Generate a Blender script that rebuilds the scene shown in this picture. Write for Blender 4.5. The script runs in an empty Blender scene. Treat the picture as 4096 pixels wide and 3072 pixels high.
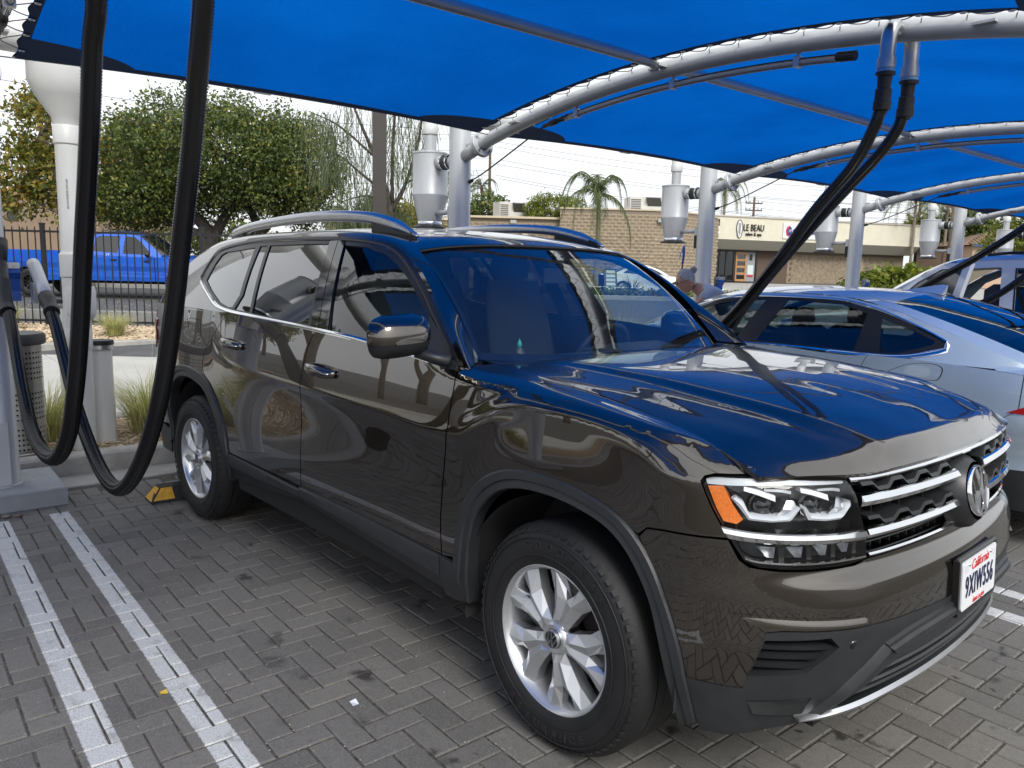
import bpy, math, random
import numpy as np
from mathutils import Vector, Matrix
from mathutils.geometry import delaunay_2d_cdt
random.seed(7); RNG = np.random.default_rng(7)
scene = bpy.context.scene; COL = scene.collection
R = math.radians; PI = math.pi
# ---------------------------------------------------------------- camera
CAM = Vector((1.6136, -2.6488, 1.5384)); YAW, PIT, ROL, FPX = .8288, .1478, .0246, 3106.2
_fw = Vector((-math.sin(YAW) * math.cos(PIT), math.cos(YAW) * math.cos(PIT), -math.sin(PIT)))
_r = _fw.cross(Vector((0, 0, 1))).normalized(); _u = _r.cross(_fw)
_r2 = _r * math.cos(ROL) + _u * math.sin(ROL); _u2 = -_r * math.sin(ROL) + _u * math.cos(ROL)
cd = bpy.data.cameras.new('camera'); cam = bpy.data.objects.new('camera', cd); COL.objects.link(cam)
cam.matrix_world = Matrix.Translation(CAM) @ Matrix((_r2, _u2, -_fw)).transposed().to_4x4()
cd.sensor_width = 36; cd.lens = FPX / 4096 * 36; cd.clip_start = .05; cd.clip_end = 2000
scene.camera = cam
# ---------------------------------------------------------------- world, sun, exposure
world = bpy.data.worlds.new('World'); scene.world = world; world.use_nodes = True
wn, wl = world.node_tree.nodes, world.node_tree.links; wn.clear()
SUN_EL, SUN_AZ = R(42), R(112)
sky = wn.new('ShaderNodeTexSky'); sky.sky_type = 'NISHITA'; sky.sun_disc = False
sky.sun_elevation = SUN_EL; sky.sun_rotation = SUN_AZ; sky.dust_density = 4.0; sky.air_density = 1.0; sky.altitude = 0
hsv = wn.new('ShaderNodeHueSaturation'); hsv.inputs['Saturation'].default_value = .30
wl.new(sky.outputs[0], hsv.inputs['Color'])
mixw = wn.new('ShaderNodeMix'); mixw.data_type = 'RGBA'; mixw.inputs[0].default_value = .72
wl.new(hsv.outputs[0], mixw.inputs[6])
tcw = wn.new('ShaderNodeTexCoord'); nzw = wn.new('ShaderNodeTexNoise'); nzw.inputs['Scale'].default_value = 2.2
nzw.inputs['Detail'].default_value = 5; mpw = wn.new('ShaderNodeMapping'); mpw.inputs['Scale'].default_value = (1, 1, 3)
wl.new(tcw.outputs['Generated'], mpw.inputs[0]); wl.new(mpw.outputs[0], nzw.inputs[0])
crw = wn.new('ShaderNodeValToRGB'); crw.color_ramp.elements[0].position = .3; crw.color_ramp.elements[1].position = .72
crw.color_ramp.elements[0].color = (5.9, 6.15, 6.5, 1); crw.color_ramp.elements[1].color = (7.6, 7.75, 7.95, 1)
wl.new(nzw.outputs[0], crw.inputs[0]); wl.new(crw.outputs[0], mixw.inputs[7])
bg = wn.new('ShaderNodeBackground'); bg.inputs[1].default_value = .10; wo = wn.new('ShaderNodeOutputWorld')
wl.new(mixw.outputs[2], bg.inputs[0]); wl.new(bg.outputs[0], wo.inputs[0])
sd = bpy.data.lights.new('sun', 'SUN'); sd.energy = 1.25; sd.angle = R(25); sd.color = (1, .97, .92)
sun = bpy.data.objects.new('sun', sd); COL.objects.link(sun)
sdir = Vector((math.sin(SUN_AZ) * math.cos(SUN_EL), math.cos(SUN_AZ) * math.cos(SUN_EL), math.sin(SUN_EL)))
sun.rotation_euler = sdir.to_track_quat('Z', 'Y').to_euler()
vs = scene.view_settings; vs.view_transform = 'Standard'; vs.look = 'None'; vs.gamma = 1; vs.use_curve_mapping = False
vs.exposure = .95
scene.render.engine = 'CYCLES'
cy = scene.cycles; cy.max_bounces = 10; cy.transparent_max_bounces = 24; cy.glossy_bounces = 5; cy.diffuse_bounces = 3
cy.transmission_bounces = 6; cy.caustics_reflective = False; cy.caustics_refractive = False
# ---------------------------------------------------------------- frames: site (bays), street
SA = R(-3.2)                                  # the bays are turned 3.2 degrees from the car
MS = Matrix.Rotation(SA, 4, 'Z')
def site(x, y, z=0.): return MS @ Vector((x, y, z))
_fh = Vector((-math.sin(YAW), math.cos(YAW), 0)); _rh = Vector((math.cos(YAW), math.sin(YAW), 0))
STREET_ROT = YAW                              # local x = along the street, local y = away
def street(r, d, z=0.): return Vector((CAM.x, CAM.y, 0)) + _rh * r + _fh * d + Vector((0, 0, z))
def gz(d):                                    # the land rises a little towards and beyond the street
    return float(np.interp(d, [0, 12, 15, 16, 23, 60, 500], [0, 0, .12, .26, .45, .96, 1.1]))
# ---------------------------------------------------------------- materials
MATS = {}
def mat(name, col=(.5, .5, .5), rough=.5, metal=0., coat=0., spec=.5, noise=0., nscale=8., bump=0., bscale=40., col2=None, trans=0.,
        coatr=.03, emit=None, flake=False, aniso=0., tint=None):
    if name in MATS: return MATS[name]
    m = bpy.data.materials.new(name); m.use_nodes = True; nt = m.node_tree; n, l = nt.nodes, nt.links
    b = n['Principled BSDF']; b.inputs['Base Color'].default_value = (*col, 1); b.inputs['Roughness'].default_value = rough
    b.inputs['Metallic'].default_value = metal; b.inputs['Coat Weight'].default_value = coat; b.inputs['Coat Roughness'].default_value = coatr
    b.inputs['Specular IOR Level'].default_value = spec
    if trans: b.inputs['Transmission Weight'].default_value = trans
    if emit: b.inputs['Emission Color'].default_value = (*emit[:3], 1); b.inputs['Emission Strength'].default_value = emit[3]
    tc = n.new('ShaderNodeTexCoord')
    if noise or col2:
        nz = n.new('ShaderNodeTexNoise'); nz.inputs['Scale'].default_value = nscale; nz.inputs['Detail'].default_value = 5
        nz.inputs['Roughness'].default_value = .6
        l.new(tc.outputs['Object'], nz.inputs[0]); cr = n.new('ShaderNodeValToRGB')
        c2 = col2 or tuple(min(1, c * (1 + noise)) for c in col); c1 = col if col2 else tuple(c * (1 - noise) for c in col)
        cr.color_ramp.elements[0].color = (*c1, 1); cr.color_ramp.elements[1].color = (*c2, 1)
        cr.color_ramp.elements[0].position = .3; cr.color_ramp.elements[1].position = .7
        l.new(nz.outputs[0], cr.inputs[0]); l.new(cr.outputs[0], b.inputs['Base Color'])
    if bump:
        nb = n.new('ShaderNodeTexNoise'); nb.inputs['Scale'].default_value = bscale; nb.inputs['Detail'].default_value = 4
        l.new(tc.outputs['Object'], nb.inputs[0]); bp = n.new('ShaderNodeBump'); bp.inputs['Strength'].default_value = bump
        bp.inputs['Distance'].default_value = .01; l.new(nb.outputs[0], bp.inputs['Height']); l.new(bp.outputs[0], b.inputs['Normal'])
    MATS[name] = m; return m
def glass(name, tint, rough=.0, dirt=0., ior=1.5, dirtcol=(.3, .32, .35), gain=1.25):
    if name in MATS: return MATS[name]
    m = bpy.data.materials.new(name); m.use_nodes = True; nt = m.node_tree; n, l = nt.nodes, nt.links; n.clear()
    o = n.new('ShaderNodeOutputMaterial'); tr = n.new('ShaderNodeBsdfTransparent'); tr.inputs[0].default_value = (*tint, 1)
    g = n.new('ShaderNodeBsdfGlossy'); g.inputs[1].default_value = rough; fr = n.new('ShaderNodeFresnel'); gb = n.new('ShaderNodeNewGeometry'); io = n.new('ShaderNodeMix'); io.inputs[2].default_value = ior; io.inputs[3].default_value = 1 / ior; l.new(gb.outputs['Backfacing'], io.inputs[0]); l.new(io.outputs[0], fr.inputs[0])
    ad = n.new('ShaderNodeMath'); ad.operation = 'MULTIPLY_ADD'; ad.inputs[1].default_value = gain; ad.inputs[2].default_value = .02
    l.new(fr.outputs[0], ad.inputs[0]); mx = n.new('ShaderNodeMixShader'); l.new(ad.outputs[0], mx.inputs[0])
    if dirt:
        d = n.new('ShaderNodeBsdfDiffuse'); d.inputs[0].default_value = (*dirtcol, 1); nz = n.new('ShaderNodeTexNoise')
        tc = n.new('ShaderNodeTexCoord'); nz.inputs['Scale'].default_value = 5; nz.inputs['Detail'].default_value = 8
        l.new(tc.outputs['Object'], nz.inputs[0]); mu = n.new('ShaderNodeMath'); mu.operation = 'MULTIPLY'; mu.inputs[1].default_value = dirt * 2
        l.new(nz.outputs[0], mu.inputs[0]); m2 = n.new('ShaderNodeMixShader'); l.new(mu.outputs[0], m2.inputs[0])
        l.new(tr.outputs[0], m2.inputs[1]); l.new(d.outputs[0], m2.inputs[2]); l.new(m2.outputs[0], mx.inputs[1])
    else: l.new(tr.outputs[0], mx.inputs[1])
    l.new(g.outputs[0], mx.inputs[2]); l.new(mx.outputs[0], o.inputs[0]); MATS[name] = m; return m
# ---------------------------------------------------------------- mesh helpers
class MB:
    def __init__(s): s.v = []; s.f = []; s.m = []
    def add(s, vs, fs, mi=0):
        o = len(s.v); s.v += [tuple(v) for v in vs]; s.f += [tuple(i + o for i in f) for f in fs]; s.m += [mi] * len(fs); return s
    def box(s, x0, x1, y0, y1, z0, z1, mi=0, bev=0.):
        if bev:
            b = bev; vs = []
            for z, k in ((z0, 0), (z1 - b, 0), (z1, b)):
                vs += [(x0 + k, y0 + k, z), (x1 - k, y0 + k, z), (x1 - k, y1 - k, z), (x0 + k, y1 - k, z)]
            fs = [(3, 2, 1, 0), (8, 9, 10, 11)] + [(i + j * 4, (i + 1) % 4 + j * 4, (i + 1) % 4 + 4 + j * 4, i + 4 + j * 4) for j in (0, 1) for i in range(4)]
            return s.add(vs, fs, mi)
        vs = [(x, y, z) for z in (z0, z1) for x, y in ((x0, y0), (x1, y0), (x1, y1), (x0, y1))]
        return s.add(vs, [(3, 2, 1, 0), (4, 5, 6, 7), (0, 1, 5, 4), (1, 2, 6, 5), (2, 3, 7, 6), (3, 0, 4, 7)], mi)
    def tube(s, path, r, n=10, mi=0, cap=True, flat=1., up=None):
        P = [Vector(p) for p in path]; rs = r if hasattr(r, '__len__') else [r] * len(P)
        T = [(P[min(i + 1, len(P) - 1)] - P[max(i - 1, 0)]).normalized() for i in range(len(P))]
        a = Vector(up) if up else (Vector((0, 0, 1)) if abs(T[0].z) < .9 else Vector((1, 0, 0)))
        u = (a - T[0] * a.dot(T[0])).normalized(); vs = []
        for i, (p, t) in enumerate(zip(P, T)):
            u = (u - t * u.dot(t)).normalized(); w = t.cross(u)
            for k in range(n):
                c = 2 * PI * k / n; vs.append(p + (u * math.cos(c) * flat + w * math.sin(c)) * rs[i])
        fs = [(i * n + k, i * n + (k + 1) % n, (i + 1) * n + (k + 1) % n, (i + 1) * n + k) for i in range(len(P) - 1) for k in range(n)]
        if cap: fs += [tuple(range(n))[::-1], tuple(range((len(P) - 1) * n, len(P) * n))]
        return s.add(vs, fs, mi)
    def lathe(s, prof, n=32, o=(0, 0, 0), ax='z', mi=0, closed=False):   # prof: (radius, height)
        vs = []
        for r, h in prof:
            for k in range(n):
                c = 2 * PI * k / n; a, b = r * math.cos(c), r * math.sin(c)
                v = {'z': (a, b, h), 'y': (a, h, b), 'x': (h, a, b)}[ax]; vs.append((v[0] + o[0], v[1] + o[1], v[2] + o[2]))
        m = len(prof); fl = ax == 'y'
        fs = []
        for i in range(m if closed else m - 1):
            j = (i + 1) % m
            for k in range(n):
                f = (i * n + k, i * n + (k + 1) % n, j * n + (k + 1) % n, j * n + k); fs.append(f[::-1] if fl else f)
        return s.add(vs, fs, mi)
    def prism(s, poly, a0, a1, ax='y', mi=0):        # poly in the two other axes
        def mk(p, a): return {'y': (p[0], a, p[1]), 'x': (a, p[0], p[1]), 'z': (p[0], p[1], a)}[ax]
        n = len(poly); vs = [mk(p, a0) for p in poly] + [mk(p, a1) for p in poly]
        return s.add(vs, [tuple(range(n))[::-1], tuple(range(n, 2 * n))] + [(i, (i + 1) % n, (i + 1) % n + n, i + n) for i in range(n)], mi)
    def grid(s, P, mi=0, flip=False, wrap=False):
        P = np.asarray(P); nu, nv = P.shape[:2]; vs = P.reshape(-1, 3); fs = []
        for i in range(nu - (0 if wrap else 1)):
            for j in range(nv - 1):
                k = (i + 1) % nu; f = (i * nv + j, k * nv + j, k * nv + j + 1, i * nv + j + 1); fs.append(f[::-1] if flip else f)
        return s.add(vs, fs, mi)
    def xf(s, M): s.v = [tuple(M @ Vector(v)) for v in s.v]; return s
    def mesh(s, name, mats, smooth=False, ang=None, fix=True):
        me = bpy.data.meshes.new(name); me.from_pydata([tuple(map(float, v)) for v in s.v], [], s.f)
        for m in (mats if isinstance(mats, (list, tuple)) else [mats]): me.materials.append(m)
        if any(s.m): me.polygons.foreach_set('material_index', s.m)
        if fix:
            import bmesh
            b = bmesh.new(); b.from_mesh(me); bmesh.ops.recalc_face_normals(b, faces=b.faces); b.to_mesh(me); b.free()
        if smooth or ang:
            me.polygons.foreach_set('use_smooth', [True] * len(me.polygons))
            if ang: me.set_sharp_from_angle(angle=R(ang))
        me.update(); return me
    def build(s, name, mats, parent=None, smooth=False, ang=None, loc=None, rot=None, fix=True, **kw):
        return link(name, s.mesh(name, mats, smooth, ang, fix), parent, loc, rot, **kw)
def link(name, me, parent=None, loc=None, rot=None, label=None, cat=None, group=None, kind=None, scale=None):
    o = bpy.data.objects.new(name, me); COL.objects.link(o)
    if parent: o.parent = parent
    if loc is not None: o.location = loc
    if rot is not None: o.rotation_euler = rot if hasattr(rot, '__len__') else (0, 0, rot)
    if scale is not None: o.scale = scale if hasattr(scale, '__len__') else (scale,) * 3
    return tag(o, label, cat, group, kind)
def tag(o, label=None, cat=None, group=None, kind=None):
    if label: o['label'] = label
    if cat: o['category'] = cat
    if group: o['group'] = group
    if kind: o['kind'] = kind
    return o
def thing(name, label, cat, loc=(0, 0, 0), rot=0, group=None): return link(name, None, None, loc, rot, label, cat, group)
def dup(o, parent=None, loc=None, rot=None, label=None, group=None):
    c = o.copy(); COL.objects.link(c); c.parent = parent
    if loc is not None: c.location = loc
    if rot is not None: c.rotation_euler = rot if hasattr(rot, '__len__') else (0, 0, rot)
    if label: c['label'] = label
    if group: c['group'] = group
    for ch in o.children: dup(ch, c)
    return c
def cr(P, n=6, closed=False):        # Catmull-Rom through points (any dimension)
    P = [np.array(p, float) for p in P]; m = len(P); out = []
    for i in range(m if closed else m - 1):
        a, b, c, d = (P[(i - 1) % m] if closed or i else 2 * P[0] - P[1]), P[i], P[(i + 1) % m], (P[(i + 2) % m] if closed or i < m - 2 else 2 * P[-1] - P[-2])
        for k in range(n):
            t = k / n; out.append(.5 * (2 * b + (c - a) * t + (2 * a - 5 * b + 4 * c - d) * t * t + (3 * b - 3 * c + d - a) * t**3))
    if not closed: out.append(P[-1])
    return out
def inpoly(pts, poly):
    x, y = pts[:, 0], pts[:, 1]; c = np.zeros(len(pts), bool); n = len(poly)
    for i in range(n):
        x1, y1 = poly[i]; x2, y2 = poly[(i + 1) % n]
        if y1 == y2: continue
        c ^= ((y1 > y) != (y2 > y)) & (x < (x2 - x1) * (y - y1) / (y2 - y1) + x1)
    return c
def dens(poly, st):
    out = []; n = len(poly)
    for i in range(n):
        a = np.array(poly[i][:2], float); b = np.array(poly[(i + 1) % n][:2], float); k = max(1, int(math.ceil(np.linalg.norm(b - a) / st)))
        out += [a + (b - a) * t / k for t in range(k)]
    return out
def surf_mesh(surf, outer, holes=(), step=.03, off=0., lip=.012, mirror=False, flip=1, sx=1., feats=()):
    """trimmed sheet of a surface with analytic normals and a turned-in edge"""
    loops = [dens(outer, step * .7)] + [dens(h, step * .7) for h in holes]; pts = []; edges = []
    for L in loops:
        o = len(pts); pts += L; edges += [(o + i, o + (i + 1) % len(L)) for i in range(len(L))]
    A = np.array(loops[0]); x0, y0 = A.min(0); x1, y1 = A.max(0); LB = np.array(pts)
    for ft in feats:                       # creases get rows of points of their own
        q = np.array(dens(list(ft) + list(ft)[::-1][1:-1], step * .45)[:-1]); q = q[:len(q) // 2 + 1]; k = inpoly(q, loops[0]) & (np.min(np.hypot(q[:, None, 0] - LB[None, :, 0], q[:, None, 1] - LB[None, :, 1]), 1) > .006); pr = None
        for i in range(len(q)):
            if k[i]:
                pts.append(q[i])
                if pr is not None: edges.append((pr, len(pts) - 1))
                pr = len(pts) - 1
            else: pr = None
    g = np.array([(a, b) for i, a in enumerate(np.arange(x0, x1, step * sx)) for b in np.arange(y0 + (i % 2) * step * .5, y1, step)]) if True else None
    B = np.array(pts)
    if len(g):
        k = inpoly(g, loops[0])
        for h in loops[1:]: k &= ~inpoly(g, h)
        g = g[k]; d = np.min(np.hypot(g[:, None, 0] - B[None, :, 0], g[:, None, 1] - B[None, :, 1]), 1) if len(g) else np.zeros(0)
        g = g[d > step * .35]; pts = pts + list(g)
    vo, _, fo, *_ = delaunay_2d_cdt([Vector(q) for q in pts], edges, [], 0, 1e-6)
    V = np.array([tuple(v) for v in vo]); F = np.array([f for f in fo if len(f) == 3]); C = V[F].mean(1)
    k = inpoly(C, loops[0])
    for h in loops[1:]: k &= ~inpoly(C, h)
    F = F[k]
    P = surf(V[:, 0], V[:, 1], off); N = norm_of(lambda a, b: surf(a, b, off), V[:, 0], V[:, 1]) * flip
    verts = [tuple(q) for q in P]; nrm = [tuple(q) for q in N]; faces = [tuple(map(int, f)) for f in F]
    if lip:
        cnt = {}
        for f in faces:
            for e in ((f[0], f[1]), (f[1], f[2]), (f[2], f[0])): cnt[tuple(sorted(e))] = cnt.get(tuple(sorted(e)), []) + [e]
        for e in [v[0] for v in cnt.values() if len(v) == 1]:
            a, b = e; na, nb = np.array(nrm[a]), np.array(nrm[b]); pa, pb = np.array(verts[a]), np.array(verts[b])
            sd = np.cross(pb - pa, na + nb); sd = sd / max(np.linalg.norm(sd), 1e-9); o = len(verts)
            verts += [tuple(pa), tuple(pb), tuple(pb - nb * lip), tuple(pa - na * lip)]; nrm += [tuple(sd)] * 4; faces.append((o, o + 3, o + 2, o + 1))
    if flip < 0: faces = [f[::-1] for f in faces]
    if mirror:
        verts = [(x, -y, z) for x, y, z in verts]; nrm = [(x, -y, z) for x, y, z in nrm]; faces = [f[::-1] for f in faces]
    # keep the winding in step with the normals
    me = bpy.data.meshes.new('sheet'); me.from_pydata([tuple(map(float, v)) for v in verts], [], faces); me.update()
    pn = np.zeros(len(faces) * 3); me.polygons.foreach_get('normal', pn); pn = pn.reshape(-1, 3)
    nv = np.array(nrm); av = np.array([nv[list(f)].mean(0) for f in faces]); bad = (pn * av).sum(1) < 0
    if bad.any():
        faces = [f[::-1] if bad[i] else f for i, f in enumerate(faces)]
        bpy.data.meshes.remove(me); me = bpy.data.meshes.new('sheet'); me.from_pydata([tuple(map(float, v)) for v in verts], [], faces)
    me.polygons.foreach_set('use_smooth', [True] * len(faces)); me.normals_split_custom_set_from_vertices([Vector(q).normalized() for q in nrm])
    return me
def panel(name, surf, outer, m, parent, holes=(), **kw):
    me = surf_mesh(surf, outer, holes, **kw); me.name = name; me.materials.append(m); return link(name, me, parent)
def text_mb(txt, size, m, name, parent=None, ext=.002, spacing=1., shear=0., align='CENTER', bold=0., **kw):
    c = bpy.data.curves.new('t', 'FONT'); c.body = txt; c.size = size; c.extrude = ext; c.align_x = align; c.align_y = 'CENTER'
    c.space_character = spacing; c.shear = shear; c.offset = bold; c.resolution_u = 4
    o = bpy.data.objects.new('t', c); COL.objects.link(o); dg = bpy.context.evaluated_depsgraph_get()
    me = bpy.data.meshes.new_from_object(o.evaluated_get(dg)); bpy.data.objects.remove(o); me.name = name
    me.materials.clear(); me.materials.append(m); return link(name, me, parent, **kw)
# ---------------------------------------------------------------- car body surfaces (numpy)
def pchip(xs, ys, x):
    xs = np.asarray(xs, float); ys = np.asarray(ys, float); x = np.clip(x, xs[0], xs[-1])
    h = np.diff(xs); dl = np.diff(ys) / h; m = np.zeros_like(ys)
    for i in range(1, len(xs) - 1):
        if dl[i - 1] * dl[i] > 0:
            w1 = 2 * h[i] + h[i - 1]; w2 = h[i] + 2 * h[i - 1]
            m[i] = (w1 + w2) / (w1 / dl[i - 1] + w2 / dl[i])
    m[0] = dl[0]; m[-1] = dl[-1]
    i = np.clip(np.searchsorted(xs, x) - 1, 0, len(xs) - 2); t = (x - xs[i]) / h[i]
    return (ys[i] * (2 * t**3 - 3 * t**2 + 1) + h[i] * m[i] * (t**3 - 2 * t**2 + t)
            + ys[i + 1] * (-2 * t**3 + 3 * t**2) + h[i] * m[i + 1] * (t**3 - t**2))

def gsm(a, sig, axis=0):
    r = int(3 * sig) + 1; k = np.exp(-.5 * (np.arange(-r, r + 1) / sig)**2); k /= k.sum()
    a = np.moveaxis(a, axis, 0)
    lo = 2 * a[:1] - a[1:r + 1][::-1]; hi = 2 * a[-1:] - a[-r - 1:-1][::-1]
    p = np.concatenate([lo, a, hi]); out = sum(k[j] * p[j:j + len(a)] for j in range(2 * r + 1))
    return np.moveaxis(out, 0, axis)

def sstep(x, a, b):
    t = np.clip((x - a) / (b - a), 0, 1); return t * t * (3 - 2 * t)

# plan outline of the lower body, rear centre -> right side -> front centre
_C = np.array([(-4.09, 0), (-4.085, -.3), (-4.06, -.6), (-4.0, -.8), (-3.90, -.895), (-3.75, -.935), (-3.4, -.965), (-3.0, -.980),
               (-2.4, -.985), (-1.5, -.985), (-.6, -.985), (-.1, -.984), (.15, -.981), (.32, -.975), (.45, -.960), (.54, -.930),
               (.60, -.895), (.67, -.83), (.735, -.735), (.785, -.60), (.815, -.45), (.838, -.25), (.845, -.12), (.848, 0)])
def _plan():
    t = np.r_[0, np.cumsum(np.hypot(*np.diff(_C, axis=0).T))]; tt = np.arange(0, t[-1], .005)
    x = pchip(t, _C[:, 0], tt); y = pchip(t, _C[:, 1], tt)
    # mirror both ends so smoothing keeps the symmetry
    n = 60; x = np.r_[x[1:n + 1][::-1], x, x[-n - 1:-1][::-1]]; y = np.r_[-y[1:n + 1][::-1], y, -y[-n - 1:-1][::-1]]
    x = gsm(x, 9); y = gsm(y, 9); x = x[n:-n]; y = y[n:-n]
    s = np.r_[0, np.cumsum(np.hypot(np.diff(x), np.diff(y)))]
    i0 = np.argmin(np.abs(x) + (np.abs(y) < .9) * 9); s -= s[i0] - x[i0]
    return s, x, y
CSs, CX, CY = _plan()
_tx = np.gradient(CX, CSs); _ty = np.gradient(CY, CSs)
S_REAR, S_MAX = CSs[0], CSs[-1]
def s_of_x(x): k = slice(np.argmin(CX[:] + 9 * (CY > -.3)), None); return np.interp(x, CX[k], CSs[k])
def s_of_y(y):  # front part
    k = CX > .2; return np.interp(-np.abs(y), CY[k], CSs[k])
def plan_pt(s): return np.interp(s, CSs, CX), np.interp(s, CSs, CY), np.interp(s, CSs, _tx), np.interp(s, CSs, _ty)

ZL, ZH, DZ, DS = .24, 1.30, .004, .01
_S = np.arange(S_REAR, S_MAX + DS * .5, DS); _Z = np.arange(ZL, ZH, DZ)
def zc_line(s):     # character line height
    return pchip([-5, -3.7, -3.35, -3.05, -2.75, -2.60, -2.42, -2.0, -1.0, -.62, -.50, -.40, -.30, -.15, .05, .18, .30, .42, .6],
                 [1.10, 1.10, 1.12, 1.135, 1.12, 1.05, 1.005, .985, .965, .945, .945, .985, 1.04, 1.07, 1.07, 1.06, 1.03, .98, .93], s)
def z_sh(s):        # shoulder (top edge of the side surface)
    return pchip([-5, -.9, -.60, -.25, 0, .25, .42, .52, .60, .70, 2], [1.26, 1.26, 1.175, 1.145, 1.135, 1.115, 1.095, 1.07, 1.05, 1.035, 1.035], s)
def _dmap():
    s = _S[:, None]; z = _Z[None, :]
    zc = zc_line(_S)[:, None]; t = z - zc
    kf = np.exp(-((_S + .02) / .36)**4)[:, None]; kr = np.exp(-((_S + 3.02) / .42)**4)[:, None]; k = 1 - .80 * np.maximum(kf, kr)
    below = -t
    db = k * .014 * (1 - np.exp(-np.maximum(below, 0) / .05)) * (1 - .62 * sstep(below, .12, .42)) + .02 * sstep(below, .50, .64)
    db = db + np.maximum(kf, kr) * .27 * np.maximum(z - .80, 0)**2
    da = .10 * np.maximum(t, 0) + .12 * np.maximum(t, 0)**2
    da = da + np.maximum(kf, kr) * .27 * np.maximum(np.minimum(z, zc) - .80, 0)**2 + kf * .022 * sstep(t, .03, .085)
    d = np.where(t > 0, da, db)
    d = gsm(d, 1.3, 1)
    # rear/cabin shoulder keeps leaning in; front shoulder rounds over
    zs = z_sh(_S)[:, None]; R = .018 + .035 * sstep(_S, .25, .55)[:, None]
    # front profile
    fz = [.24, .30, .36, .42, .50, .60, .68, .735, .765, .80, .87, .95, 1.02, 1.06, 1.30]
    fd = [.07, .045, .012, -.015, -.030, -.040, -.036, -.022, .004, .010, .004, .008, .022, .045, .20]
    front = np.interp(_Z, fz, fd)[None, :] * np.ones_like(s)
    cz = [.24, .31, .44, .56, .70, .76, .85, 1.0, 1.04, 1.3]; cd = [.055, .03, .008, -.004, -.004, .0, .0, .012, .03, .2]
    corner = np.interp(_Z, cz, cd)[None, :] * np.ones_like(s)
    w1 = sstep(_S, .30, .52)[:, None]; w2 = sstep(_S, .62, 1.0)[:, None]
    q = np.clip((z - (zs - R)) / R, 0, .985); rnd = R * (1 - np.sqrt(1 - q * q))
    d = d * (1 - w1) + corner * w1; d = d * (1 - w2) + front * w2
    d = d + rnd * sstep(_S, -.75, -.45)[:, None] * (1 - sstep(_S, .7, 1.0)[:, None])
    # rear end
    wr = sstep(-_S, 3.7, 4.1)[:, None]; rz = [.24, .4, .6, .9, 1.0, 1.1, 1.3]; rd = [.06, .0, -.01, .0, .01, .03, .07]
    d = d * (1 - wr) + np.interp(_Z, rz, rd)[None, :] * wr
    d = gsm(gsm(d, 1.6, 0), 1.4, 1)
    return d
_D = _dmap()
def _bil(M, s, z):
    a = np.clip((s - _S[0]) / DS, 0, len(_S) - 1.001); b = np.clip((z - ZL) / DZ, 0, len(_Z) - 1.001)
    i = a.astype(int); j = b.astype(int); u = a - i; v = b - j
    return _bsp(M, i, j, u, v)
def _bsp(M, i, j, u, v):      # cubic B-spline: smooth enough for clean reflections
    wu = [(1 - u)**3 / 6, (3 * u**3 - 6 * u**2 + 4) / 6, (-3 * u**3 + 3 * u**2 + 3 * u + 1) / 6, u**3 / 6]; wv = [(1 - v)**3 / 6, (3 * v**3 - 6 * v**2 + 4) / 6, (-3 * v**3 + 3 * v**2 + 3 * v + 1) / 6, v**3 / 6]; out = 0; a, b = M.shape
    for p in range(4):
        ii = i + p - 1; ci = np.clip(ii, 0, a - 1)
        for q in range(4):
            jj = j + q - 1; cj = np.clip(jj, 0, b - 1); out = out + M[ci, cj] * wu[p] * wv[q]
    return out
def W_side(s, z, off=0.):
    s = np.asarray(s, float); z = np.asarray(z, float)
    x, y, tx, ty = plan_pt(s); n = np.hypot(tx, ty); nx, ny = ty / n, -tx / n   # outward normal
    d = _bil(_D, s, z) - off
    return np.stack([x - nx * d, y - ny * d, z + 0 * s], -1)
def norm_of(f, a, b, e=.006, flip=1):
    du = f(a + e, b) - f(a - e, b); dv = f(a, b + e) - f(a, b - e)
    n = np.cross(du, dv) * flip; return n / np.maximum(np.linalg.norm(n, axis=-1, keepdims=True), 1e-9)

# greenhouse side: |y| as a function of x and z
_kx = slice(np.argmax((CY < -.80) & (CX < 0)), None)
def gh_y(x, z):
    t = np.maximum(z - 1.24, -.06)
    y = -np.interp(x, CX[_kx], CY[_kx]) - .038 - .40 * t - .28 * t * t
    return y - .055 * sstep(x, -1.5, -.35)
def W_gh(x, z, off=0.):
    x = np.asarray(x, float); z = np.asarray(z, float)
    return np.stack([x, -(gh_y(x, z) + off), z + 0 * x], -1)
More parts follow.
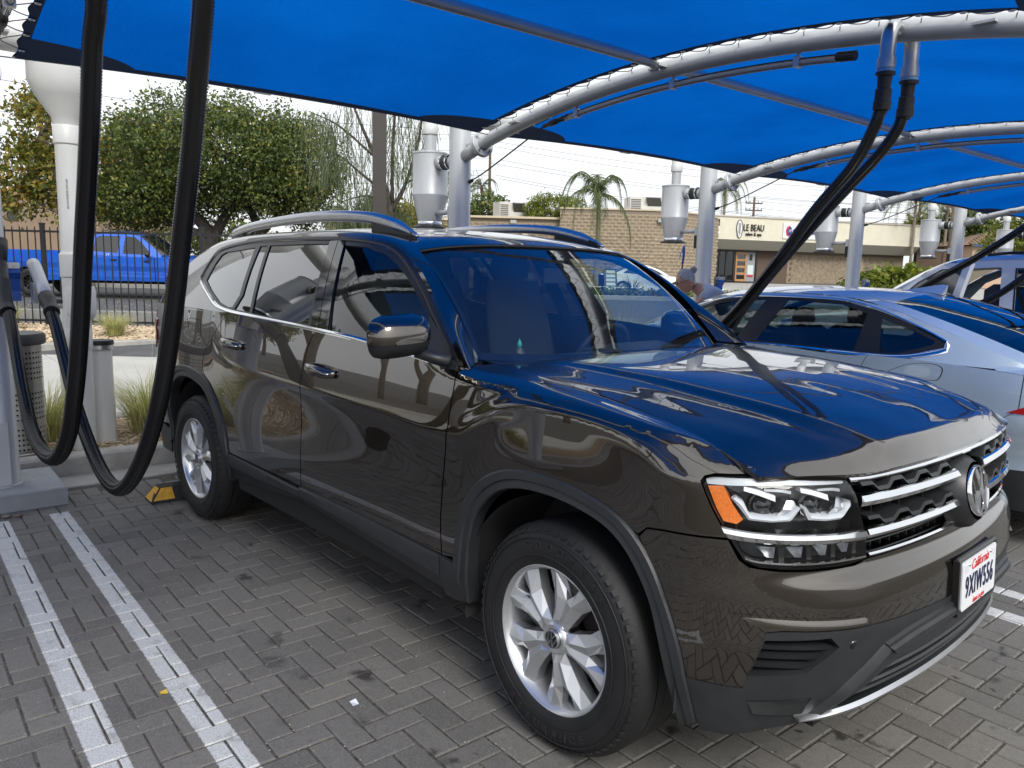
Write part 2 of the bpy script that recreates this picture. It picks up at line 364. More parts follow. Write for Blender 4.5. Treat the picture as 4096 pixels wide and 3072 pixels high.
# ---------------------------------------------------------------- the dark SUV
def paint_mat(name, col, metal=.75, rough=.34, coat=1., cior=1.6):
    m = mat(name, col, rough, metal, coat, coatr=.012); m.node_tree.nodes['Principled BSDF'].inputs['Coat IOR'].default_value = cior; nt = m.node_tree; n, l = nt.nodes, nt.links; b = n['Principled BSDF']
    tc = n.new('ShaderNodeTexCoord'); vo = n.new('ShaderNodeTexVoronoi'); vo.inputs['Scale'].default_value = 1400
    l.new(tc.outputs['Object'], vo.inputs['Vector']); r = n.new('ShaderNodeMapRange'); r.inputs[3].default_value = .75; r.inputs[4].default_value = 1.3
    l.new(vo.outputs['Color'], r.inputs[0]); mx = n.new('ShaderNodeMix'); mx.data_type = 'RGBA'; mx.blend_type = 'MULTIPLY'
    mx.inputs[0].default_value = 1; mx.inputs[6].default_value = (*col, 1); l.new(r.outputs[0], mx.inputs[7]); l.new(mx.outputs[2], b.inputs['Base Color'])
    nz = n.new('ShaderNodeTexNoise'); nz.inputs['Scale'].default_value = 3; nz.inputs['Detail'].default_value = 6; l.new(tc.outputs['Object'], nz.inputs[0])
    r2 = n.new('ShaderNodeMapRange'); r2.inputs[1].default_value = .45; r2.inputs[2].default_value = .8; r2.inputs[3].default_value = .004; r2.inputs[4].default_value = .022
    l.new(nz.outputs[0], r2.inputs[0]); l.new(r2.outputs[0], b.inputs['Coat Roughness']); return m
PAINT = paint_mat('brown_metallic_paint', (.062, .048, .034), metal=1., rough=.24, cior=2.05)
BLKP = mat('black_textured_plastic', (.013, .014, .015), .48, noise=.25, nscale=30, bump=.12, bscale=900)
CLAD = mat('grey_black_cladding', (.021, .0225, .025), .42, noise=.18, nscale=14, bump=.10, bscale=700)
SATIN = mat('satin_black_trim', (.012, .012, .013), .28)
GLOSSB = mat('gloss_black_trim', (.006, .006, .007), .06, coat=.6)
CHROME = mat('chrome', (.80, .81, .82), .05, 1.)
BRIGHT = mat('brushed_silver_trim', (.66, .67, .69), .30, 1., noise=.06, nscale=20)
ALLOY = mat('silver_alloy_paint', (.62, .63, .65), .30, .75, .7, noise=.05, nscale=12, coatr=.08)
RUBBER = mat('tyre_rubber', (.010, .010, .0105), .62, noise=.35, nscale=9, bump=.15, bscale=160)
RUBLET = mat('tyre_lettering', (.018, .018, .019), .5)
DARK = mat('dark_void', (.006, .006, .007), .9)
LINER = mat('wheel_arch_liner', (.016, .016, .017), .8, noise=.4, nscale=12, bump=.4, bscale=30)
WSGLASS = glass('windscreen_glass', (.80, .90, .88), dirt=.02, gain=2.1)
PRIVG = glass('privacy_glass', (.05, .052, .055), gain=2.6)
DOORG = glass('door_glass', (.72, .80, .78), gain=1.6)
LENS = glass('lamp_lens', (.97, .98, .99), ior=1.40, gain=.9)
AMBER = mat('amber_reflector', (.85, .19, .015), .18, coat=.6, noise=.25, nscale=220, bump=.3, bscale=400)
LAMPW = mat('frosted_lamp_plastic', (.66, .69, .72), .22, coat=.5)
LAMPD = mat('lamp_housing', (.05, .052, .056), .2, .3, .6)
REDL = mat('red_lamp', (.35, .01, .01), .12, coat=.8)
BRAKE = mat('cast_iron_brake', (.16, .14, .13), .5, .8, noise=.3, nscale=20)
INTD = mat('dark_cabin_plastic', (.028, .030, .034), .6, bump=.1, bscale=200)
INTF = mat('grey_cabin_fabric', (.055, .06, .066), .9, bump=.2, bscale=300)
suv = thing('parked_car', 'dark brown metallic SUV with silver roof rails and California plate, filling the foreground', 'car')

def zsh_row(a, b, n=26): return [(s, float(z_sh(s))) for s in np.linspace(a, b, n)]
SH_IN = [(-.60, -.775, 1.195), (-.50, -.785, 1.190), (-.25, -.795, 1.172), (0, -.808, 1.150), (.20, -.822, 1.126), (.38, -.840, 1.098), (.50, -.855, 1.068), (.57, -.865, 1.045), (.615, -.868, 1.028)]
def T_surf(u, v, off=0.):
    u = np.asarray(u, float); v = np.asarray(v, float)
    s = u; zs = z_sh(s); A = W_side(s, zs); A2 = W_side(s, zs - .006); ta = A - A2; ta = ta / np.linalg.norm(ta, axis=-1, keepdims=True)
    sh = np.array(SH_IN); ts = np.linspace(0, 1, 60); xi = pchip(sh[:, 0], sh[:, 0], np.linspace(-.6, .615, 60))
    xs = -.535 + (s + .535) * (.615 + .535) / (.645 + .535)
    B = np.stack([xs, pchip(sh[:, 0], sh[:, 1], xs), pchip(sh[:, 0], sh[:, 2], xs)], -1)
    L = np.linalg.norm(B - A, axis=-1)[..., None]; tb = np.zeros_like(B); tb[..., 1] = .98; tb[..., 2] = .16
    ta = ta * .55 + np.array([0, .45, .12]); v = v[..., None]
    h = (2 * v**3 - 3 * v**2 + 1) * A + (v**3 - 2 * v**2 + v) * ta * L + (-2 * v**3 + 3 * v**2) * B + (v**3 - v**2) * tb * L
    return h + np.array([0, 0, 1.]) * off

FARCH_O = [(-.496, .483), (-.486, .564), (-.472, .659), (-.432, .744), (-.368, .812), (-.286, .863), (-.190, .893), (-.065, .903), (.076, .895), (.181, .873), (.262, .842), (.327, .791), (.382, .723), (.423, .647), (.453, .580), (.474, .513), (.489, .442), (.520, .311)]
FARCH_I = [(-.421, .345), (-.411, .479), (-.402, .588), (-.373, .686), (-.313, .760), (-.238, .811), (-.137, .838), (-.008, .844), (.113, .831), (.208, .805), (.276, .760), (.330, .696), (.370, .630), (.395, .560), (.418, .475), (.437, .397), (.455, .330), (.470, .285)]
RARCH_O = [(-2.500, .485), (-2.542, .644), (-2.631, .763), (-2.729, .850), (-2.80, .885), (-2.867, .903), (-3.03, .918), (-3.2, .912), (-3.333, .880), (-3.43, .81), (-3.49, .70), (-3.52, .58), (-3.53, .46), (-3.53, .36)]
RARCH_I = [(-2.52, .33), (-2.551, .441), (-2.599, .546), (-2.643, .650), (-2.730, .749), (-2.80, .80), (-2.870, .826), (-3.03, .849), (-3.18, .842), (-3.29, .81), (-3.37, .75), (-3.42, .66), (-3.44, .55), (-3.44, .42)]
fo = [tuple(q) for q in cr(FARCH_O[:-1], 4)] + [FARCH_O[-1]]; ro = [tuple(q) for q in cr(RARCH_O, 4)]
def cut(poly, f): return [q for q in poly if f(q)]
SEAMF = [(-.529, 1.172), (-.527, 1.128), (-.533, 1.071), (-.537, .981), (-.562, .865), (-.576, .759), (-.580, .62), (-.568, .490)]
SEAMB = [(-1.658, .500), (-1.662, .62), (-1.661, .743), (-1.655, .93), (-1.632, 1.062), (-1.606, 1.162), (-1.558, 1.243)]
SEAMR = [(-2.80, .885), (-2.838, .92), (-2.849, .960), (-2.835, 1.015), (-2.792, 1.067), (-2.72, 1.12), (-2.651, 1.166), (-2.57, 1.225), (-2.525, 1.268)]
BELT = [(-.576, 1.176), (-.85, 1.20), (-1.232, 1.230), (-1.558, 1.243), (-2.061, 1.256), (-2.525, 1.268)]
g = .0032
fender_p = [(x + g, z) for x, z in SEAMF] + cut(fo, lambda q: q[0] < .30 and q[1] > .484 + 0 * q[0]) + \
    [(.318, .812), (.345, .838), (.40, .845), (.465, .850), (.577, .858), (.556, .888), (.525, .937), (.494, .997), (.503, 1.012), (.531, 1.021), (.645, 1.026), (.643, float(z_sh(.64)))] + zsh_row(.63, -.529 + g)
bumper_p = [(.318 + .006, .806), (.345, .832), (.40, .839), (.465, .844), (.578, .851), (.607, .801), (.634, .783), (.70, .775), (.80, .772), (.95, .772), (1.0, .783), (1.3, .786), (S_MAX, .788),
            (S_MAX, .603), (1.38, .605), (.989, .618), (.730, .618), (.689, .611), (.642, .444), (.492, .446)] + cut(fo, lambda q: q[0] > .335 and q[1] > .46)[::-1]
fdoor_p = [(x - g, z) for x, z in SEAMF] + [(x + g, z) for x, z in SEAMB] + BELT[::-1][3:-1]
fdoor_p = [(x - g, z) for x, z in SEAMF] + [(x + g, z) for x, z in SEAMB] + [BELT[2], BELT[1], BELT[0]]
rdoor_p = [(x - g, z) for x, z in SEAMB][::-1] + [(-2.488, .505)] + cut(ro, lambda q: q[1] > .51 and q[0] > -2.79) + [(x + g, z) for x, z in SEAMR] + [BELT[4]]
fuel = [(-3.20, 1.03), (-3.17, 1.185), (-3.08, 1.20), (-2.93, 1.195), (-2.915, 1.10), (-2.99, 1.065), (-3.10, 1.04)]
quarter_p = [(x - g, z) for x, z in SEAMR][::-1] + cut(ro, lambda q: q[0] < -2.81 and q[1] > .47) + [(-3.75, .46), (-4.3, .45), (S_REAR, .45), (S_REAR, 1.262), (-3.4, 1.262), (-2.9, 1.262), (-2.6, 1.262)]
def inset(poly, k):
    c = np.mean(poly, 0); return [tuple(c + (np.array(q) - c) * k) for q in poly]
SF = [[(s, float(zc_line(s)) + o) for s in np.arange(-4.0, .60, .03)] for o in (-.024, -.008, .004, .016)] + [[(s, float(zc_line(s)) + o) for s in np.arange(-.52, .5, .03)] for o in (.034, .050, .066, .085)]
for mir in (False, True):
    n0 = panel('front_fender', W_side, fender_p, PAINT, suv, step=.014, mirror=mir, feats=SF)
    tp = [(u, 0.002) for u in np.linspace(-.529 + g, .64, 24)] + [(u, .995) for u in np.linspace(.64, -.529 + g, 24)]
    me = bpy.data.meshes.new('x'); us, vs_ = np.meshgrid(np.linspace(-.529 + g, .643, 60), np.linspace(0, 1, 12), indexing='ij')
    P = T_surf(us, vs_)
    if mir: P = P * [1, -1, 1]
    tm = MB().grid(P, flip=not mir)
    e = P[:, -1]; lipg = np.stack([e, e - [0, 0, .014]], 1); tm.grid(lipg)
    tm.build('fender_shoulder', PAINT, n0, smooth=True, fix=False)
    fd = panel('front_door', W_side, fdoor_p, PAINT, suv, step=.016 if not mir else .05, mirror=mir, feats=SF)
    rd = panel('rear_door', W_side, rdoor_p, PAINT, suv, step=.016 if not mir else .05, mirror=mir, feats=SF)
    q = panel('rear_quarter_panel', W_side, quarter_p, PAINT, suv, holes=[] if mir else [[(fx, fz) for fx, fz in inset(fuel, 1.03)]], step=.018 if not mir else .06, mirror=mir, feats=SF)
    if not mir: panel('fuel_flap', W_side, fuel, PAINT, q, step=.03, off=.0005)
    if not mir: FD, RD, QP = fd, rd, q
# bumper in one piece, both halves
def W_front(s, z, off=0.):              # s may run past the centre line
    s = np.asarray(s, float); z = np.asarray(z, float); k = s > S_MAX; P = W_side(np.where(k, 2 * S_MAX - s, s), z, off)
    P[..., 1] = np.where(k, -P[..., 1], P[..., 1]); return P
def both(half): return list(half) + [(2 * S_MAX - s, z) for s, z in half[::-1]]
def center_loop(poly):                   # polygon whose right edge lies on the centre line -> full width loop
    i = max(range(len(poly)), key=lambda k: poly[k][0] + (poly[k][1] > .7) * 1e-3)
    k = [j for j, q in enumerate(poly) if abs(q[0] - S_MAX) < 1e-6]; a, b = k[0], k[-1]
    left = poly[b:] + poly[:a + 1]; left = [q for q in left]
    return left + [(2 * S_MAX - s, z) for s, z in left[::-1]][1:-1]
bumper = panel('front_bumper', W_front, center_loop(bumper_p), PAINT, suv, step=.018, feats=[[(s, z) for s in np.arange(.36, 2 * S_MAX - .36, .03)] for z in (.712, .724, .735, .745, .755, .765, .777)])
def strip(name, top, bot, prof, m, parent, n=40, surf=W_front, mirror=False, sym=False, smooth=True, ang=45, smp=True):
    """moulding between two lines of a surface; prof = [(v, offset)], v 0 at top .. 1 at bottom"""
    def rs(l):
        l = np.array(cr(l, 8) if smp and len(l) > 2 else l, float); t = np.r_[0, np.cumsum(np.hypot(*np.diff(l, axis=0).T))]
        q = np.linspace(0, t[-1], n); return np.stack([np.interp(q, t, l[:, 0]), np.interp(q, t, l[:, 1])], 1)
    a, b = rs(top), rs(bot)
    if sym: a = np.r_[a, (a * [-1, 1] + [2 * S_MAX, 0])[::-1][1:]]; b = np.r_[b, (b * [-1, 1] + [2 * S_MAX, 0])[::-1][1:]]
    P = np.stack([surf(a[:, 0] + (b[:, 0] - a[:, 0]) * v, a[:, 1] + (b[:, 1] - a[:, 1]) * v, o) for v, o in prof], 1)
    if mirror: P = P * [1, -1, 1]
    mb = MB().grid(P); k = P.shape[1]
    if k > 2: mb.add(P[0], [tuple(range(k))]); mb.add(P[-1], [tuple(range(k))[::-1]])
    return mb.build(name, m, parent, smooth=smooth, ang=ang if smooth else None)
# cladding
for mir in (False, True):
    for nm, o_, i_ in (('front_arch_cladding', FARCH_O, FARCH_I), ('rear_arch_cladding', RARCH_O, RARCH_I)):
        strip(nm, o_, i_, [(0, -.01), (0, .004), (.08, .012), (.45, .013), (.52, .006), (.92, .010), (1, .004), (1.0, -.045)], CLAD, suv, n=90, surf=W_side, mirror=mir, ang=30)
    for a0, a1, in ((-.572, -1.657), (-1.662, -2.50)):
        strip('sill_cladding', [(a0, .487), ((a0 + a1) / 2, .495), (a1, .499)], [(a0, .335 if a0 > -1 else .42), ((a0 + a1) / 2, .375), (a1, .415 if a1 > -2 else .345)],
              [(0, -.008), (0, .010), (.10, .014), (.50, .012), (.60, .0), (.95, -.012), (1, -.03)], CLAD, suv, n=24, surf=W_side, mirror=mir, ang=28)
    strip('sill_cladding', [(-.568, .486), (-.53, .484), (-.490, .483)], [(-.568, .33), (-.5, .33), (-.42, .345)], [(0, -.008), (0, .009), (.5, .011), (1, -.004)], CLAD, suv, n=6, surf=W_side, mirror=mir)
    panel('body_underside', W_side, [(-.55, .50), (-.60, .30), (-2.45, .30), (-2.52, .50)], DARK, suv, step=.1, off=-.02, mirror=mir, lip=0)
    panel('inner_body_shell', W_side, [(-.40, .90), (-.55, .48), (-2.50, .48), (-2.62, .86), (-2.9, 1.0), (-4, 1.1), (-4, 1.25), (-.9, 1.20), (-.5, 1.14), (.3, 1.07), (.5, 1.0), (.5, .8), (.25, .88), (0, .93)], DARK, suv, step=.1, off=-.022, mirror=mir, lip=0)
# lower black fascia
low = [(.489, .443), (.642, .441), (.689, .608), (.730, .615), (.989, .615), (1.38, .602), (S_MAX, .600), (S_MAX, .36), (1.2, .352), (1.0, .345), (.87, .335), (.729, .315), (.62, .285), (.530, .285), (.518, .33)]
intake = [(.93, .368), (1.0, .408), (1.06, .446), (1.144, .474), (S_MAX, .477), (S_MAX, .385), (1.2, .378), (1.0, .367)]
fogo = [(.687, .588), (.857, .596), (.885, .567), (.80, .494), (.654, .480)]
lfull = center_loop(low); ifull = center_loop(intake)
lowp = panel('lower_bumper', W_front, lfull, CLAD, suv, step=.028, lip=.02,
             holes=[ifull, fogo, [(2 * S_MAX - s, z) for s, z in fogo[::-1]]])
def recess(name, poly, depth, m, parent, step=.03):      # walls + floor of an opening
    L = dens(poly, .03); A = W_front(np.array([q[0] for q in L]), np.array([q[1] for q in L]), 0.); c = np.mean(poly, 0)
    I = [c + (np.array(q) - c) * .93 for q in L]; B = W_front(np.array([q[0] for q in I]), np.array([q[1] for q in I]), -depth)
    P = np.stack([A, B], 1); mb = MB().grid(P, wrap=True); o = mb.build(name, m, parent, smooth=True, ang=40)
    panel('opening_floor', W_front, [tuple(q) for q in I], DARK, o, step=.06, off=-depth, lip=0); return o
recess('air_intake', ifull, .07, BLKP, suv)
for i, mir in enumerate((False, True)):
    fp = fogo if not mir else [(2 * S_MAX - s, z) for s, z in fogo[::-1]]
    fg = recess('fog_lamp_recess', fp, .045, CLAD, suv)
    for j, z in enumerate((.562, .535, .508)):
        a, b = (.682 - j * .008, .872 - j * .022)
        strip('slat', [(a, z + .008), ((a + b) / 2, z + .009), (b, z + .006)], [(a, z - .006), ((a + b) / 2, z - .006), (b, z - .008)], [(0, -.035), (0, -.010), (1, -.016), (1, -.04)], CLAD, fg, n=12, mirror=mir, ang=30)
    strip('bumper_ridge', [(1.05, .545), (.955, .475), (.875, .395), (.83, .345)], [(1.085, .515), (1.00, .452), (.925, .385), (.87, .345)], [(0, 0), (.2, .006), (.6, .015), (1, .008)], CLAD, suv, n=20, mirror=mir)
    strip('lower_recess_trim', [(.655, .405), (.75, .412), (.832, .418)], [(.675, .370), (.75, .368), (.812, .370)], [(0, .001), (.1, -.0), (.5, .004), (1, .010), (1, .0)], BLKP, suv, n=12, mirror=mir, ang=25)
    strip('bumper_notch', [(.600, .657), (.70, .656), (.954, .647)], [(.690, .617), (.75, .622), (.980, .622)], [(0, .0006), (.12, -.001), (.85, .007), (1, .007), (1, -.004)], PAINT, bumper, n=24, mirror=mir, ang=30)
    c = W_front(np.array(.928), np.array(.568), .001); nn = norm_of(W_front, np.array(.928), np.array(.568)); c = c * ([1, -1, 1] if mir else [1, 1, 1]); nn = nn * ([1, -1, 1] if mir else [1, 1, 1])
    MB().lathe([(0, .002), (.009, .002), (.012, 0), (.014, -.004)], 16).xf(Matrix.Translation(Vector(c)) @ Vector(nn).to_track_quat('Z', 'Y').to_matrix().to_4x4()).build('parking_sensor', GLOSSB, suv, smooth=True)
for z, a in ((.455, 1.09), (.425, 1.01), (.398, .96)):
    strip('intake_bar', [(a, z + .007), (1.3, z + .009), (S_MAX, z + .009)], [(a, z - .005), (1.3, z - .006), (S_MAX, z - .006)], [(0, -.05), (0, -.006), (.5, .0), (1, -.008), (1, -.05)], CLAD, suv, n=24, sym=True, ang=40)
strip('bumper_ridge', [(1.05, .548), (1.18, .572), (1.38, .582), (S_MAX, .584)], [(1.085, .512), (1.2, .532), (1.4, .545), (S_MAX, .547)], [(0, 0), (.1, .010), (.35, .012), (.5, .022), (.9, .024), (1, .004)], CLAD, suv, n=30, sym=True, ang=25)
strip('skid_plate', [(.80, .352), (.9, .366), (1.0, .374), (1.2, .386), (S_MAX, .392)], [(.80, .345), (.9, .335), (1.0, .335), (1.2, .342), (S_MAX, .348)], [(0, -.02), (0, .010), (.3, .022), (.7, .020), (1, .004), (1, -.08)], BRIGHT, suv, n=40, sym=True, ang=50)
bmu = MB(); bmu.box(-3.9, .70, -.62, .62, .27, .62); bmu.box(.60, .76, -.50, .50, .37, .60); bmu.box(-2.5, -.5, -.90, .90, .30, .46); bmu.build('underbody', DARK, suv)
# ---- bonnet
def H_z(x, y):
    y = np.abs(y); X = [-.75, -.6, -.3, 0, .3, .5, .6, .7, .86]; Y = [0, .25, .45, .60, .70, .80, .87]
    Z = [[1.192, 1.190, 1.188, 1.188, 1.188, 1.190, 1.190], [1.198, 1.197, 1.195, 1.193, 1.192, 1.193, 1.188], [1.204, 1.202, 1.198, 1.191, 1.184, 1.172, 1.163], [1.198, 1.196, 1.191, 1.180, 1.170, 1.152, 1.142],
         [1.178, 1.176, 1.168, 1.152, 1.137, 1.116, 1.101], [1.152, 1.149, 1.140, 1.122, 1.104, 1.078, 1.060], [1.132, 1.130, 1.119, 1.098, 1.076, 1.047, 1.028], [1.110, 1.107, 1.096, 1.070, 1.045, 1.010, .99], [1.072, 1.069, 1.055, 1.02, .99, .95, .93]]
    return X, Y, np.array(Z)
_hx = np.arange(-.75, .90, .01); _hy = np.arange(-.92, .921, .01)
_Xn, _Yn, _Zn = H_z(0, 0)
_t1 = np.array([pchip(_Xn, _Zn[:, j], _hx) for j in range(len(_Yn))]).T
_H = np.array([pchip(_Yn, _t1[i], np.minimum(np.abs(_hy), .87)) for i in range(len(_hx))])
LIPX = [(0, .836), (.12, .835), (.25, .829), (.45, .808), (.60, .776), (.66, .750), (.74, .700), (.80, .662), (.868, .615)]
def lipx(y): return pchip([q[0] for q in LIPX], [q[1] for q in LIPX], np.minimum(np.abs(y), .868))
_yy, _xx = np.meshgrid(_hy, _hx); _lx = lipx(_yy); _b = _lx - _xx
_yc = pchip([-.75, -.35, .2, .6, .75, .9], [.60, .59, .58, .53, .49, .46], _xx); _fade = 1 - sstep(_xx, .60, .76)
_H = _H + .013 * (1 - sstep(np.abs(_yy), _yc - .03, _yc + .03)) * sstep(_xx, -.55, -.30) * (.35 + .65 * _fade)
_yd = pchip([-.75, -.2, .3, .6, .9], [.70, .715, .735, .70, .66], _xx); _H = _H - .003 * np.exp(-((np.abs(_yy) - _yd + .03) / .05)**2) * _fade
_H = _H + .002 * (1 - sstep(np.abs(_yy), .10, .20)) * sstep(_xx, .2, .45) * (1 - sstep(_xx, .70, .8))
_ze = np.array([np.interp(np.clip(l, -.75, .89), _hx, _H[:, j]) for j, l in enumerate(lipx(_hy))])
_zl = 1.022 + .004 * (1 - sstep(np.abs(_hy), .3, .7)) + 0 * _hy
_w = np.clip(1 - np.maximum(_b, 0) / .050, 0, 1.2); _drop = np.maximum(_ze - _zl, 0)[None, :]; _H = _H - _drop * (_w**.92)
_H = gsm(gsm(_H, .9, 0), .9, 1)
def W_hood(x, y, off=0.):
    x = np.asarray(x, float); y = np.asarray(y, float); a = np.clip((x + .75) / .01, 0, len(_hx) - 1.001); b = np.clip((y + .92) / .01, 0, len(_hy) - 1.001)
    i = a.astype(int); j = b.astype(int); u = a - i; v = b - j
    z = _bsp(_H, i, j, u, v)
    return np.stack([x, y, z + off], -1)
shx = [(x, y) for x, y, _ in SH_IN]
side = [tuple(q) for q in cr(shx, 4)]
front = [(float(lipx(y)), -y) for y in np.linspace(.868, 0, 40)]
rear_e = [(-.40, 0), (-.41, -.2), (-.445, -.4), (-.50, -.58), (-.585, -.75)]
half = side + front[1:]           # cowl corner -> lip centre (y negative)
hp = [(x + .0, y + .004) for x, y in half] ; hp = hp + [(x, -y) for x, y in hp[::-1][1:]] + [(x, -y) for x, y in rear_e[::-1]] + rear_e[1:]
panel('bonnet', W_hood, hp, PAINT, suv, step=.015, lip=.016)
# ---- greenhouse
K = [(-.50, 1.180), (-.60, 1.258), (-.78, 1.388), (-.94, 1.500), (-1.13, 1.603), (-1.30, 1.648), (-1.55, 1.672), (-2.0, 1.684), (-2.6, 1.677), (-2.98, 1.655), (-3.22, 1.620), (-3.42, 1.560), (-3.60, 1.470), (-3.76, 1.365), (-3.88, 1.245)]
UP = [(-3.146, 1.433), (-3.140, 1.50), (-3.115, 1.56), (-3.05, 1.602), (-2.927, 1.628), (-2.581, 1.648), (-2.038, 1.654), (-1.723, 1.651), (-1.467, 1.638), (-1.294, 1.614), (-1.135, 1.573), (-1.034, 1.527), (-.898, 1.437), (-.791, 1.357), (-.697, 1.288), (-.606, 1.222), (-.559, 1.177)]
kk = [tuple(q) for q in cr(K, 5)]; uu = [tuple(q) for q in cr(UP, 4)]
gp_ = kk + [(-3.88, 1.236), (-2.60, 1.258), (-2.52, 1.266), (-2.60, 1.272), (-2.757, 1.292), (-2.95, 1.352), (-3.122, 1.412)] + uu + [(-.53, 1.165)]
DLO = [(-2.569, 1.272), (-2.757, 1.294), (-2.95, 1.354), (-3.122, 1.416)] + uu + BELT[1:-1]
GL = dict(q=[(-3.055, 1.425), (-3.045, 1.52), (-3.02, 1.575), (-2.97, 1.592), (-2.60, 1.618), (-2.55, 1.50), (-2.50, 1.36), (-2.53, 1.295), (-2.588, 1.290), (-2.733, 1.312), (-2.92, 1.372)],
          r1=[(-2.545, 1.625), (-2.458, 1.627), (-2.298, 1.280), (-2.495, 1.283), (-2.46, 1.36), (-2.51, 1.50)],
          r2=[(-2.425, 1.629), (-2.018, 1.634), (-1.786, 1.634), (-1.655, 1.265), (-1.853, 1.262), (-2.265, 1.277)],
          f=[(-1.650, 1.628), (-1.450, 1.618), (-1.286, 1.590), (-1.149, 1.542), (-1.025, 1.480), (-.898, 1.399), (-.815, 1.345), (-.745, 1.216), (-1.1, 1.232), (-1.445, 1.249)])
for mir in (False, True):
    panel('body_side_frame', W_gh, gp_, PAINT, suv, step=.025, mirror=mir)
    panel('window_frame', W_gh, DLO, SATIN, suv, holes=[inset(v, 1.0) for v in GL.values()], step=.04, off=-.003, mirror=mir)
    for k, v in GL.items():
        panel({'q': 'quarter_window', 'r1': 'rear_door_window', 'r2': 'rear_door_window', 'f': 'front_door_window'}[k], W_gh, inset(v, 1.01), DOORG if k == 'f' else PRIVG, suv, step=.05, off=-.009, lip=0, mirror=mir)
    cb = [(-3.122, 1.416), (-2.95, 1.354), (-2.757, 1.294), (-2.569, 1.272), (-2.3, 1.263), (-2.061, 1.256), (-1.558, 1.243), (-1.232, 1.230), (-.85, 1.20), (-.60, 1.180)]
    strip('chrome_window_trim', [(x + .004 * (x < -2.75), z + .010) for x, z in cb], [(x, z - .008) for x, z in cb], [(0, -.006), (0, .005), (.5, .009), (1, .005), (1, -.01)], CHROME, suv, n=70, surf=W_gh, mirror=mir, ang=50)
    panel('door_pillar_trim', W_gh, [(-1.795, 1.648), (-1.722, 1.650), (-1.545, 1.253), (-1.615, 1.255)], GLOSSB, suv, step=.04, off=.001, mirror=mir)
    panel('door_pillar_trim', W_gh, [(-1.716, 1.650), (-1.655, 1.648), (-1.455, 1.250), (-1.539, 1.253)], GLOSSB, suv, step=.04, off=.001, mirror=mir)
    strip('window_seal', [(-3.175, 1.44), (-3.155, 1.55), (-3.06, 1.625), (-2.6, 1.668), (-2.0, 1.673), (-1.5, 1.658), (-1.2, 1.615), (-.95, 1.49), (-.75, 1.345), (-.55, 1.19)], [(-3.15, 1.44), (-3.13, 1.54), (-3.05, 1.605), (-2.6, 1.652), (-2.0, 1.656), (-1.5, 1.642), (-1.22, 1.60), (-.97, 1.475), (-.77, 1.332), (-.57, 1.18)], [(0, -.01), (0, .002), (.5, .005), (1, .002)], SATIN, suv, n=80, surf=W_gh, mirror=mir)
# pillar roll and roof
QQ = [(-.600, -.790, 1.200), (-.665, -.785, 1.266), (-.785, -.772, 1.392), (-.935, -.745, 1.508), (-1.11, -.698, 1.602), (-1.27, -.658, 1.657), (-1.55, -.632, 1.690), (-2.0, -.625, 1.708), (-2.6, -.622, 1.703), (-3.0, -.62, 1.688), (-3.30, -.61, 1.662), (-3.52, -.60, 1.600), (-3.72, -.615, 1.50), (-3.89, -.64, 1.38), (-3.99, -.66, 1.245)]
tk = np.linspace(0, len(K) - 1, 140); Ka = np.array([(*q,) for q in cr(K, 10)]); Qa = np.array(cr(QQ, 10)); nK = len(Ka)
KP = W_gh(Ka[:, 0], Ka[:, 1]); K2 = W_gh(Ka[:, 0], Ka[:, 1] - .02); tK = KP - K2; tK /= np.linalg.norm(tK, axis=1, keepdims=True)
lab = np.arange(nK) / 10.
wroof = sstep(lab, 3, 6) * (1 - sstep(lab, 10, 12.5))
L = np.linalg.norm(Qa - KP, axis=1)[:, None]
tQ = np.stack([-.85 * (1 - wroof), .25 + .75 * wroof, .0 * wroof + .45 * (1 - wroof)], 1)
tQ[lab > 10.5] = [-.5, .85, -.1]
tanA = tK * .8 + (Qa - KP) / L * .4; _am = (.30 + .70 * sstep(lab, 3, 5))[:, None]; tanA = tanA * _am + (Qa - KP) / L * (1 - _am); tQ = tQ * _am + (Qa - KP) / L * (1 - _am)
vv = np.linspace(0, 1, 10)[None, :, None]
PP = (2 * vv**3 - 3 * vv**2 + 1) * KP[:, None] + (vv**3 - 2 * vv**2 + vv) * (tanA * L)[:, None] + (-2 * vv**3 + 3 * vv**2) * Qa[:, None] + (vv**3 - vv**2) * (tQ * L)[:, None]
for mir in (False, True):
    MB().grid(PP * ([1, -1, 1] if mir else [1, 1, 1])).build('roof_pillar', PAINT, suv, smooth=True)
i0, i1 = 40, 100                        # roof between the windscreen header and the rear spoiler
Qr = Qa[i0:i1 + 1]; tt = np.linspace(0, 1, len(Qr)); xc = np.interp(tt, [0, .05, 1], [-1.03, -1.15, -3.36])
xc = -1.03 + (Qr[:, 0] + 1.11) * ((-3.38 + 1.03) / (Qr[-1, 0] + 1.11)); zc_ = pchip([-3.4, -3.1, -2.6, -2.0, -1.5, -1.2, -1.03], [1.685, 1.722, 1.740, 1.742, 1.722, 1.683, 1.640], xc)
w = np.linspace(0, 1, 40)[None, :]; k = 1 - (1 - w)**2.2
RX = Qr[:, :1] + (xc[:, None] - Qr[:, :1]) * k; RY = Qr[:, 1:2] * (1 - w); RZ = Qr[:, 2:3] + (zc_[:, None] - Qr[:, 2:3]) * (1 - (1 - w)**2.4)
RZ = RZ - .006 * np.exp(-((w * .62 - .03) / .02)**2) * sstep(tt, .1, .2)[:, None]
RF = np.stack([RX, RY, RZ], -1); RF = np.concatenate([RF, RF[:, ::-1][:, 1:] * [1, -1, 1]], 1)
MB().grid(RF).build('roof', PAINT, suv, smooth=True)
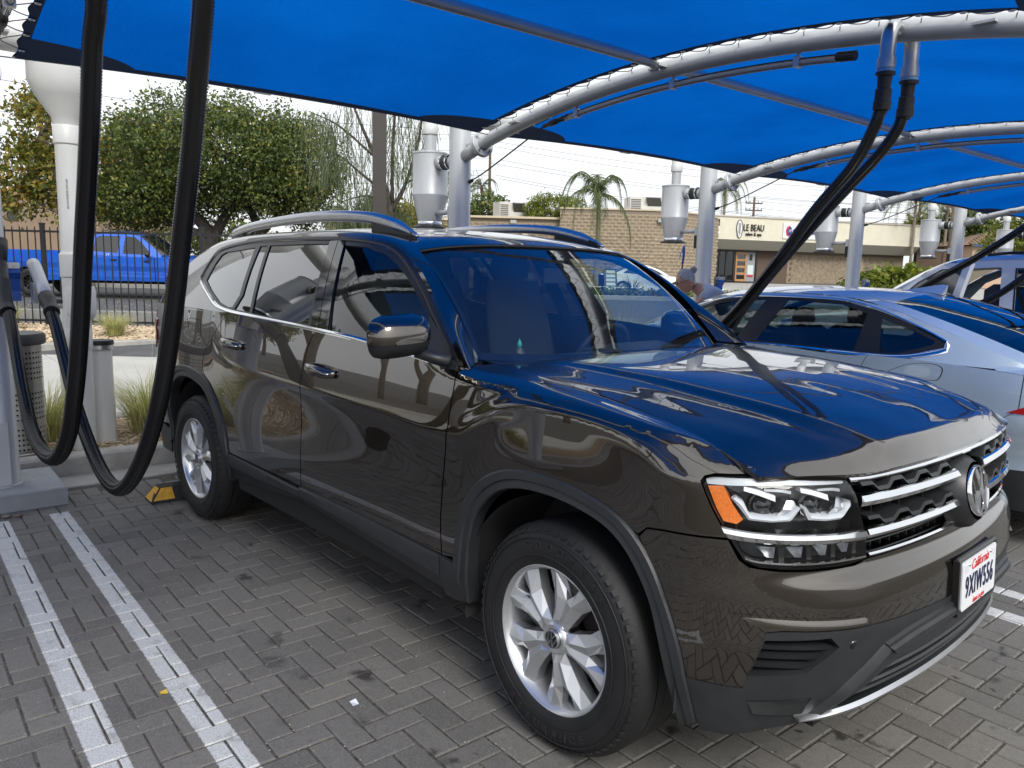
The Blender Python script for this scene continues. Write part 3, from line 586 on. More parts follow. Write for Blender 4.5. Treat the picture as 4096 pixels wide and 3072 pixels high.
# windscreen
WB = np.array([(-.44, 0, 1.175), (-.445, -.2, 1.176), (-.465, -.42, 1.180), (-.52, -.63, 1.188), (-.613, -.786, 1.196)])
WT = np.array([(-1.036, 0, 1.637), (-1.04, -.2, 1.636), (-1.052, -.4, 1.631), (-1.078, -.57, 1.618), (-1.118, -.695, 1.598)])
wb, wt = np.array(cr(WB, 6)), np.array(cr(WT, 6)); v = np.linspace(0, 1, 16)[:, None, None]
WS = wb[None] * (1 - v) + wt[None] * v + np.array([.5, 0, .55]) * (.045 * 4 * v * (1 - v)); WS = np.concatenate([WS[:, ::-1] * [1, -1, 1], WS[:, 1:]], 1)
ws = MB().grid(WS).build('windscreen', WSGLASS, suv, smooth=True, fix=False)
def frit(a, b, c, d): return WS[a:b, c:d] - np.array([.010, 0, .010])
nW = WS.shape[1]; fm = MB(); fm.grid(frit(0, 2, 0, nW)); fm.grid(frit(14, 16, 0, nW)); fm.grid(frit(0, 16, 0, 2)); fm.grid(frit(0, 16, nW - 2, nW)); fm.build('windscreen_border', GLOSSB, ws, smooth=True)
MB().tube([tuple(q + [.004, 0, .004]) for q in WS[-1]], .006, 6).build('windscreen_seal', SATIN, ws)
MB().grid(np.stack([np.array([(-.36, y, 1.172) for y in np.linspace(-.75, .75, 20)]) + np.array([[-.12 * (abs(y) / .75)**2, 0, 0] for y in np.linspace(-.75, .75, 20)]), np.stack([np.interp(np.abs(np.linspace(-.75, .75, 20)), -WB[:, 1], WB[:, 0]) - .02, np.linspace(-.75, .75, 20), np.full(20, 1.178)], 1)], 1)).build('cowl_panel', SATIN, suv)
wp = thing('windscreen_wiper', None, None); wp.parent = suv
MB().tube([(-.42, -.10, 1.185), (-.50, -.30, 1.195), (-.56, -.50, 1.20), (-.60, -.62, 1.205)], [.010, .007, .006, .004], 6).build('wiper_arm', SATIN, wp)
MB().box(-.46, -.40, -.15, -.06, 1.178, 1.203, bev=.008).build('wiper_pivot', SATIN, wp)
wp2 = thing('windscreen_wiper', None, None); wp2.parent = suv
MB().tube([(-.42, .45, 1.185), (-.47, .25, 1.195), (-.50, .0, 1.198), (-.52, -.12, 1.205)], [.010, .007, .006, .004], 6).build('wiper_arm', SATIN, wp2)
# rear screen and tailgate
qr = Qa[100:]; n_ = len(qr); yy_ = np.linspace(-1, 1, 24)
TG = np.array([[(q[0] - .05 * (1 - abs(t)**2.5), t * -q[1], q[2] + .02 * (1 - t * t)) for t in yy_] for q in qr])
tg = MB().grid(TG).build('tailgate', PAINT, suv, smooth=True)
MB().grid(TG[6:34, 3:-3] + [-.004, 0, .004]).build('rear_window', PRIVG, tg, smooth=True)
for mir in (False, True):
    panel('tail_lamp', W_side, [(-3.68, 1.155), (-3.80, 1.165), (-4.05, 1.150), (-4.15, 1.06), (-4.1, .965), (-3.86, .955), (-3.76, 1.02)], REDL, suv, step=.03, off=.006, mirror=mir)
    strip('tail_lamp_band', [(-3.76, 1.045), (-3.9, 1.035), (-4.1, 1.03)], [(-3.78, 1.005), (-3.9, .995), (-4.1, .992)], [(0, .0), (0, .009), (1, .009), (1, 0)], LAMPW, suv, n=12, surf=W_side, mirror=mir)
    panel('rear_bumper_cladding', W_side, [(-3.51, .45), (-3.52, .30), (-4.0, .28), (S_REAR, .28), (S_REAR, .46), (-4, .46)], CLAD, suv, step=.06, off=.006, mirror=mir)
# roof rails
for sy in (-1, 1):
    path = [tuple(q) for q in cr([(-3.27, sy * .612, 1.694), (-3.12, sy * .615, 1.722), (-2.88, sy * .615, 1.750), (-2.45, sy * .613, 1.774), (-2.05, sy * .612, 1.780), (-1.65, sy * .612, 1.762), (-1.40, sy * .615, 1.718), (-1.24, sy * .618, 1.668)], 6)]
    n_ = len(path); rr = [.007 + .015 * min(1, i / 4, (n_ - 1 - i) / 6) for i in range(n_)]
    rl = MB().tube(path, rr, 12, flat=1.25).build('roof_rail', BRIGHT, suv, smooth=True)
    for xs in ((-3.22, -3.05, 1.690), (-1.60, -1.27, 1.655)):
        z0 = xs[2]; pr = [(xs[0], z0), (xs[1], z0), (xs[1] - .0, z0 + .03), ((xs[0] + xs[1]) / 2, z0 + .065 + .02 * (xs[0] > -2)), (xs[0], z0 + (.055 if xs[0] < -2 else .105))]
        MB().prism(pr, sy * .600, sy * .628, 'y').build('rail_foot', SATIN, rl)
# ---- front lamps
HLP = [(.503, .990), (.512, 1.008), (.540, 1.014), (.62, 1.017), (.75, 1.015), (.905, 1.010), (.932, .974), (.955, .91), (.975, .86), (.996, .80), (.985, .785), (.90, .780), (.75, .781), (.66, .786), (.622, .800), (.590, .846), (.562, .889), (.532, .937)]
for mir in (False, True):
    hs = tag(link('headlight', None, suv)); 
    P_ = dict(mirror=mir)
    hl = hs
    panel('lamp_housing', W_side, inset(HLP, .985), LAMPD, hl, step=.05, off=-.075, lip=0, **P_)
    Lp = dens(HLP, .03); A = W_side(np.array([q[0] for q in Lp]), np.array([q[1] for q in Lp]), .002); B = W_side(np.array([q[0] for q in Lp]), np.array([q[1] for q in Lp]), -.075)
    S2 = np.stack([A, B], 1) * ([1, -1, 1] if mir else [1, 1, 1]); MB().grid(S2, wrap=True).build('lamp_surround', SATIN, hl, smooth=True)
    panel('lamp_lens', W_side, inset(HLP, .992), LENS, hl, step=.03, off=.005, **P_)
    panel('amber_reflector', W_side, [(.513, .984), (.554, .990), (.585, .94), (.613, .905), (.598, .892), (.562, .896), (.540, .93)], AMBER, hl, step=.02, off=-.014, lip=.03, **P_)
    strip('lamp_brow', [(.508, 1.004), (.54, 1.011), (.70, 1.013), (.90, 1.006)], [(.512, .990), (.565, .992), (.70, .999), (.902, .998)], [(0, -.01), (0, -.004), (1, -.010), (1, -.03)], LAMPW, hl, n=24, surf=W_side, **P_)
    for pts in ([(.578, .958), (.600, .938), (.628, .905), (.69, .902), (.742, .906), (.770, .940)], [(.776, .938), (.792, .908), (.85, .902), (.900, .903), (.935, .935), (.931, .950)]):
        pts2 = [(a + (.012 if i < 2 else -.012 if i > 3 else .004), b + (.002 if i in (0, 5) else .011)) for i, (a, b) in enumerate(pts)]
        strip('light_guide', pts2, pts, [(0, -.055), (0, -.018), (.5, -.010), (1, -.014), (1, -.03)], LAMPW, hl, n=30, surf=W_side, smp=False, **P_)
    for a in (.735, .895):
        strip('light_guide', [(a, .955), (a + .02, .955), (a + .028, .942)], [(a - .028, .915), (a - .005, .912), (a + .010, .918)], [(0, -.03), (.5, -.02), (1, -.03)], BRIGHT, hl, n=6, surf=W_side, **P_)
    for a in (.61, .765):
        strip('projector_brow', [(a, .992), (a + .04, .985), (a + .085, .972)], [(a, .982), (a + .035, .974), (a + .085, .958)], [(0, -.03), (0, -.012), (1, -.008), (1, -.04)], LAMPW, hl, n=10, surf=W_side, **P_)
        pc = W_side(np.array(a + .062), np.array(.935), -.05) * ([1, -1, 1] if mir else [1, 1, 1])
        pn = norm_of(W_side, np.array(a + .06), np.array(.935)) * ([1, -1, 1] if mir else [1, 1, 1])
        MB().lathe([(0, .012), (.018, .009), (.028, 0), (.032, -.01), (.034, .004), (.036, -.02)], 20).xf(Matrix.Translation(Vector(pc)) @ Vector(pn).to_track_quat('Z', 'Y').to_matrix().to_4x4()).build('projector', GLOSSB, hl, smooth=True)
        strip('projector_bridge', [(a + .055, .988), (a + .10, .988), (a + .13, .984)], [(a + .055, .982), (a + .10, .981), (a + .13, .976)], [(0, -.03), (0, -.015), (1, -.015), (1, -.04)], BRIGHT, hl, n=8, surf=W_side, **P_)
    strip('lamp_chrome_bar', [(.559, .888), (.60, .884), (.66, .880), (.80, .876), (.966, .872)], [(.580, .854), (.61, .851), (.70, .848), (.82, .844), (.985, .838)], [(0, -.03), (0, .008), (.08, .013), (.42, .016), (.52, .010), (.9, .004), (1, .0), (1, -.03)], CHROME, suv, n=40, surf=W_side, ang=20, **P_)
    for a in (.655, .735, .815, .895):
        strip('reflector_cell', [(a, .836), (a + .05, .834)], [(a + .028, .806), (a + .048, .804)], [(0, -.02), (.5, -.045), (1, -.02)], BRIGHT, hl, n=4, surf=W_side, **P_)
        strip('cell_divider', [(a + .055, .836), (a + .070, .836)], [(a + .06, .800), (a + .075, .800)], [(0, -.06), (0, -.012), (1, -.012), (1, -.06)], SATIN, hl, n=3, surf=W_side, **P_)
    strip('lower_chrome_line', [(.622, .811), (.66, .803), (.80, .797), (.990, .795)], [(.624, .806), (.662, .798), (.80, .792), (.992, .790)], [(0, -.01), (0, .005), (1, .005), (1, -.01)], CHROME, hl, n=24, surf=W_side, **P_)
# ---- grille
GR = [(.912, 1.008), (.94, .966), (.962, .905), (.985, .855), (1.003, .790), (1.3, .792), (S_MAX, .794), (S_MAX, 1.012), (1.3, 1.010), (1.05, 1.008)]
GR = [(.912, 1.008), (1.05, 1.008), (1.3, 1.010), (S_MAX, 1.012), (S_MAX, .794), (1.3, .792), (1.003, .790), (.985, .855), (.962, .905), (.94, .966)]
gl = tag(link('grille', None, suv))
gfull = center_loop(GR)
panel('grille_backing', W_front, gfull, DARK, gl, step=.06, off=-.085, lip=0)
GP = mat('grille_plastic', (.022, .023, .025), .38)
for i in range(26):
    s0 = .96 + i * .0475
    if s0 > 2 * S_MAX - .95: break
    strip('grille_fin', [(s0, 1.005), (s0 + .004, 1.005)], [(s0 + .01, .795), (s0 + .014, .795)], [(0, -.08), (0, -.035), (1, -.035), (1, -.08)], GP, gl, n=2, smooth=False)
for z in (.985, .93, .845, .815):
    strip('grille_blade', [(.95, z + .002), (S_MAX, z + .003)], [(.95, z - .002), (S_MAX, z - .001)], [(0, -.08), (0, -.03), (1, -.03), (1, -.08)], GP, gl, n=20, sym=True, smooth=False)
strip('grille_chrome_top', [(.915, 1.014), (1.05, 1.014), (1.3, 1.018), (S_MAX, 1.020)], [(.918, 1.003), (1.05, 1.003), (1.3, 1.006), (S_MAX, 1.008)], [(0, -.02), (0, .004), (.5, .007), (1, .003), (1, -.02)], CHROME, gl, n=40, sym=True, ang=40)
strip('grille_chrome_bottom', [(1.002, .800), (1.1, .800), (1.3, .801), (S_MAX, .802)], [(1.005, .790), (1.1, .790), (1.3, .791), (S_MAX, .792)], [(0, -.02), (0, .004), (.5, .008), (1, .004), (1, -.02)], CHROME, gl, n=40, sym=True, ang=40)
for zt, zb, s0, se in ((.971, .934, .945, S_MAX - .115), (.878, .842, .972, S_MAX - .06)):
    for mir in (False, True):
        strip('grille_chrome_bar', [(s0, zt), (s0 + .3, zt + .002), (se, zt + .003)], [(s0 + .008, zb), (s0 + .3, zb + .002), (se + .015, zb + .003)],
              [(0, -.03), (0, .002), (.12, .012), (.5, .018), (.56, .010), (.95, .004), (1, -.03)], CHROME, gl, n=30, mirror=mir, ang=20)
        # zigzag black crest with notches above the bar
        x = s0 + .004; top = []; k = 0
        while x < se - .01:
            hi = k % 2 == 0; top += [(x, zt + (.030 if hi else .012)), (x + .045, zt + (.030 if hi else .012))]; x += .068; k += 1
        top = top[:-1]; bot = [(q[0] + .006, q[1] - .010) for q in top]
        strip('grille_crest', top, bot, [(0, -.06), (0, .006), (1, .008), (1, -.06)], GP, gl, n=90, mirror=mir, smp=False, ang=25)
# round emblem
def emblem(name, r, parent, M, ring=CHROME, face=GLOSSB):
    e = tag(link(name, None, parent)); n_ = 40
    MB().lathe([(r, -.012), (r, .004), (r * .97, .008), (r * .90, .008), (r * .88, .003), (r * .88, -.002)], n_).xf(M).build('emblem_ring', ring, e, smooth=True, ang=40)
    MB().lathe([(0, .001), (r * .9, .001), (r * .9, -.012)], n_).xf(M).build('emblem_face', face, e, smooth=True, ang=40)
    mb = MB(); w_ = r * .105
    def bar(a, b):
        a, b = np.array(a) * r, np.array(b) * r; mb.add([(a[0] - w_ / 2, a[1], .001), (a[0] + w_ / 2, a[1], .001), (b[0] + w_ / 2, b[1], .001), (b[0] - w_ / 2, b[1], .001), (a[0] - w_ / 2, a[1], .0075), (a[0] + w_ / 2, a[1], .0075), (b[0] + w_ / 2, b[1], .0075), (b[0] - w_ / 2, b[1], .0075)],
                                                    [(4, 5, 6, 7), (0, 1, 5, 4), (1, 2, 6, 5), (2, 3, 7, 6), (3, 0, 4, 7)])
    for sx in (-1, 1):
        bar((sx * .33, .80), (sx * .02, .10)); bar((sx * .66, .56), (sx * .33, -.78)); bar((sx * .33, -.78), (sx * .02, -.02))
    mb.xf(M).build('emblem_letters', ring, e); return e
EM = Matrix.Translation((.872, 0, .893)) @ Matrix.Rotation(R(-12), 4, 'Y') @ Matrix.Rotation(R(90), 4, 'Y') @ Matrix.Rotation(R(90), 4, 'Z')
emblem('front_emblem', .080, gl, EM)
MB().lathe([(.090, -.004), (.112, -.03), (.120, -.07)], 32).xf(EM).build('emblem_surround', GP, gl, smooth=True)
# number plate
PL = Matrix.Translation((.902, 0, .625)) @ Matrix.Rotation(R(-3), 4, 'Y')
plw = mat('plate_white', (.72, .73, .75), .35, noise=.05, nscale=30); plb = mat('plate_blue_ink', (.008, .012, .06), .4); plr = mat('plate_red_ink', (.55, .02, .03), .4)
npl = tag(link('number_plate', None, suv)); npl.matrix_local = PL
MB().box(-.022, -.003, -.168, .168, -.090, .088, bev=.006).build('plate_holder', SATIN, npl)
def rrect(w, h, r, n=6): return [(sx * (w - r) + r * math.cos(a), sz * (h - r) + r * math.sin(a)) for sx, sz, a0 in ((1, 1, 0), (-1, 1, 90), (-1, -1, 180), (1, -1, 270)) for a in [R(a0 + 90 * i / n) for i in range(n + 1)]]
MB().prism(rrect(.1525, .076, .012), -.004, .001, 'x').build('plate_panel', plw, npl)
TR = (R(90), 0, R(90))
text_mb('9XIW556', .082, plb, 'plate_characters', npl, ext=.0012, spacing=1.13, loc=(.0022, 0, -.011), rot=TR, scale=(.70, 1.15, 1), bold=.0004)
text_mb('California', .044, plr, 'plate_state_name', npl, ext=.0006, shear=.35, loc=(.0017, .0, .052), rot=TR, scale=(.92, 1, 1))
text_mb('dmv.ca.gov', .024, plr, 'plate_web_address', npl, ext=.0006, loc=(.0017, .0, -.064), rot=TR)
for y in (-.095, .095):
    MB().lathe([(0, .004), (.005, .003), (.006, 0)], 10, ax='x', o=(.001, y, .060)).build('plate_screw', BRIGHT, npl, smooth=True)
    MB().box(.0006, .0016, y * 1.28 - .016, y * 1.28 + .016, .040, .064).build('plate_sticker', mat('sticker_paper', (.62, .60, .66), .5), npl)
# ---- mirrors
for sy, nm in ((-1, 'door_mirror'), (1, 'door_mirror')):
    mr = tag(link(nm, None, suv)); Mm = Matrix.Translation((-.70, -1.095, 1.292)) @ Matrix.Rotation(R(8), 4, 'Z') if sy < 0 else Matrix.Translation((-.93, .975, 1.25)) @ Matrix.Rotation(R(-78), 4, 'Z')
    def shell(zlo, zhi, sc=1.):
        P = []
        for t in np.linspace(zlo, zhi, 9):
            row = []
            zz = t; kz = math.sqrt(max(0, 1 - abs(zz)**2.6))
            for a in np.linspace(-90, 90, 21):
                ca, sa = math.cos(R(a)), math.sin(R(a)); ex = .75
                yv = math.copysign(abs(sa)**ex, sa) * .132 * (.55 + .45 * kz) * sc; xv = abs(ca)**ex * .095 * (.35 + .65 * kz) * sc
                if sy * yv > 0: yv *= 1.0
                row.append((xv, yv, zz * .076 * sc - .006 * (yv * sy / .13)))
            P.append(row)
        return np.array(P)
    up_ = MB().grid(shell(-.28, 1)); 
    up_.xf(Mm).build('mirror_cap', PAINT, mr, smooth=True)
    MB().grid(shell(-1, -.30, .985)).xf(Mm).build('mirror_base_shell', BLKP, mr, smooth=True)
    bk = shell(-1, 1, .97); e = np.concatenate([bk[:, 0], bk[::-1, -1]]); MB().add([tuple(q) for q in e], [tuple(range(len(e)))]).xf(Mm).build('mirror_glass', CHROME, mr)
    MB().tube([(-.685, sy * 1.02, 1.232), (-.645, sy * .965, 1.212), (-.60, sy * .925, 1.200)], [.030, .030, .034], 10, flat=.7).build('mirror_arm', CLAD, mr, smooth=True)
    strip('mirror_foot', [(-.745, 1.218), (-.66, 1.212), (-.60, 1.205), (-.562, 1.188)], [(-.745, 1.198), (-.66, 1.170), (-.60, 1.160), (-.562, 1.155)], [(0, -.01), (0, .012), (1, .016), (1, -.01)], CLAD, mr, n=12, surf=W_gh, mirror=sy > 0)
    MB().lathe([(0, .04), (.052, .028), (.060, 0), (.052, -.028), (0, -.04)], 8).xf(Matrix.Translation((-5, 0, -5)))
    panel('mirror_sail_trim', W_gh, [(-.812, 1.352), (-.745, 1.213), (-.575, 1.190), (-.62, 1.228), (-.70, 1.285)], CLAD, suv, step=.03, off=.002, mirror=sy > 0)
# ---- door handles
for (x0, x1, z, par) in ((-1.575, -1.335, 1.075, FD), (-2.525, -2.285, 1.110, RD)):
    h = tag(link('door_handle', None, par))
    xs = np.linspace(x0 + .02, x1 - .045, 12); P = []
    yb = W_side(np.array((x0 + x1) / 2), np.array(z))[1]
    cx, wz = (x0 + x1) / 2 - .005, .034
    mb = MB(); rings = []
    for k, (rr, dd) in enumerate(((1.0, .0012), (.93, -.004), (.7, -.010), (.0, -.012))):
        ring = []
        for a in range(28):
            t = 2 * PI * a / 28; px = cx + math.copysign(abs(math.cos(t))**.7, math.cos(t)) * .085 * rr; pz = z - .006 + math.sin(t) * wz * rr
            ring.append(tuple(W_side(np.array(px), np.array(pz), dd)))
        rings.append(ring)
    mb.grid(np.array(rings).transpose(1, 0, 2), wrap=True).build('handle_recess', PAINT, h, smooth=True)
    path = []
    for t in np.linspace(0, 1, 14):
        px = x0 + (x1 - x0) * t; o_ = .004 + .034 * math.sin(PI * min(1, t * 1.05))**.6 * (1 if t < .95 else .9); path.append(tuple(W_side(np.array(px), np.array(z + .006 - .014 * t), o_)))
    MB().tube(path, [.006 + .013 * math.sin(PI * (.06 + .88 * t))**.5 for t in np.linspace(0, 1, 14)], 10, flat=1.35).build('handle_grip', PAINT, h, smooth=True)
    MB().tube([(a, b - .012, c + .0) for a, b, c in path[1:-1]], .0055, 8, flat=.7).build('handle_chrome_strip', CHROME, h, smooth=True)
# ---- wheels
def wheel(x, y, side, rot, yaw=0., letter=False):
    w = tag(link('wheel', None, suv)); w.location = (x, y, .372); w.rotation_euler = (0, rot, yaw) if side < 0 else (0, rot, PI + yaw)
    # local: outer face towards -y
    tp = [(.236, -.118), (.250, -.127), (.285, -.133), (.320, -.131), (.345, -.120), (.362, -.105), (.3705, -.085)]
    treadp = []
    for c in (-.072, -.030, .008, .046):
        treadp += [(.3735, c - .012 if c > -.07 else c - .008), (.3740, c + .024), (.365, c + .0255), (.365, c + .031)]
    prof = tp + treadp + [(.3725, .085)] + [(r, -y_) for r, y_ in tp[::-1]]
    ty = MB().lathe(prof, 96, ax='y'); o = ty.build('tyre', RUBBER, w, smooth=True, ang=35)
    lug = MB()
    for k in range(64):
        c = 2 * PI * k / 64
        for (ya, yb_, r0) in ((-.124, -.076, .358), (.076, .124, .358)):
            for dd in (0,):
                v = []
                for yy_, rr_ in ((ya, r0 - .012 if ya < 0 else r0 + .010), (yb_, r0 + .010 if ya < 0 else r0 - .012)):
                    for h_ in (0, .0062):
                        for da in (-.030, .024): v.append(((rr_ + h_) * math.cos(c + da), yy_, (rr_ + h_) * math.sin(c + da)))
                lug.add(v, [(0, 1, 3, 2), (4, 6, 7, 5), (0, 2, 6, 4), (1, 5, 7, 3), (2, 3, 7, 6), (0, 4, 5, 1)])
    tag(lug.build('tread_lugs', RUBBER, o), kind='stuff')
    for rr_, h_ in ((.272, .0015), (.328, .0015)): MB().lathe([(rr_, -.1325), (rr_ + .001, -.1345), (rr_ + .004, -.1345), (rr_ + .005, -.132)], 72, ax='y').build('sidewall_ring', RUBBER, o, smooth=True)
    if letter:
        for word, a0, da in (('GOODYEAR', 128, 9.5), ('ASSURANCE', 312, 8.0)):
            for i, ch in enumerate(word):
                a = R(a0 - i * da) if a0 < 200 else R(a0 - len(word) * da / 2 - (-i) * da - 20)
                rr_ = .306
                t = text_mb(ch, .036, RUBLET, 'tyre_letter', o, ext=.0014, bold=.001)
                # text plane faces -y, up = radial (flipped for the lower word)
                c_, s_ = math.cos(a), math.sin(a); up = Vector((c_, 0, s_)) * (1 if a0 < 200 else -1); zx = Vector((0, -1, 0)); xx = up.cross(zx)
                t.matrix_local = Matrix.Translation((c_ * rr_, -.1338, s_ * rr_)) @ Matrix((xx, up, zx)).transposed().to_4x4()
    rim = [(.238, .10), (.238, -.105), (.2445, -.112), (.2440, -.120), (.2385, -.1215), (.2300, -.116), (.2250, -.100), (.2150, -.080), (.2120, .02), (.205, .10)]
    rm = MB().lathe(rim, 64, ax='y').build('rim', ALLOY, w, smooth=True, ang=40)
    Y0 = -.098
    def V(t, r, dy): return (t, Y0 - dy, r)
    def arm(mb, sg):
        v = [V(0, .040, .004), V(sg * .033, .044, .000), V(sg * .016, .075, .014), V(sg * .044, .088, -.006), V(0, .075, .008), V(0, .150, .004), V(sg * .031, .150, .016), V(sg * .066, .145, -.006),
             V(sg * .070, .216, .010), V(sg * .108, .199, -.006), V(sg * .034, .223, .000), V(sg * .019, .180, -.004), V(0, .152, -.022), V(sg * .034, .223, -.03), V(sg * .108, .199, -.04), V(sg * .066, .145, -.045), V(sg * .044, .088, -.045), V(sg * .033, .044, -.04)]
        f = [(0, 1, 2, 4), (1, 3, 2), (2, 3, 7, 6), (4, 2, 6, 5), (6, 7, 9, 8), (5, 6, 8, 10, 11), (5, 11, 12), (11, 10, 13, 12), (9, 14, 15, 7), (7, 15, 16, 3), (3, 16, 17, 1)]
        mb.add([(q[0], q[1], q[2]) for q in v], [ff[::sg] for ff in f])
    for k in range(5):
        mb = MB(); arm(mb, 1); arm(mb, -1); mb.xf(Matrix.Rotation(2 * PI * k / 5, 4, 'Y')); mb.build('spoke', ALLOY, w)
    hub = MB().lathe([(.032, -.106), (.045, -.108), (.056, -.100), (.060, -.085), (.062, -.05)], 40, ax='y').build('hub', ALLOY, w, smooth=True, ang=40)
    for k in range(5):
        a = 2 * PI * (k + .5) / 5 + PI / 2; MB().lathe([(0, -.088), (.0105, -.088), (.0105, -.080), (.0135, -.080), (.0155, -.092), (.018, -.092), (.019, -.05)], 12, ax='y', o=(.057 * math.cos(a), 0, .057 * math.sin(a))).build('lug_nut', GLOSSB, w, smooth=True, ang=40)
    Mx = Matrix.Translation((0, -.110, 0)) @ Matrix.Rotation(R(90), 4, 'X') 
    emblem('hub_emblem', .030, w, Mx, BRIGHT, SATIN) if letter or True else None
    MB().lathe([(.05, -.01), (.155, -.01), (.155, .012), (.05, .012)], 40, ax='y').build('brake_disc', BRAKE, w, smooth=True, ang=40)
    MB().box(-.17, -.10, -.045, .04, -.07, .08, bev=.01).build('brake_caliper', BRAKE, w)
    MB().lathe([(.0, .05), (.205, .05), (.205, .10)], 32, ax='y').build('wheel_back', DARK, w)
    return w
wheel(-.0, -.852, -1, R(18), yaw=R(-2.0), letter=True); wheel(-2.979, -.860, -1, R(-9), letter=False)
wheel(-.0, .852, 1, .3); wheel(-2.979, .860, 1, 1.)
for x in (0, -2.979):
    for sy in (-1, 1):
        P = []
        for a in np.linspace(-6, 192, 40):
            r_ = .46; P.append([(x + r_ * math.cos(R(a)) * (1 if x == 0 else .98), y, .375 + r_ * math.sin(R(a))) for y in (sy * .955, sy * .80, sy * .62)])
        P = np.array(P); P[:, 0] = P[:, 0] + 0
        MB().grid(P).build('wheel_arch_liner', LINER, suv, smooth=True)
        MB().add([(x + .46 * math.cos(R(a)), sy * .63, .375 + .46 * math.sin(R(a))) for a in np.linspace(-6, 192, 24)], [tuple(range(24))]).build('wheel_arch_wall', LINER, suv)
# ---- cabin
cab = tag(link('cabin_interior', None, suv))
MB().grid(np.array([[(-.46 - .10 * (abs(y) / .7)**2, y, 1.16), (-.62, y, 1.175), (-.80, y, 1.165 + (.03 if .15 < y < .6 else 0)), (-.90, y, 1.12), (-.93, y, .9)] for y in np.linspace(-.86, .86, 24)])).build('dashboard', INTD, cab, smooth=True)
MB().box(-3.4, -.9, -.84, .84, .55, .62).build('cabin_floor', INTD, cab)
def seat(x, y, w, parent=cab, hd=True):
    s_ = tag(link('seat', None, parent))
    MB().grid(np.array([[(x + a, y + b * w, .92 + .06 * math.cos(b * 2)) for b in np.linspace(-.5, .5, 8)] for a in np.linspace(0, .5, 5)])).build('seat_cushion', INTF, s_, smooth=True)
    P = [[(x - .02 - .14 * t + .05 * math.cos(b) * (1 - abs(t - .5)), y + w * .5 * math.sin(b) * (1 - .25 * t**3), .95 + .52 * t) for b in np.linspace(0, 2 * PI, 18)] for t in np.linspace(0, 1, 9)]
    mb = MB().grid(np.array(P)); mb.add(P[-1][:-1], [tuple(range(17))]); mb.build('seat_back', INTF, s_, smooth=True)
    if hd:
        hx, hz = x - .18, 1.545
        mb = MB().lathe([(0, -.10), (.09, -.095), (.135, -.05), (.142, 0), (.130, .05), (.085, .085), (0, .09)], 20); mb.v = [(hx + q[0] * .42, y + q[1], hz + q[2]) for q in mb.v]; mb.build('headrest', INTF, s_, smooth=True)
        for d in (-.05, .05): MB().tube([(hx, y + d, 1.42), (hx, y + d, 1.50)], .006, 6).build('headrest_post', CHROME, s_)
seat(-1.55, -.38, .50); seat(-1.55, .38, .50); seat(-2.35, -.45, .5); seat(-2.35, .42, .5); seat(-3.0, 0, 1.1, hd=False)
sw = tag(link('steering_wheel', None, cab)); Ms = Matrix.Translation((-1.02, .38, 1.10)) @ Matrix.Rotation(R(-65), 4, 'Y')
MB().tube([(.185 * math.cos(a), .185 * math.sin(a), 0) for a in np.linspace(0, 2 * PI, 33)], .015, 8, cap=False).xf(Ms).build('wheel_rim', INTD, sw, smooth=True)
MB().box(-.06, .06, -.17, .17, -.02, .015, bev=.01).xf(Ms).build('wheel_centre', INTD, sw)
im = tag(link('interior_mirror', None, cab)); MB().box(-.985, -.965, -.10, .13, 1.475, 1.545, bev=.006).build('mirror_body', INTD, im); MB().tube([(-.975, .015, 1.54), (-.97, .015, 1.60)], .012, 8).build('mirror_stem', INTD, im)
MB().grid(np.array([[(x, y, 1.60 + .06 * (1 - (y / .62)**2) - .05 * max(0, (-1.3 - x) * -0)) for y in np.linspace(-.62, .62, 9)] for x in (-1.12, -2, -3.2)])).build('headliner', mat('headliner_cloth', (.30, .31, .31), .9), cab)
for x in (-1.75, -2.75): 
    for sy in (-1, 1): MB().add([(x - .05, sy * .90, 1.22), (x + .06, sy * .90, 1.22), (x - .02, sy * .69, 1.63), (x - .16, sy * .69, 1.63)], [(0, 1, 2, 3)]).build('pillar_lining', INTD, cab)
# little seated figure on the dashboard
fgm = mat('weathered_bronze', (.10, .09, .08), .5, .4, noise=.4, nscale=60); tq = mat('turquoise_top', (.05, .38, .36), .45)
fig = thing('dashboard_figurine', 'small seated bronze figurine with turquoise head on the dashboard behind the windscreen', 'figurine', (-.600, -.585, 1.178))
MB().lathe([(0, 0), (.026, 0), (.027, .008), (.022, .011), (.025, .018), (.022, .026), (.014, .032), (.015, .045), (.013, .052), (.006, .056)], 16).build('figurine_body', fgm, fig, smooth=True)
MB().lathe([(.004, .054), (.009, .060), (.010, .068), (.0085, .074), (.006, .079), (.003, .084), (0, .092)], 14).build('figurine_head', tq, fig, smooth=True)
for s_ in (-1, 1): MB().tube([(0, s_ * .012, .048), (.006, s_ * .017, .036), (.014, s_ * .008, .030)], .004, 6).build('figurine_arm', fgm, fig, smooth=True)
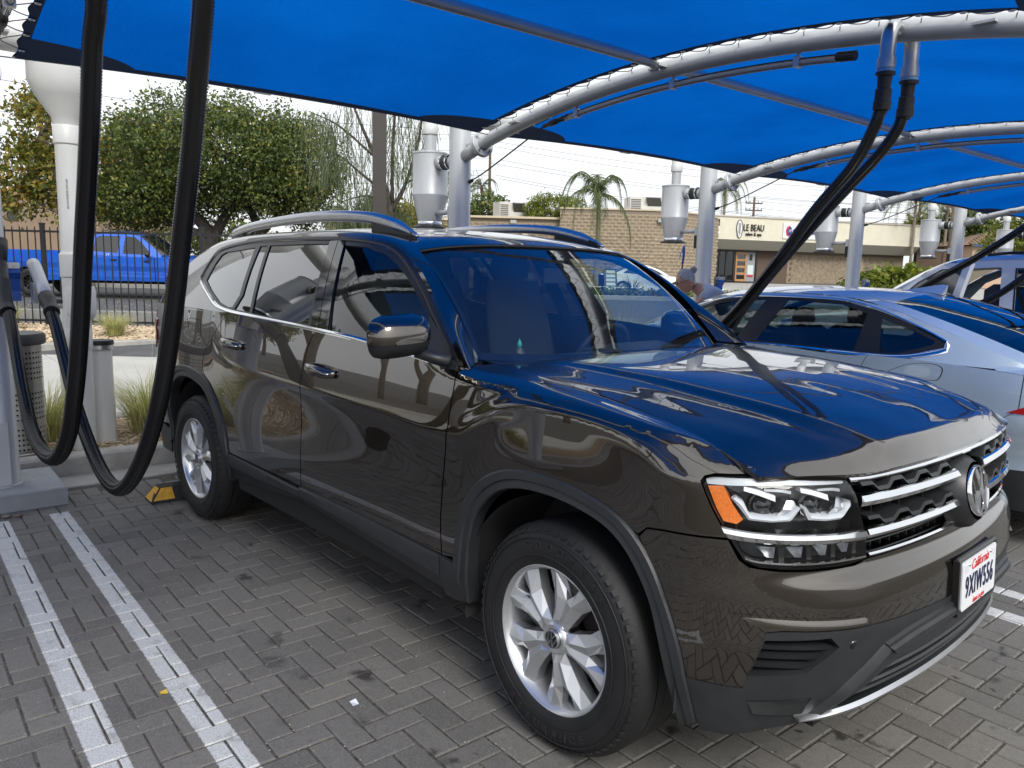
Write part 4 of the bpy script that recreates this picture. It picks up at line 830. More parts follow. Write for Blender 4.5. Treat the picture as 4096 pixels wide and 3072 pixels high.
# ---------------------------------------------------------------- site: ground, pavers, planters
M_ = 0.0985; X0, Y0_ = -1.306, -1.487            # paver module and phase, site axes
def paver_mat():
    m = bpy.data.materials.new('charcoal_paver'); m.use_nodes = True; nt = m.node_tree; n, l = nt.nodes, nt.links; b = n['Principled BSDF']
    geo = n.new('ShaderNodeNewGeometry'); mp = n.new('ShaderNodeMapping'); mp.vector_type = 'POINT'; mp.inputs['Rotation'].default_value = (0, 0, -SA)
    l.new(geo.outputs['Position'], mp.inputs[0]); sp = n.new('ShaderNodeSeparateXYZ'); l.new(mp.outputs[0], sp.inputs[0])
    def N(scale, det=5, rough=.6, src=mp.outputs[0]):
        z = n.new('ShaderNodeTexNoise'); z.inputs['Scale'].default_value = scale; z.inputs['Detail'].default_value = det; z.inputs['Roughness'].default_value = rough; l.new(src, z.inputs[0]); return z.outputs[0]
    def mth(op, a, b_=None, c=None, clamp=False):
        z = n.new('ShaderNodeMath'); z.operation = op; z.use_clamp = clamp
        for i, q in enumerate((a, b_, c)):
            if q is None: continue
            if isinstance(q, (int, float)): z.inputs[i].default_value = q
            else: l.new(q, z.inputs[i])
        return z.outputs[0]
    def mixc(f, a, b_, bt='MIX'):
        z = n.new('ShaderNodeMix'); z.data_type = 'RGBA'; z.blend_type = bt
        if isinstance(f, (int, float)): z.inputs[0].default_value = f
        else: l.new(f, z.inputs[0])
        for k, q in ((6, a), (7, b_)):
            if isinstance(q, tuple): z.inputs[k].default_value = (*q, 1)
            else: l.new(q, z.inputs[k])
        return z.outputs[2]
    def ramp(f, p0, p1): 
        z = n.new('ShaderNodeMapRange'); z.inputs[1].default_value = p0; z.inputs[2].default_value = p1; l.new(f, z.inputs[0]); return z.outputs[0]
    # one random value per stone, carried by the mesh
    at = n.new('ShaderNodeAttribute'); at.attribute_name = 'stone'; oi = n.new('ShaderNodeObjectInfo')
    rnd = mth('FRACT', mth('ADD', at.outputs['Fac'], oi.outputs['Random']))
    c = mixc(rnd, (.086, .083, .079), (.148, .142, .132)); c = mixc(ramp(N(1.7), .35, .7), c, mixc(.5, c, (.17, .155, .13)))
    c = mixc(mth('MULTIPLY', ramp(N(260, 2), .48, .72), .55), c, (.30, .285, .26))
    c = mixc(mth('MULTIPLY', ramp(N(38, 6, .75), .48, .72), .45), c, (.065, .064, .062))
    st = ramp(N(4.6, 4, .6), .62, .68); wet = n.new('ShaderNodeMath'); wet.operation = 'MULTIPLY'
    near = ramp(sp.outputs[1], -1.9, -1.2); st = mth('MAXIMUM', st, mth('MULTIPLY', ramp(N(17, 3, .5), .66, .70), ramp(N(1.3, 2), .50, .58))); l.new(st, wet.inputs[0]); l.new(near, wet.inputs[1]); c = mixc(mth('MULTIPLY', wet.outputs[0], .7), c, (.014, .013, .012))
    # parking lines: bands in y, gaps handled by the joints between stones
    lines = None
    for y0 in (-1.946, 1.555, 5.05, 8.55):
        for k in (-.155, .155):
            dist = mth('ABSOLUTE', mth('SUBTRACT', sp.outputs[1], y0 + k)); e = mth('ADD', dist, mth('MULTIPLY', mth('SUBTRACT', N(60, 3), .5), .012))
            f = ramp(e, .053, .049); lines = f if lines is None else mth('MAXIMUM', lines, f)
    endx = ramp(sp.outputs[0], -3.50, -3.49); ende = ramp(sp.outputs[0], .78, .77); lines = mth('MULTIPLY', mth('MULTIPLY', lines, endx), ende)
    ec = mth('ABSOLUTE', mth('SUBTRACT', sp.outputs[0], .80)); cap = None
    for y0 in (-1.946, 1.555, 5.05, 8.55):
        f = mth('MULTIPLY', ramp(ec, .052, .048), ramp(mth('ABSOLUTE', mth('SUBTRACT', sp.outputs[1], y0)), .208, .204)); cap = f if cap is None else mth('MAXIMUM', cap, f)
    lines = mth('MAXIMUM', lines, cap)
    wear = ramp(N(240, 3, .85), .36, .56); wear = mth('MULTIPLY', wear, ramp(N(11, 5, .7), .30, .46)); lines = mth('MULTIPLY', lines, mth('ADD', mth('MULTIPLY', wear, .66), .26))
    c = mixc(lines, c, (.66, .67, .67)); l.new(c, b.inputs['Base Color']); b.inputs['Roughness'].default_value = .78
    rr = mixc(wet.outputs[0], (.8, .8, .8), (.35, .35, .35)); l.new(rr, b.inputs['Roughness'])
    bp = n.new('ShaderNodeBump'); bp.inputs['Strength'].default_value = .55; bp.inputs['Distance'].default_value = .002; l.new(N(300, 4, .7), bp.inputs['Height']); l.new(bp.outputs[0], b.inputs['Normal'])
    return m
PAV = paver_mat()
JOINT = mat('joint_sand', (.018, .017, .016), .95, noise=.6, nscale=60, col2=(.15, .135, .11), bump=.8, bscale=200)
CONC = mat('pale_concrete', (.30, .295, .28), .85, noise=.16, nscale=3.5, bump=.25, bscale=120)
DRIVE = mat('driveway_concrete', (.42, .415, .39), .85, noise=.10, nscale=1.2, bump=.15, bscale=90)
CURBM = mat('kerb_concrete', (.34, .33, .305), .88, noise=.25, nscale=6, bump=.4, bscale=80)
ASPH = mat('street_asphalt', (.075, .078, .082), .9, noise=.25, nscale=2.5, bump=.3, bscale=150)
SOIL = mat('planter_soil', (.24, .175, .11), .95, noise=.4, nscale=12, bump=.6, bscale=40)
PEB = mat('tan_gravel', (.34, .235, .14), .85, noise=.5, nscale=16, col2=(.70, .58, .42))
GREY = mat('silver_grey_steel_paint', (.50, .515, .53), .38, .25, .15, noise=.06, nscale=4, bump=.05, bscale=200)
GALV = mat('galvanised_steel', (.48, .49, .50), .36, .85, noise=.12, nscale=14)
PVC = mat('white_pvc', (.62, .625, .61), .32, noise=.05, nscale=3)
HOSE = mat('black_hose', (.010, .0105, .012), .22)
PLATEB = mat('blue_plastic', (.008, .09, .42), .35)
BOLT = mat('zinc_bolt', (.5, .5, .5), .3, .9)
def S_obj(mb, name, m, **kw):                     # geometry given in site axes
    o = mb.build(name, m, **kw); o.rotation_euler = (0, 0, SA); return o
# ground under everything: one sheet out to the horizon, rising with the land away from the camera
gm = MB(); dd = [-400, -60, 0, 6, 10, 12, 13.5, 15, 16, 19, 23, 30, 42, 50, 56, 60, 90, 160, 500, 900]; rr_ = list(np.linspace(-60, 60, 25)); rr_ = [-900, -300] + rr_ + [300, 900]
gp2 = np.array([[tuple(street(r_, d_, gz(d_) - .012)) for r_ in rr_] for d_ in dd])
gm.grid(gp2); gm.build('ground', ASPH, kind='structure', smooth=True)
S_obj(MB().box(-4.05, 9, -9, 24, -.03, -.006), 'forecourt_bed', JOINT, kind='structure')
pav = link('pavement', None, kind='structure'); pav.rotation_euler = (0, 0, SA)
def brick_mb(mb, x, y, vert, dz, j=.0035):
    L, W_ = (M_, 2 * M_) if vert else (2 * M_, M_); a, b, c, d = x + j, x + L - j, y + j, y + W_ - j; jit = lambda: random.uniform(-.0012, .0012)
    a += jit(); b += jit(); c += jit(); d += jit(); e = .0045; z = dz; z2 = z - e * .8; z0 = -.03
    tl = [random.uniform(-.0009, .0009) for _ in range(4)]
    v = [(a + e, c + e, z + tl[0]), (b - e, c + e, z + tl[1]), (b - e, d - e, z + tl[2]), (a + e, d - e, z + tl[3]), (a, c, z2), (b, c, z2), (b, d, z2), (a, d, z2), (a, c, z0), (b, c, z0), (b, d, z0), (a, d, z0)]
    mb.add(v, [(0, 1, 2, 3)] + [(i, 4 + i, 4 + (i + 1) % 4, (i + 1) % 4) for i in range(4)] + [(4 + i, 8 + i, 8 + (i + 1) % 4, 4 + (i + 1) % 4) for i in range(4)])
bricks = []
i0 = int((-4.0 - X0) / M_); i1 = int((3.4 - X0) / M_); j0 = int((-5.2 - Y0_) / M_); j1 = int((9.5 - Y0_) / M_)
for i in range(i0, i1):
    for j in range(j0, j1):
        k = (i + j) % 4; x, y = X0 + i * M_, Y0_ + j * M_
        if k in (0, 2): bricks.append((x, y, k == 2))
camS = MS.inverted() @ CAM
vb = []
for q in bricks:
    P = MS @ Vector((q[0] + .07, q[1] + .07, 0)); v = cam.matrix_world.inverted() @ P
    if v.z < -.5:
        px, py = v.x / -v.z * FPX / 2048, v.y / -v.z * FPX / 2048
        hid = -4.0 < P.x < .55 and -.95 < P.y < 1.0
        if abs(px) < 1.03 and abs(py) < .78 and not hid: vb.append(((P - CAM).length, q))
vb.sort(key=lambda t: t[0]); near = set(q for _, q in vb[:300])
proto_b = []
for vert in (False, True):
    for k in range(6):
        mb = MB(); brick_mb(mb, 0, 0, vert, 0.0); proto_b.append(mb.mesh('paver', PAV, fix=False))
for q in bricks:
    if q in near: link('paver', proto_b[(6 if q[2] else 0) + random.randrange(6)], pav, (q[0], q[1], random.uniform(-.0015, .0015)))
mb = MB(); rv = []
for q in bricks:
    if q not in near: brick_mb(mb, q[0], q[1], q[2], random.uniform(-.0015, .0015)); rv += [random.random()] * 12
me = mb.mesh('paver_field', PAV, fix=False); at = me.attributes.new('stone', 'FLOAT', 'POINT'); at.data.foreach_set('value', rv)
link('paver_field', me, pav, kind='stuff')
# loose joint grit
mb = MB()
for _ in range(2600):
    x = random.uniform(-3.8, 1.8); y = random.uniform(-4, 3.2); s = random.uniform(.0012, .0032)
    if random.random() < .7: x = X0 + round((x - X0) / M_) * M_ + random.gauss(0, .004)
    else: y = Y0_ + round((y - Y0_) / M_) * M_ + random.gauss(0, .004)
    z = .0005; mb.add([(x - s, y - s, z), (x + s, y - s * .6, z), (x + s * .4, y + s, z), (x, y, z + s * 1.2)], [(0, 1, 3), (1, 2, 3), (2, 0, 3)])
S_obj(mb, 'joint_grit', mat('pale_grit', (.34, .32, .27), .9), kind='stuff')
# concrete strip, kerb and planters (site axes)
def slabs(name, x0, x1, y0, y1, z, m, n, t=.10, jg=.006):     # poured strip cut by joints
    st = link(name, None, kind='structure'); st.rotation_euler = (0, 0, SA); L = (y1 - y0) / n
    for k in range(n): MB().box(x0, x1, y0 + k * L + jg / 2, y0 + (k + 1) * L - jg / 2, z - t, z + random.uniform(-.001, .001), bev=.006).build('concrete_bay', m, st)
    return st
slabs('kerb_gutter', -4.36, -4.055, -9, 24, .004, CONC, 12)
def kerb(name, x0, x1, y0, y1, h, n, m=CURBM):
    st = link(name, None, kind='structure'); st.rotation_euler = (0, 0, SA); L = (y1 - y0) / n
    for k in range(n):
        a, b = y0 + k * L + .003, y0 + (k + 1) * L - .003
        P = np.array([[(x0, y, -.05), (x0, y, h - .02), (x0 + .012, y, h - .004), (x0 + .03, y, h), (x1 - .03, y, h), (x1 - .012, y, h - .005), (x1, y, h - .02), (x1, y, -.05)] for y in (a, b)])
        mb = MB().grid(P); mb.add(P[0], [tuple(range(8))]); mb.add(P[1], [tuple(range(8))[::-1]]); mb.build('kerb_stone', m, st)
kerb('kerb', -4.52, -4.36, -15, 24, .150, 13)
kerb('kerb', -6.05, -5.90, -15, 24, .130, 13)
S_obj(MB().box(-5.91, -4.51, -15, 24, -.05, .095), 'planter_bed', SOIL, kind='structure')
slabs('driveway', -12.9, -6.06, -12, 30, .0, DRIVE, 11)
kerb('kerb', -13.1, -12.9, -12, 6, .13, 8)
# second planter, low wall and fence along the street (street frame: x along, y away)
st2 = lambda r, d: street(r, d, 0)
pb2 = MB(); P = []
for r_ in np.linspace(-22, 14, 30):
    row = []
    for d_ in (12.0, 13.0, 14.0, 15.12): row.append(tuple(street(r_, d_, .04 + .06 * (d_ - 12))))
    P.append(row)
# planter lies between the driveway kerb and the wall; cut it at the kerb line
P = []
for r_ in np.linspace(-24, 1.6, 40):
    w0 = street(r_, 15.12); row = []
    # start on the kerb line x' = -13.1 going towards the wall
    for t in np.linspace(0, 1, 5):
        a = MS.inverted() @ w0; start = Vector((min(-13.08, a.x + 6), a.y, 0)) if a.x < -13.08 else Vector((a.x, a.y, 0))
        q = MS @ (start.lerp(Vector((a.x, a.y, 0)), t)); row.append((q.x, q.y, .10 + .15 * t))
    P.append(row)
MB().grid(np.array(P)).build('planter_bed', SOIL, kind='structure')
def pebbles(n, f, smin, smax, name, mt=PEB):
    mb = MB(); base = [(1, 0, 0), (.3, .95, 0), (-.8, .6, 0), (-.8, -.6, 0), (.3, -.95, 0), (.1, .1, .75), (0, 0, -.4)]
    for _ in range(n):
        x, y, z = f(); s = random.uniform(smin, smax); a = random.uniform(0, 6.28); fl = random.uniform(.45, .8); c_, s_ = math.cos(a) * s, math.sin(a) * s; e = random.uniform(.6, 1)
        tz = random.uniform(-.3, .3)
        mb.add([(x + p_[0] * c_ - p_[1] * s_ * e, y + p_[0] * s_ + p_[1] * c_ * e, z + (p_[2] * fl + p_[0] * tz + .15) * s) for p_ in base], [(0, 1, 5), (1, 2, 5), (2, 3, 5), (3, 4, 5), (4, 0, 5)])
    return mb
S_obj(pebbles(5200, lambda: (random.uniform(-5.88, -4.53), random.uniform(-4.5, 2.2) if random.random() < .8 else random.uniform(2, 9), .097), .010, .024, ''), 'planter_gravel', PEB, kind='stuff')
def fpl():
    while True:
        r_ = random.uniform(-13, -1.5); w0 = MS.inverted() @ street(r_, 15.1)
        if w0.x > -13.1: continue
        t = random.random(); q = MS @ Vector((w0.x + (-13.08 - w0.x) * (1 - t), w0.y, 0)); return q.x, q.y, .10 + .15 * t
pebbles(5200, fpl, .022, .045, '').build('planter_gravel', PEB, kind='stuff')
# low street wall and steel picket fence
WALLM = mat('grey_low_wall', (.24, .245, .25), .85, noise=.15, nscale=3, bump=.3, bscale=60)
wl_ = thing('low_wall', 'long low grey concrete wall behind the black picket fence', 'wall', street(-9, 15.22, .05), STREET_ROT)
for k in range(8):
    MB().box(-13 + k * 2.8 + .006, -10.2 + k * 2.8 - .006, 0, .18, 0, .47, bev=.012).build('wall_panel', WALLM, wl_)
FEN = mat('black_fence_paint', (.010, .010, .012), .35)
fn = thing('picket_fence', 'long black steel picket fence between the gravel planter and the street', 'fence', street(-9, 15.06, .22), STREET_ROT)
rl = MB().box(-13, 9.65, -.015, .015, 1.78, 1.82).mesh('rail', FEN); link('rail', rl, fn); link('rail', rl, fn, (0, 0, -1.70)); 
pk = MB().box(-.0085, .0085, -.0085, .0085, 0, 1.86); pk.add([(-.009, -.009, 1.86), (.009, -.009, 1.86), (.009, .009, 1.86), (-.009, .009, 1.86), (0, 0, 1.90)], [(0, 1, 4), (1, 2, 4), (2, 3, 4), (3, 0, 4)]); pk = pk.mesh('picket', FEN)
for k in range(156):
    if k % 21 != 5: link('picket', pk, fn, (-13 + .06 + k * .145, 0, .0))
po = MB().box(-.035, .035, -.035, .035, -.2, 1.93).box(-.042, .042, -.042, .042, 1.93, 1.96).mesh('fence_post', FEN)
for k in range(5, 156, 21): link('fence_post', po, fn, (-13 + .06 + k * .145, 0, 0))
# street surface with a faint kerb line, and the planted strip across it
MB().grid(np.array([[tuple(street(r_, d_, gz(d_) + .002)) for d_ in (15.6, 19, 23, 27.8)] for r_ in (-80, -40, 0, 40, 80)])).build('street', ASPH, kind='structure')
kb = link('street_kerb', None, kind='structure')
for k in range(20):
    mb = MB().box(-30 + k * 3 + .01, -27 + k * 3 - .01, 0, .16, 0, .17, bev=.02); o = mb.build('kerb_stone', CONC, kb); o.location = street(0, 27.9, gz(28) - .02); o.rotation_euler = (0, 0, STREET_ROT)
MB().grid(np.array([[tuple(street(r_, d_, gz(d_) + .10)) for d_ in (28.05, 30, 33.5)] for r_ in (-30, 0, 30)])).build('verge_bed', SOIL, kind='structure')
MB().grid(np.array([[tuple(street(r_, d_, gz(d_) + .02)) for d_ in (33.5, 42, 50, 55)] for r_ in (-60, 0, 60)])).build('parking_lot', mat('lot_concrete', (.33, .32, .30), .9, noise=.12, nscale=.8), kind='structure')
# ---------------------------------------------------------------- grasses
GRS = [mat('grass_green', (.36, .40, .13), .6, noise=.35, nscale=9), mat('grass_straw', (.75, .66, .40), .7, noise=.3, nscale=9), mat('grass_olive', (.48, .47, .18), .6, noise=.3, nscale=9)]
for m_ in GRS:
    nt_ = m_.node_tree; t_ = nt_.nodes.new('ShaderNodeBsdfTranslucent'); x_ = nt_.nodes.new('ShaderNodeMixShader'); b_ = nt_.nodes['Principled BSDF']; x_.inputs[0].default_value = .45; lk = b_.inputs['Base Color'].links[0].from_socket
    nt_.links.new(lk, t_.inputs[0]); nt_.links.new(b_.outputs[0], x_.inputs[1]); nt_.links.new(t_.outputs[0], x_.inputs[2]); nt_.links.new(x_.outputs[0], nt_.nodes['Material Output'].inputs[0])
def grass_mesh(n, h, spread, w=.003, seed=0, stems=20):
    rg = random.Random(seed); mb = MB()
    for k in range(n):
        a = rg.uniform(0, 6.283); r0 = rg.uniform(0, .09) * spread / .4; x, y = r0 * math.cos(a), r0 * math.sin(a); a += rg.gauss(0, .35); st = k < stems
        L = h * rg.uniform(.55, 1.0) * (1.25 if st else 1); out = spread * rg.uniform(.25, 1.0) * (.8 if st else 1); px, py = -math.sin(a), math.cos(a); mi = 1 if st or rg.random() < .22 else (2 if rg.random() < .4 else 0)
        pts = []
        for i in range(5):
            t = i / 4; rr_ = out * t**1.7; zz = L * (t - .32 * t**2.6 * (1 if not st else .4)) ; ww = w * (1 - t * .85) * (.5 if st else 1); pts.append(((x + math.cos(a) * rr_, y + math.sin(a) * rr_, zz), ww))
        vs = []
        for (c, ww) in pts: vs += [(c[0] + px * ww, c[1] + py * ww, c[2]), (c[0] - px * ww, c[1] - py * ww, c[2])]
        mb.add(vs, [(2 * i, 2 * i + 1, 2 * i + 3, 2 * i + 2) for i in range(4)], mi)
    return mb.mesh('grass_blades', GRS, fix=False)
GM = [grass_mesh(520, .62, .50, seed=1), grass_mesh(420, .55, .42, seed=2), grass_mesh(300, .75, .5, w=.004, seed=3)]
def grass(x, y, z, sc, k, label, group=None, st_=False):
    return link('grass_clump', GM[k], None, street(x, y, z) if st_ else site(x, y, z), random.uniform(0, 6), scale=sc, label=label, cat='grass clump', group=group)
grass(-5.22, -.84, .09, (1.35, 1.35, 1.2), 0, 'big fountain grass clump just right of the short white capped pipe'); grass(-5.30, -1.56, .09, (1.35, 1.35, 1.25), 1, 'fountain grass clump between the perforated bin and the tall white pipe')
grass(-5.15, -.15, .09, .9, 2, 'fountain grass clump beside the SUV rear bumper in the near planter')
GP_ = 'fountain grasses in the near planter beyond the left edge'
for k, y in enumerate((-2.6, -3.5, -4.4, -5.5, -6.6)): grass(-5.2 + .15 * (k % 2), y, .09, random.uniform(.85, 1.15), k % 3, ('fountain grass clump in the near planter, %s beyond the left frame edge' % ('first', 'second', 'third', 'fourth', 'fifth')[k]), GP_)
for k, y in enumerate((1.0, 2.2, 3.4, 4.9, 6.2)): grass(-5.2, y, .09, random.uniform(.8, 1.1), k % 3, ('fountain grass clump in the near planter, %s' % ('behind the SUV', 'between the SUV and sedan', 'behind the sedan', 'behind the third post', 'behind the white SUV')[k]), 'fountain grasses behind the cars')
grass(-7.2, 14.0, .17, (1.25, 1.25, 1.0), 0, 'round pale grass clump on the far gravel in front of the fence', st_=True)
grass(-9.35, 14.3, .2, (1.2, 1.2, 1.25), 1, 'straggly tan grass clump by the fence behind the perforated bin', st_=True)
grass(-9.9, 13.6, .15, (.6, .6, .5), 0, 'small green weedy clump at the left foot of the fence', st_=True); grass(-11.3, 14.0, .2, 1.1, 2, 'tall grass clump on the far gravel at the left frame edge', st_=True)
grass(2.0, 14.3, .2, (1.2, 1.2, 1.0), 2, 'grass tuft seen through the SUV windscreen beyond the driveway', st_=True); grass(3.1, 14.6, .2, (1.1, 1.1, 1), 1, 'second grass tuft seen through the SUV windscreen beyond the driveway', st_=True)
grass(-5.9, 13.9, .2, (.5, .5, .35), 0, 'low green sprig on the far gravel near the SUV', st_=True)
# ---------------------------------------------------------------- things in the near planter
pv = thing('vent_pipe', 'tall white PVC pipe with funnel top standing behind the two left hoses', 'pipe', site(-4.81, -1.395, .09), SA)
MB().lathe([(.083, 0), (.083, .62), (.083, .95)], 28).build('lower_pipe', PVC, pv, smooth=True)
MB().lathe([(.091, .78), (.091, .93), (.086, .94)], 28).build('pipe_socket', PVC, pv, smooth=True, ang=40)
MB().lathe([(.090, .93), (.092, .95), (.092, 1.30), (.100, 1.31), (.100, 1.47), (.091, 1.48), (.086, 1.50), (.086, 2.25), (.094, 2.26), (.094, 2.38), (.088, 2.39)], 32).build('upper_pipe', PVC, pv, smooth=True, ang=35)
MB().lathe([(.088, 2.38), (.098, 2.44), (.19, 2.58), (.235, 2.68), (.235, 2.82)], 32).build('funnel', PVC, pv, smooth=True, ang=40)
MB().lathe([(.085, 1.0), (.102, 1.03), (.105, 1.06), (.105, 1.20), (.098, 1.24)], 24, o=(.03, .02, 0)).build('side_saddle', PVC, pv, smooth=True, ang=40)
for zz in (1.30, 1.38): MB().lathe([(0, .02), (.008, .02), (.008, 0)], 8, ax='x', o=(.08, .05, zz)).build('saddle_bolt', BOLT, pv)
text_mb('6" CAMLINE   ASTM D-3034  SDR 35 PVC SEWER PIPE', .022, mat('pipe_print', (.03, .03, .03), .6), 'pipe_print', pv, ext=.0003, loc=(.073, -.042, .46), rot=(R(90), R(-90), R(58)), scale=(.62, 1, 1))
text_mb('SDR 35 PVC SEWER PIPE  ASTM D-3034', .020, mat('pipe_print', (.03, .03, .03), .6), 'pipe_print', pv, ext=.0003, loc=(.0795, -.034, 1.9), rot=(R(90), R(-90), R(66)), scale=(.62, 1, 1))
dt = thing('white_duct', 'long white round duct running behind the canopy posts above the funnel pipe', 'duct', site(-4.78, 0, 0), SA); MB().tube([(0, -5, 3.04), (0, 13, 3.04)], .115, 24).build('duct_tube', PVC, dt, smooth=True, ang=60)
for yy_ in np.arange(-4.4, 13, 2.2): MB().tube([(0, yy_, 3.04), (0, yy_ + .12, 3.04)], .125, 24).build('duct_collar', PVC, dt, smooth=True, ang=60)
def cap_pipe(x, y, z, h, r, label):
    b = thing('capped_pipe', label, 'pipe', site(x, y, z), SA)
    MB().lathe([(r * 1.12, 0), (r, .05), (r * .93, h - .05), (r * .93, h)], 32).build('pipe_body', PVC, b, smooth=True, ang=40)
    MB().lathe([(r * 1.0, h - .05), (r * 1.06, h - .045), (r * 1.06, h - .015), (r * 1.0, h - .012)], 32).build('clamp_band', BRIGHT, b, smooth=True, ang=40)
    MB().lathe([(r * 1.10, h - .012), (r * 1.12, h), (r * 1.08, h + .022), (0, h + .026)], 32).build('rubber_cap', BLKP, b, smooth=True, ang=40)
cap_pipe(-5.02, -1.22, .08, .80, .095, 'short white pipe with flat black cap beside the tall white pipe'); cap_pipe(-5.50, -1.385, .08, 1.10, .045, 'slim white pipe with black cap behind the tall white pipe')
bin_ = thing('litter_bin', 'perforated stainless steel bin with black round lid behind the left post', 'bin', site(-4.80, -1.83, .095), SA)
pm = MB(); nb, nh = 44, 22; rb, hb = .185, .80
STEEL = mat('perforated_steel', (.50, .49, .47), .28, .9, noise=.08, nscale=8)
for i in range(nb):            # wall with punched holes where the photo has them
    for j in range(nh):
        a0, a1 = 2 * PI * i / nb, 2 * PI * (i + 1) / nb; z0, z1 = .02 + j * hb / nh, .02 + (j + 1) * hb / nh
        def cp(a, z): return (rb * math.cos(a), rb * math.sin(a), z)
        q = [cp(a0, z0), cp(a1, z0), cp(a1, z1), cp(a0, z1)]
        if j in (6, 13, 14) or j in (0, nh - 1): pm.add(q, [(0, 1, 2, 3)]); continue
        am, zm = (a0 + a1) / 2, (z0 + z1) / 2; hr = .0078; ring = [cp(am + hr / rb * math.cos(t), zm + hr * math.sin(t)) for t in np.linspace(-3 * PI / 4, 5 * PI / 4, 9)[:-1]]
        pm.add(q + ring, [(0, 1, 6, 5, 4), (1, 2, 8, 7, 6), (2, 3, 10, 9, 8), (3, 0, 4, 11, 10)])
pm.build('perforated_shell', STEEL, bin_, fix=False)
MB().lathe([(.0, .03), (.165, .03), (.165, .80), (.0, .80)], 24).build('bin_liner', DARK, bin_, smooth=True, ang=40)
MB().lathe([(.19, 0), (.195, .02), (.195, .04), (.188, .045)], 32).build('bin_base', STEEL, bin_, smooth=True, ang=40)
MB().lathe([(.205, .82), (.215, .83), (.215, .885), (.205, .90), (0, .915)], 36).build('bin_lid', mat('bin_lid_grey', (.035, .037, .04), .45), bin_, smooth=True, ang=40)
MB().lathe([(0, .925), (.012, .92), (.014, .91)], 10, o=(-.12, -.03, 0)).build('lid_knob', GALV, bin_, smooth=True)
# wheel stops behind the rear wheels
def wheel_stop(x, y0, y1, label):
    w = thing('wheel_stop', label, 'wheel stop', site(x, y0, 0), SA); L = y1 - y0
    rub = mat('recycled_rubber', (.022, .022, .022), .7, noise=.3, nscale=60, bump=.5, bscale=200); yel = mat('yellow_reflective_panel', (.62, .33, .03), .4, noise=.25, nscale=40)
    P = [[(-.075, y, 0), (-.075, y, .02), (-.045 + (0 if e else .01), y + e * .06, .098), (.045, y + e * .06, .098), (.075, y, .02), (.075, y, 0)] for y, e in ((0, 1), (L, -1))]
    mb = MB().grid(np.array(P)); mb.add(P[0], [tuple(range(6))[::-1]]); mb.add(P[1], [tuple(range(6))]); mb.build('stop_body', rub, w)
    n = int(L / .19)
    for k in range(n):
        if k % 2 == 0:
            a, b = .012 + k * .19, .012 + k * .19 + .13; sk = .035
            mb = MB(); mb.add([(.0765, a, .022), (.0765, b, .022), (.0475, b + sk * (k > 0) - .01, .094), (.0475, a + .055, .094)], [(0, 1, 2, 3)]); mb.build('reflective_panel', yel, w)
    e = MB(); e.add([(-.070, -.001, .018), (.070, -.001, .018), (.042, .055, .092), (-.042, .055, .092)], [(0, 1, 2, 3)]); e.build('reflective_panel', yel, w)
    for k in range(int(L / .3)): MB().lathe([(.018, .0985), (.026, .1), (.028, .097)], 12, o=(0, .18 + k * .3, 0)).build('anchor_hole', DARK, w)
    dm = MB()
    for k in range(n):
        if k % 2 == 1:
            for i in range(6):
                for j in range(4): yy_ = .03 + k * .19 + i * .022; zz = .032 + j * .014; xx = .0765 - (zz - .022) * .40; dm.box(xx, xx + .002, yy_, yy_ + .009, zz, zz + .006)
    tag(dm.build('stud_pattern', rub, w), kind='stuff'); return w
wheel_stop(-3.42, -1.30, .50, 'black rubber wheel stop with yellow panels behind the SUV rear wheel'); wheel_stop(-3.42, 2.4, 4.2, 'black rubber wheel stop under the nose of the silver blue sedan')
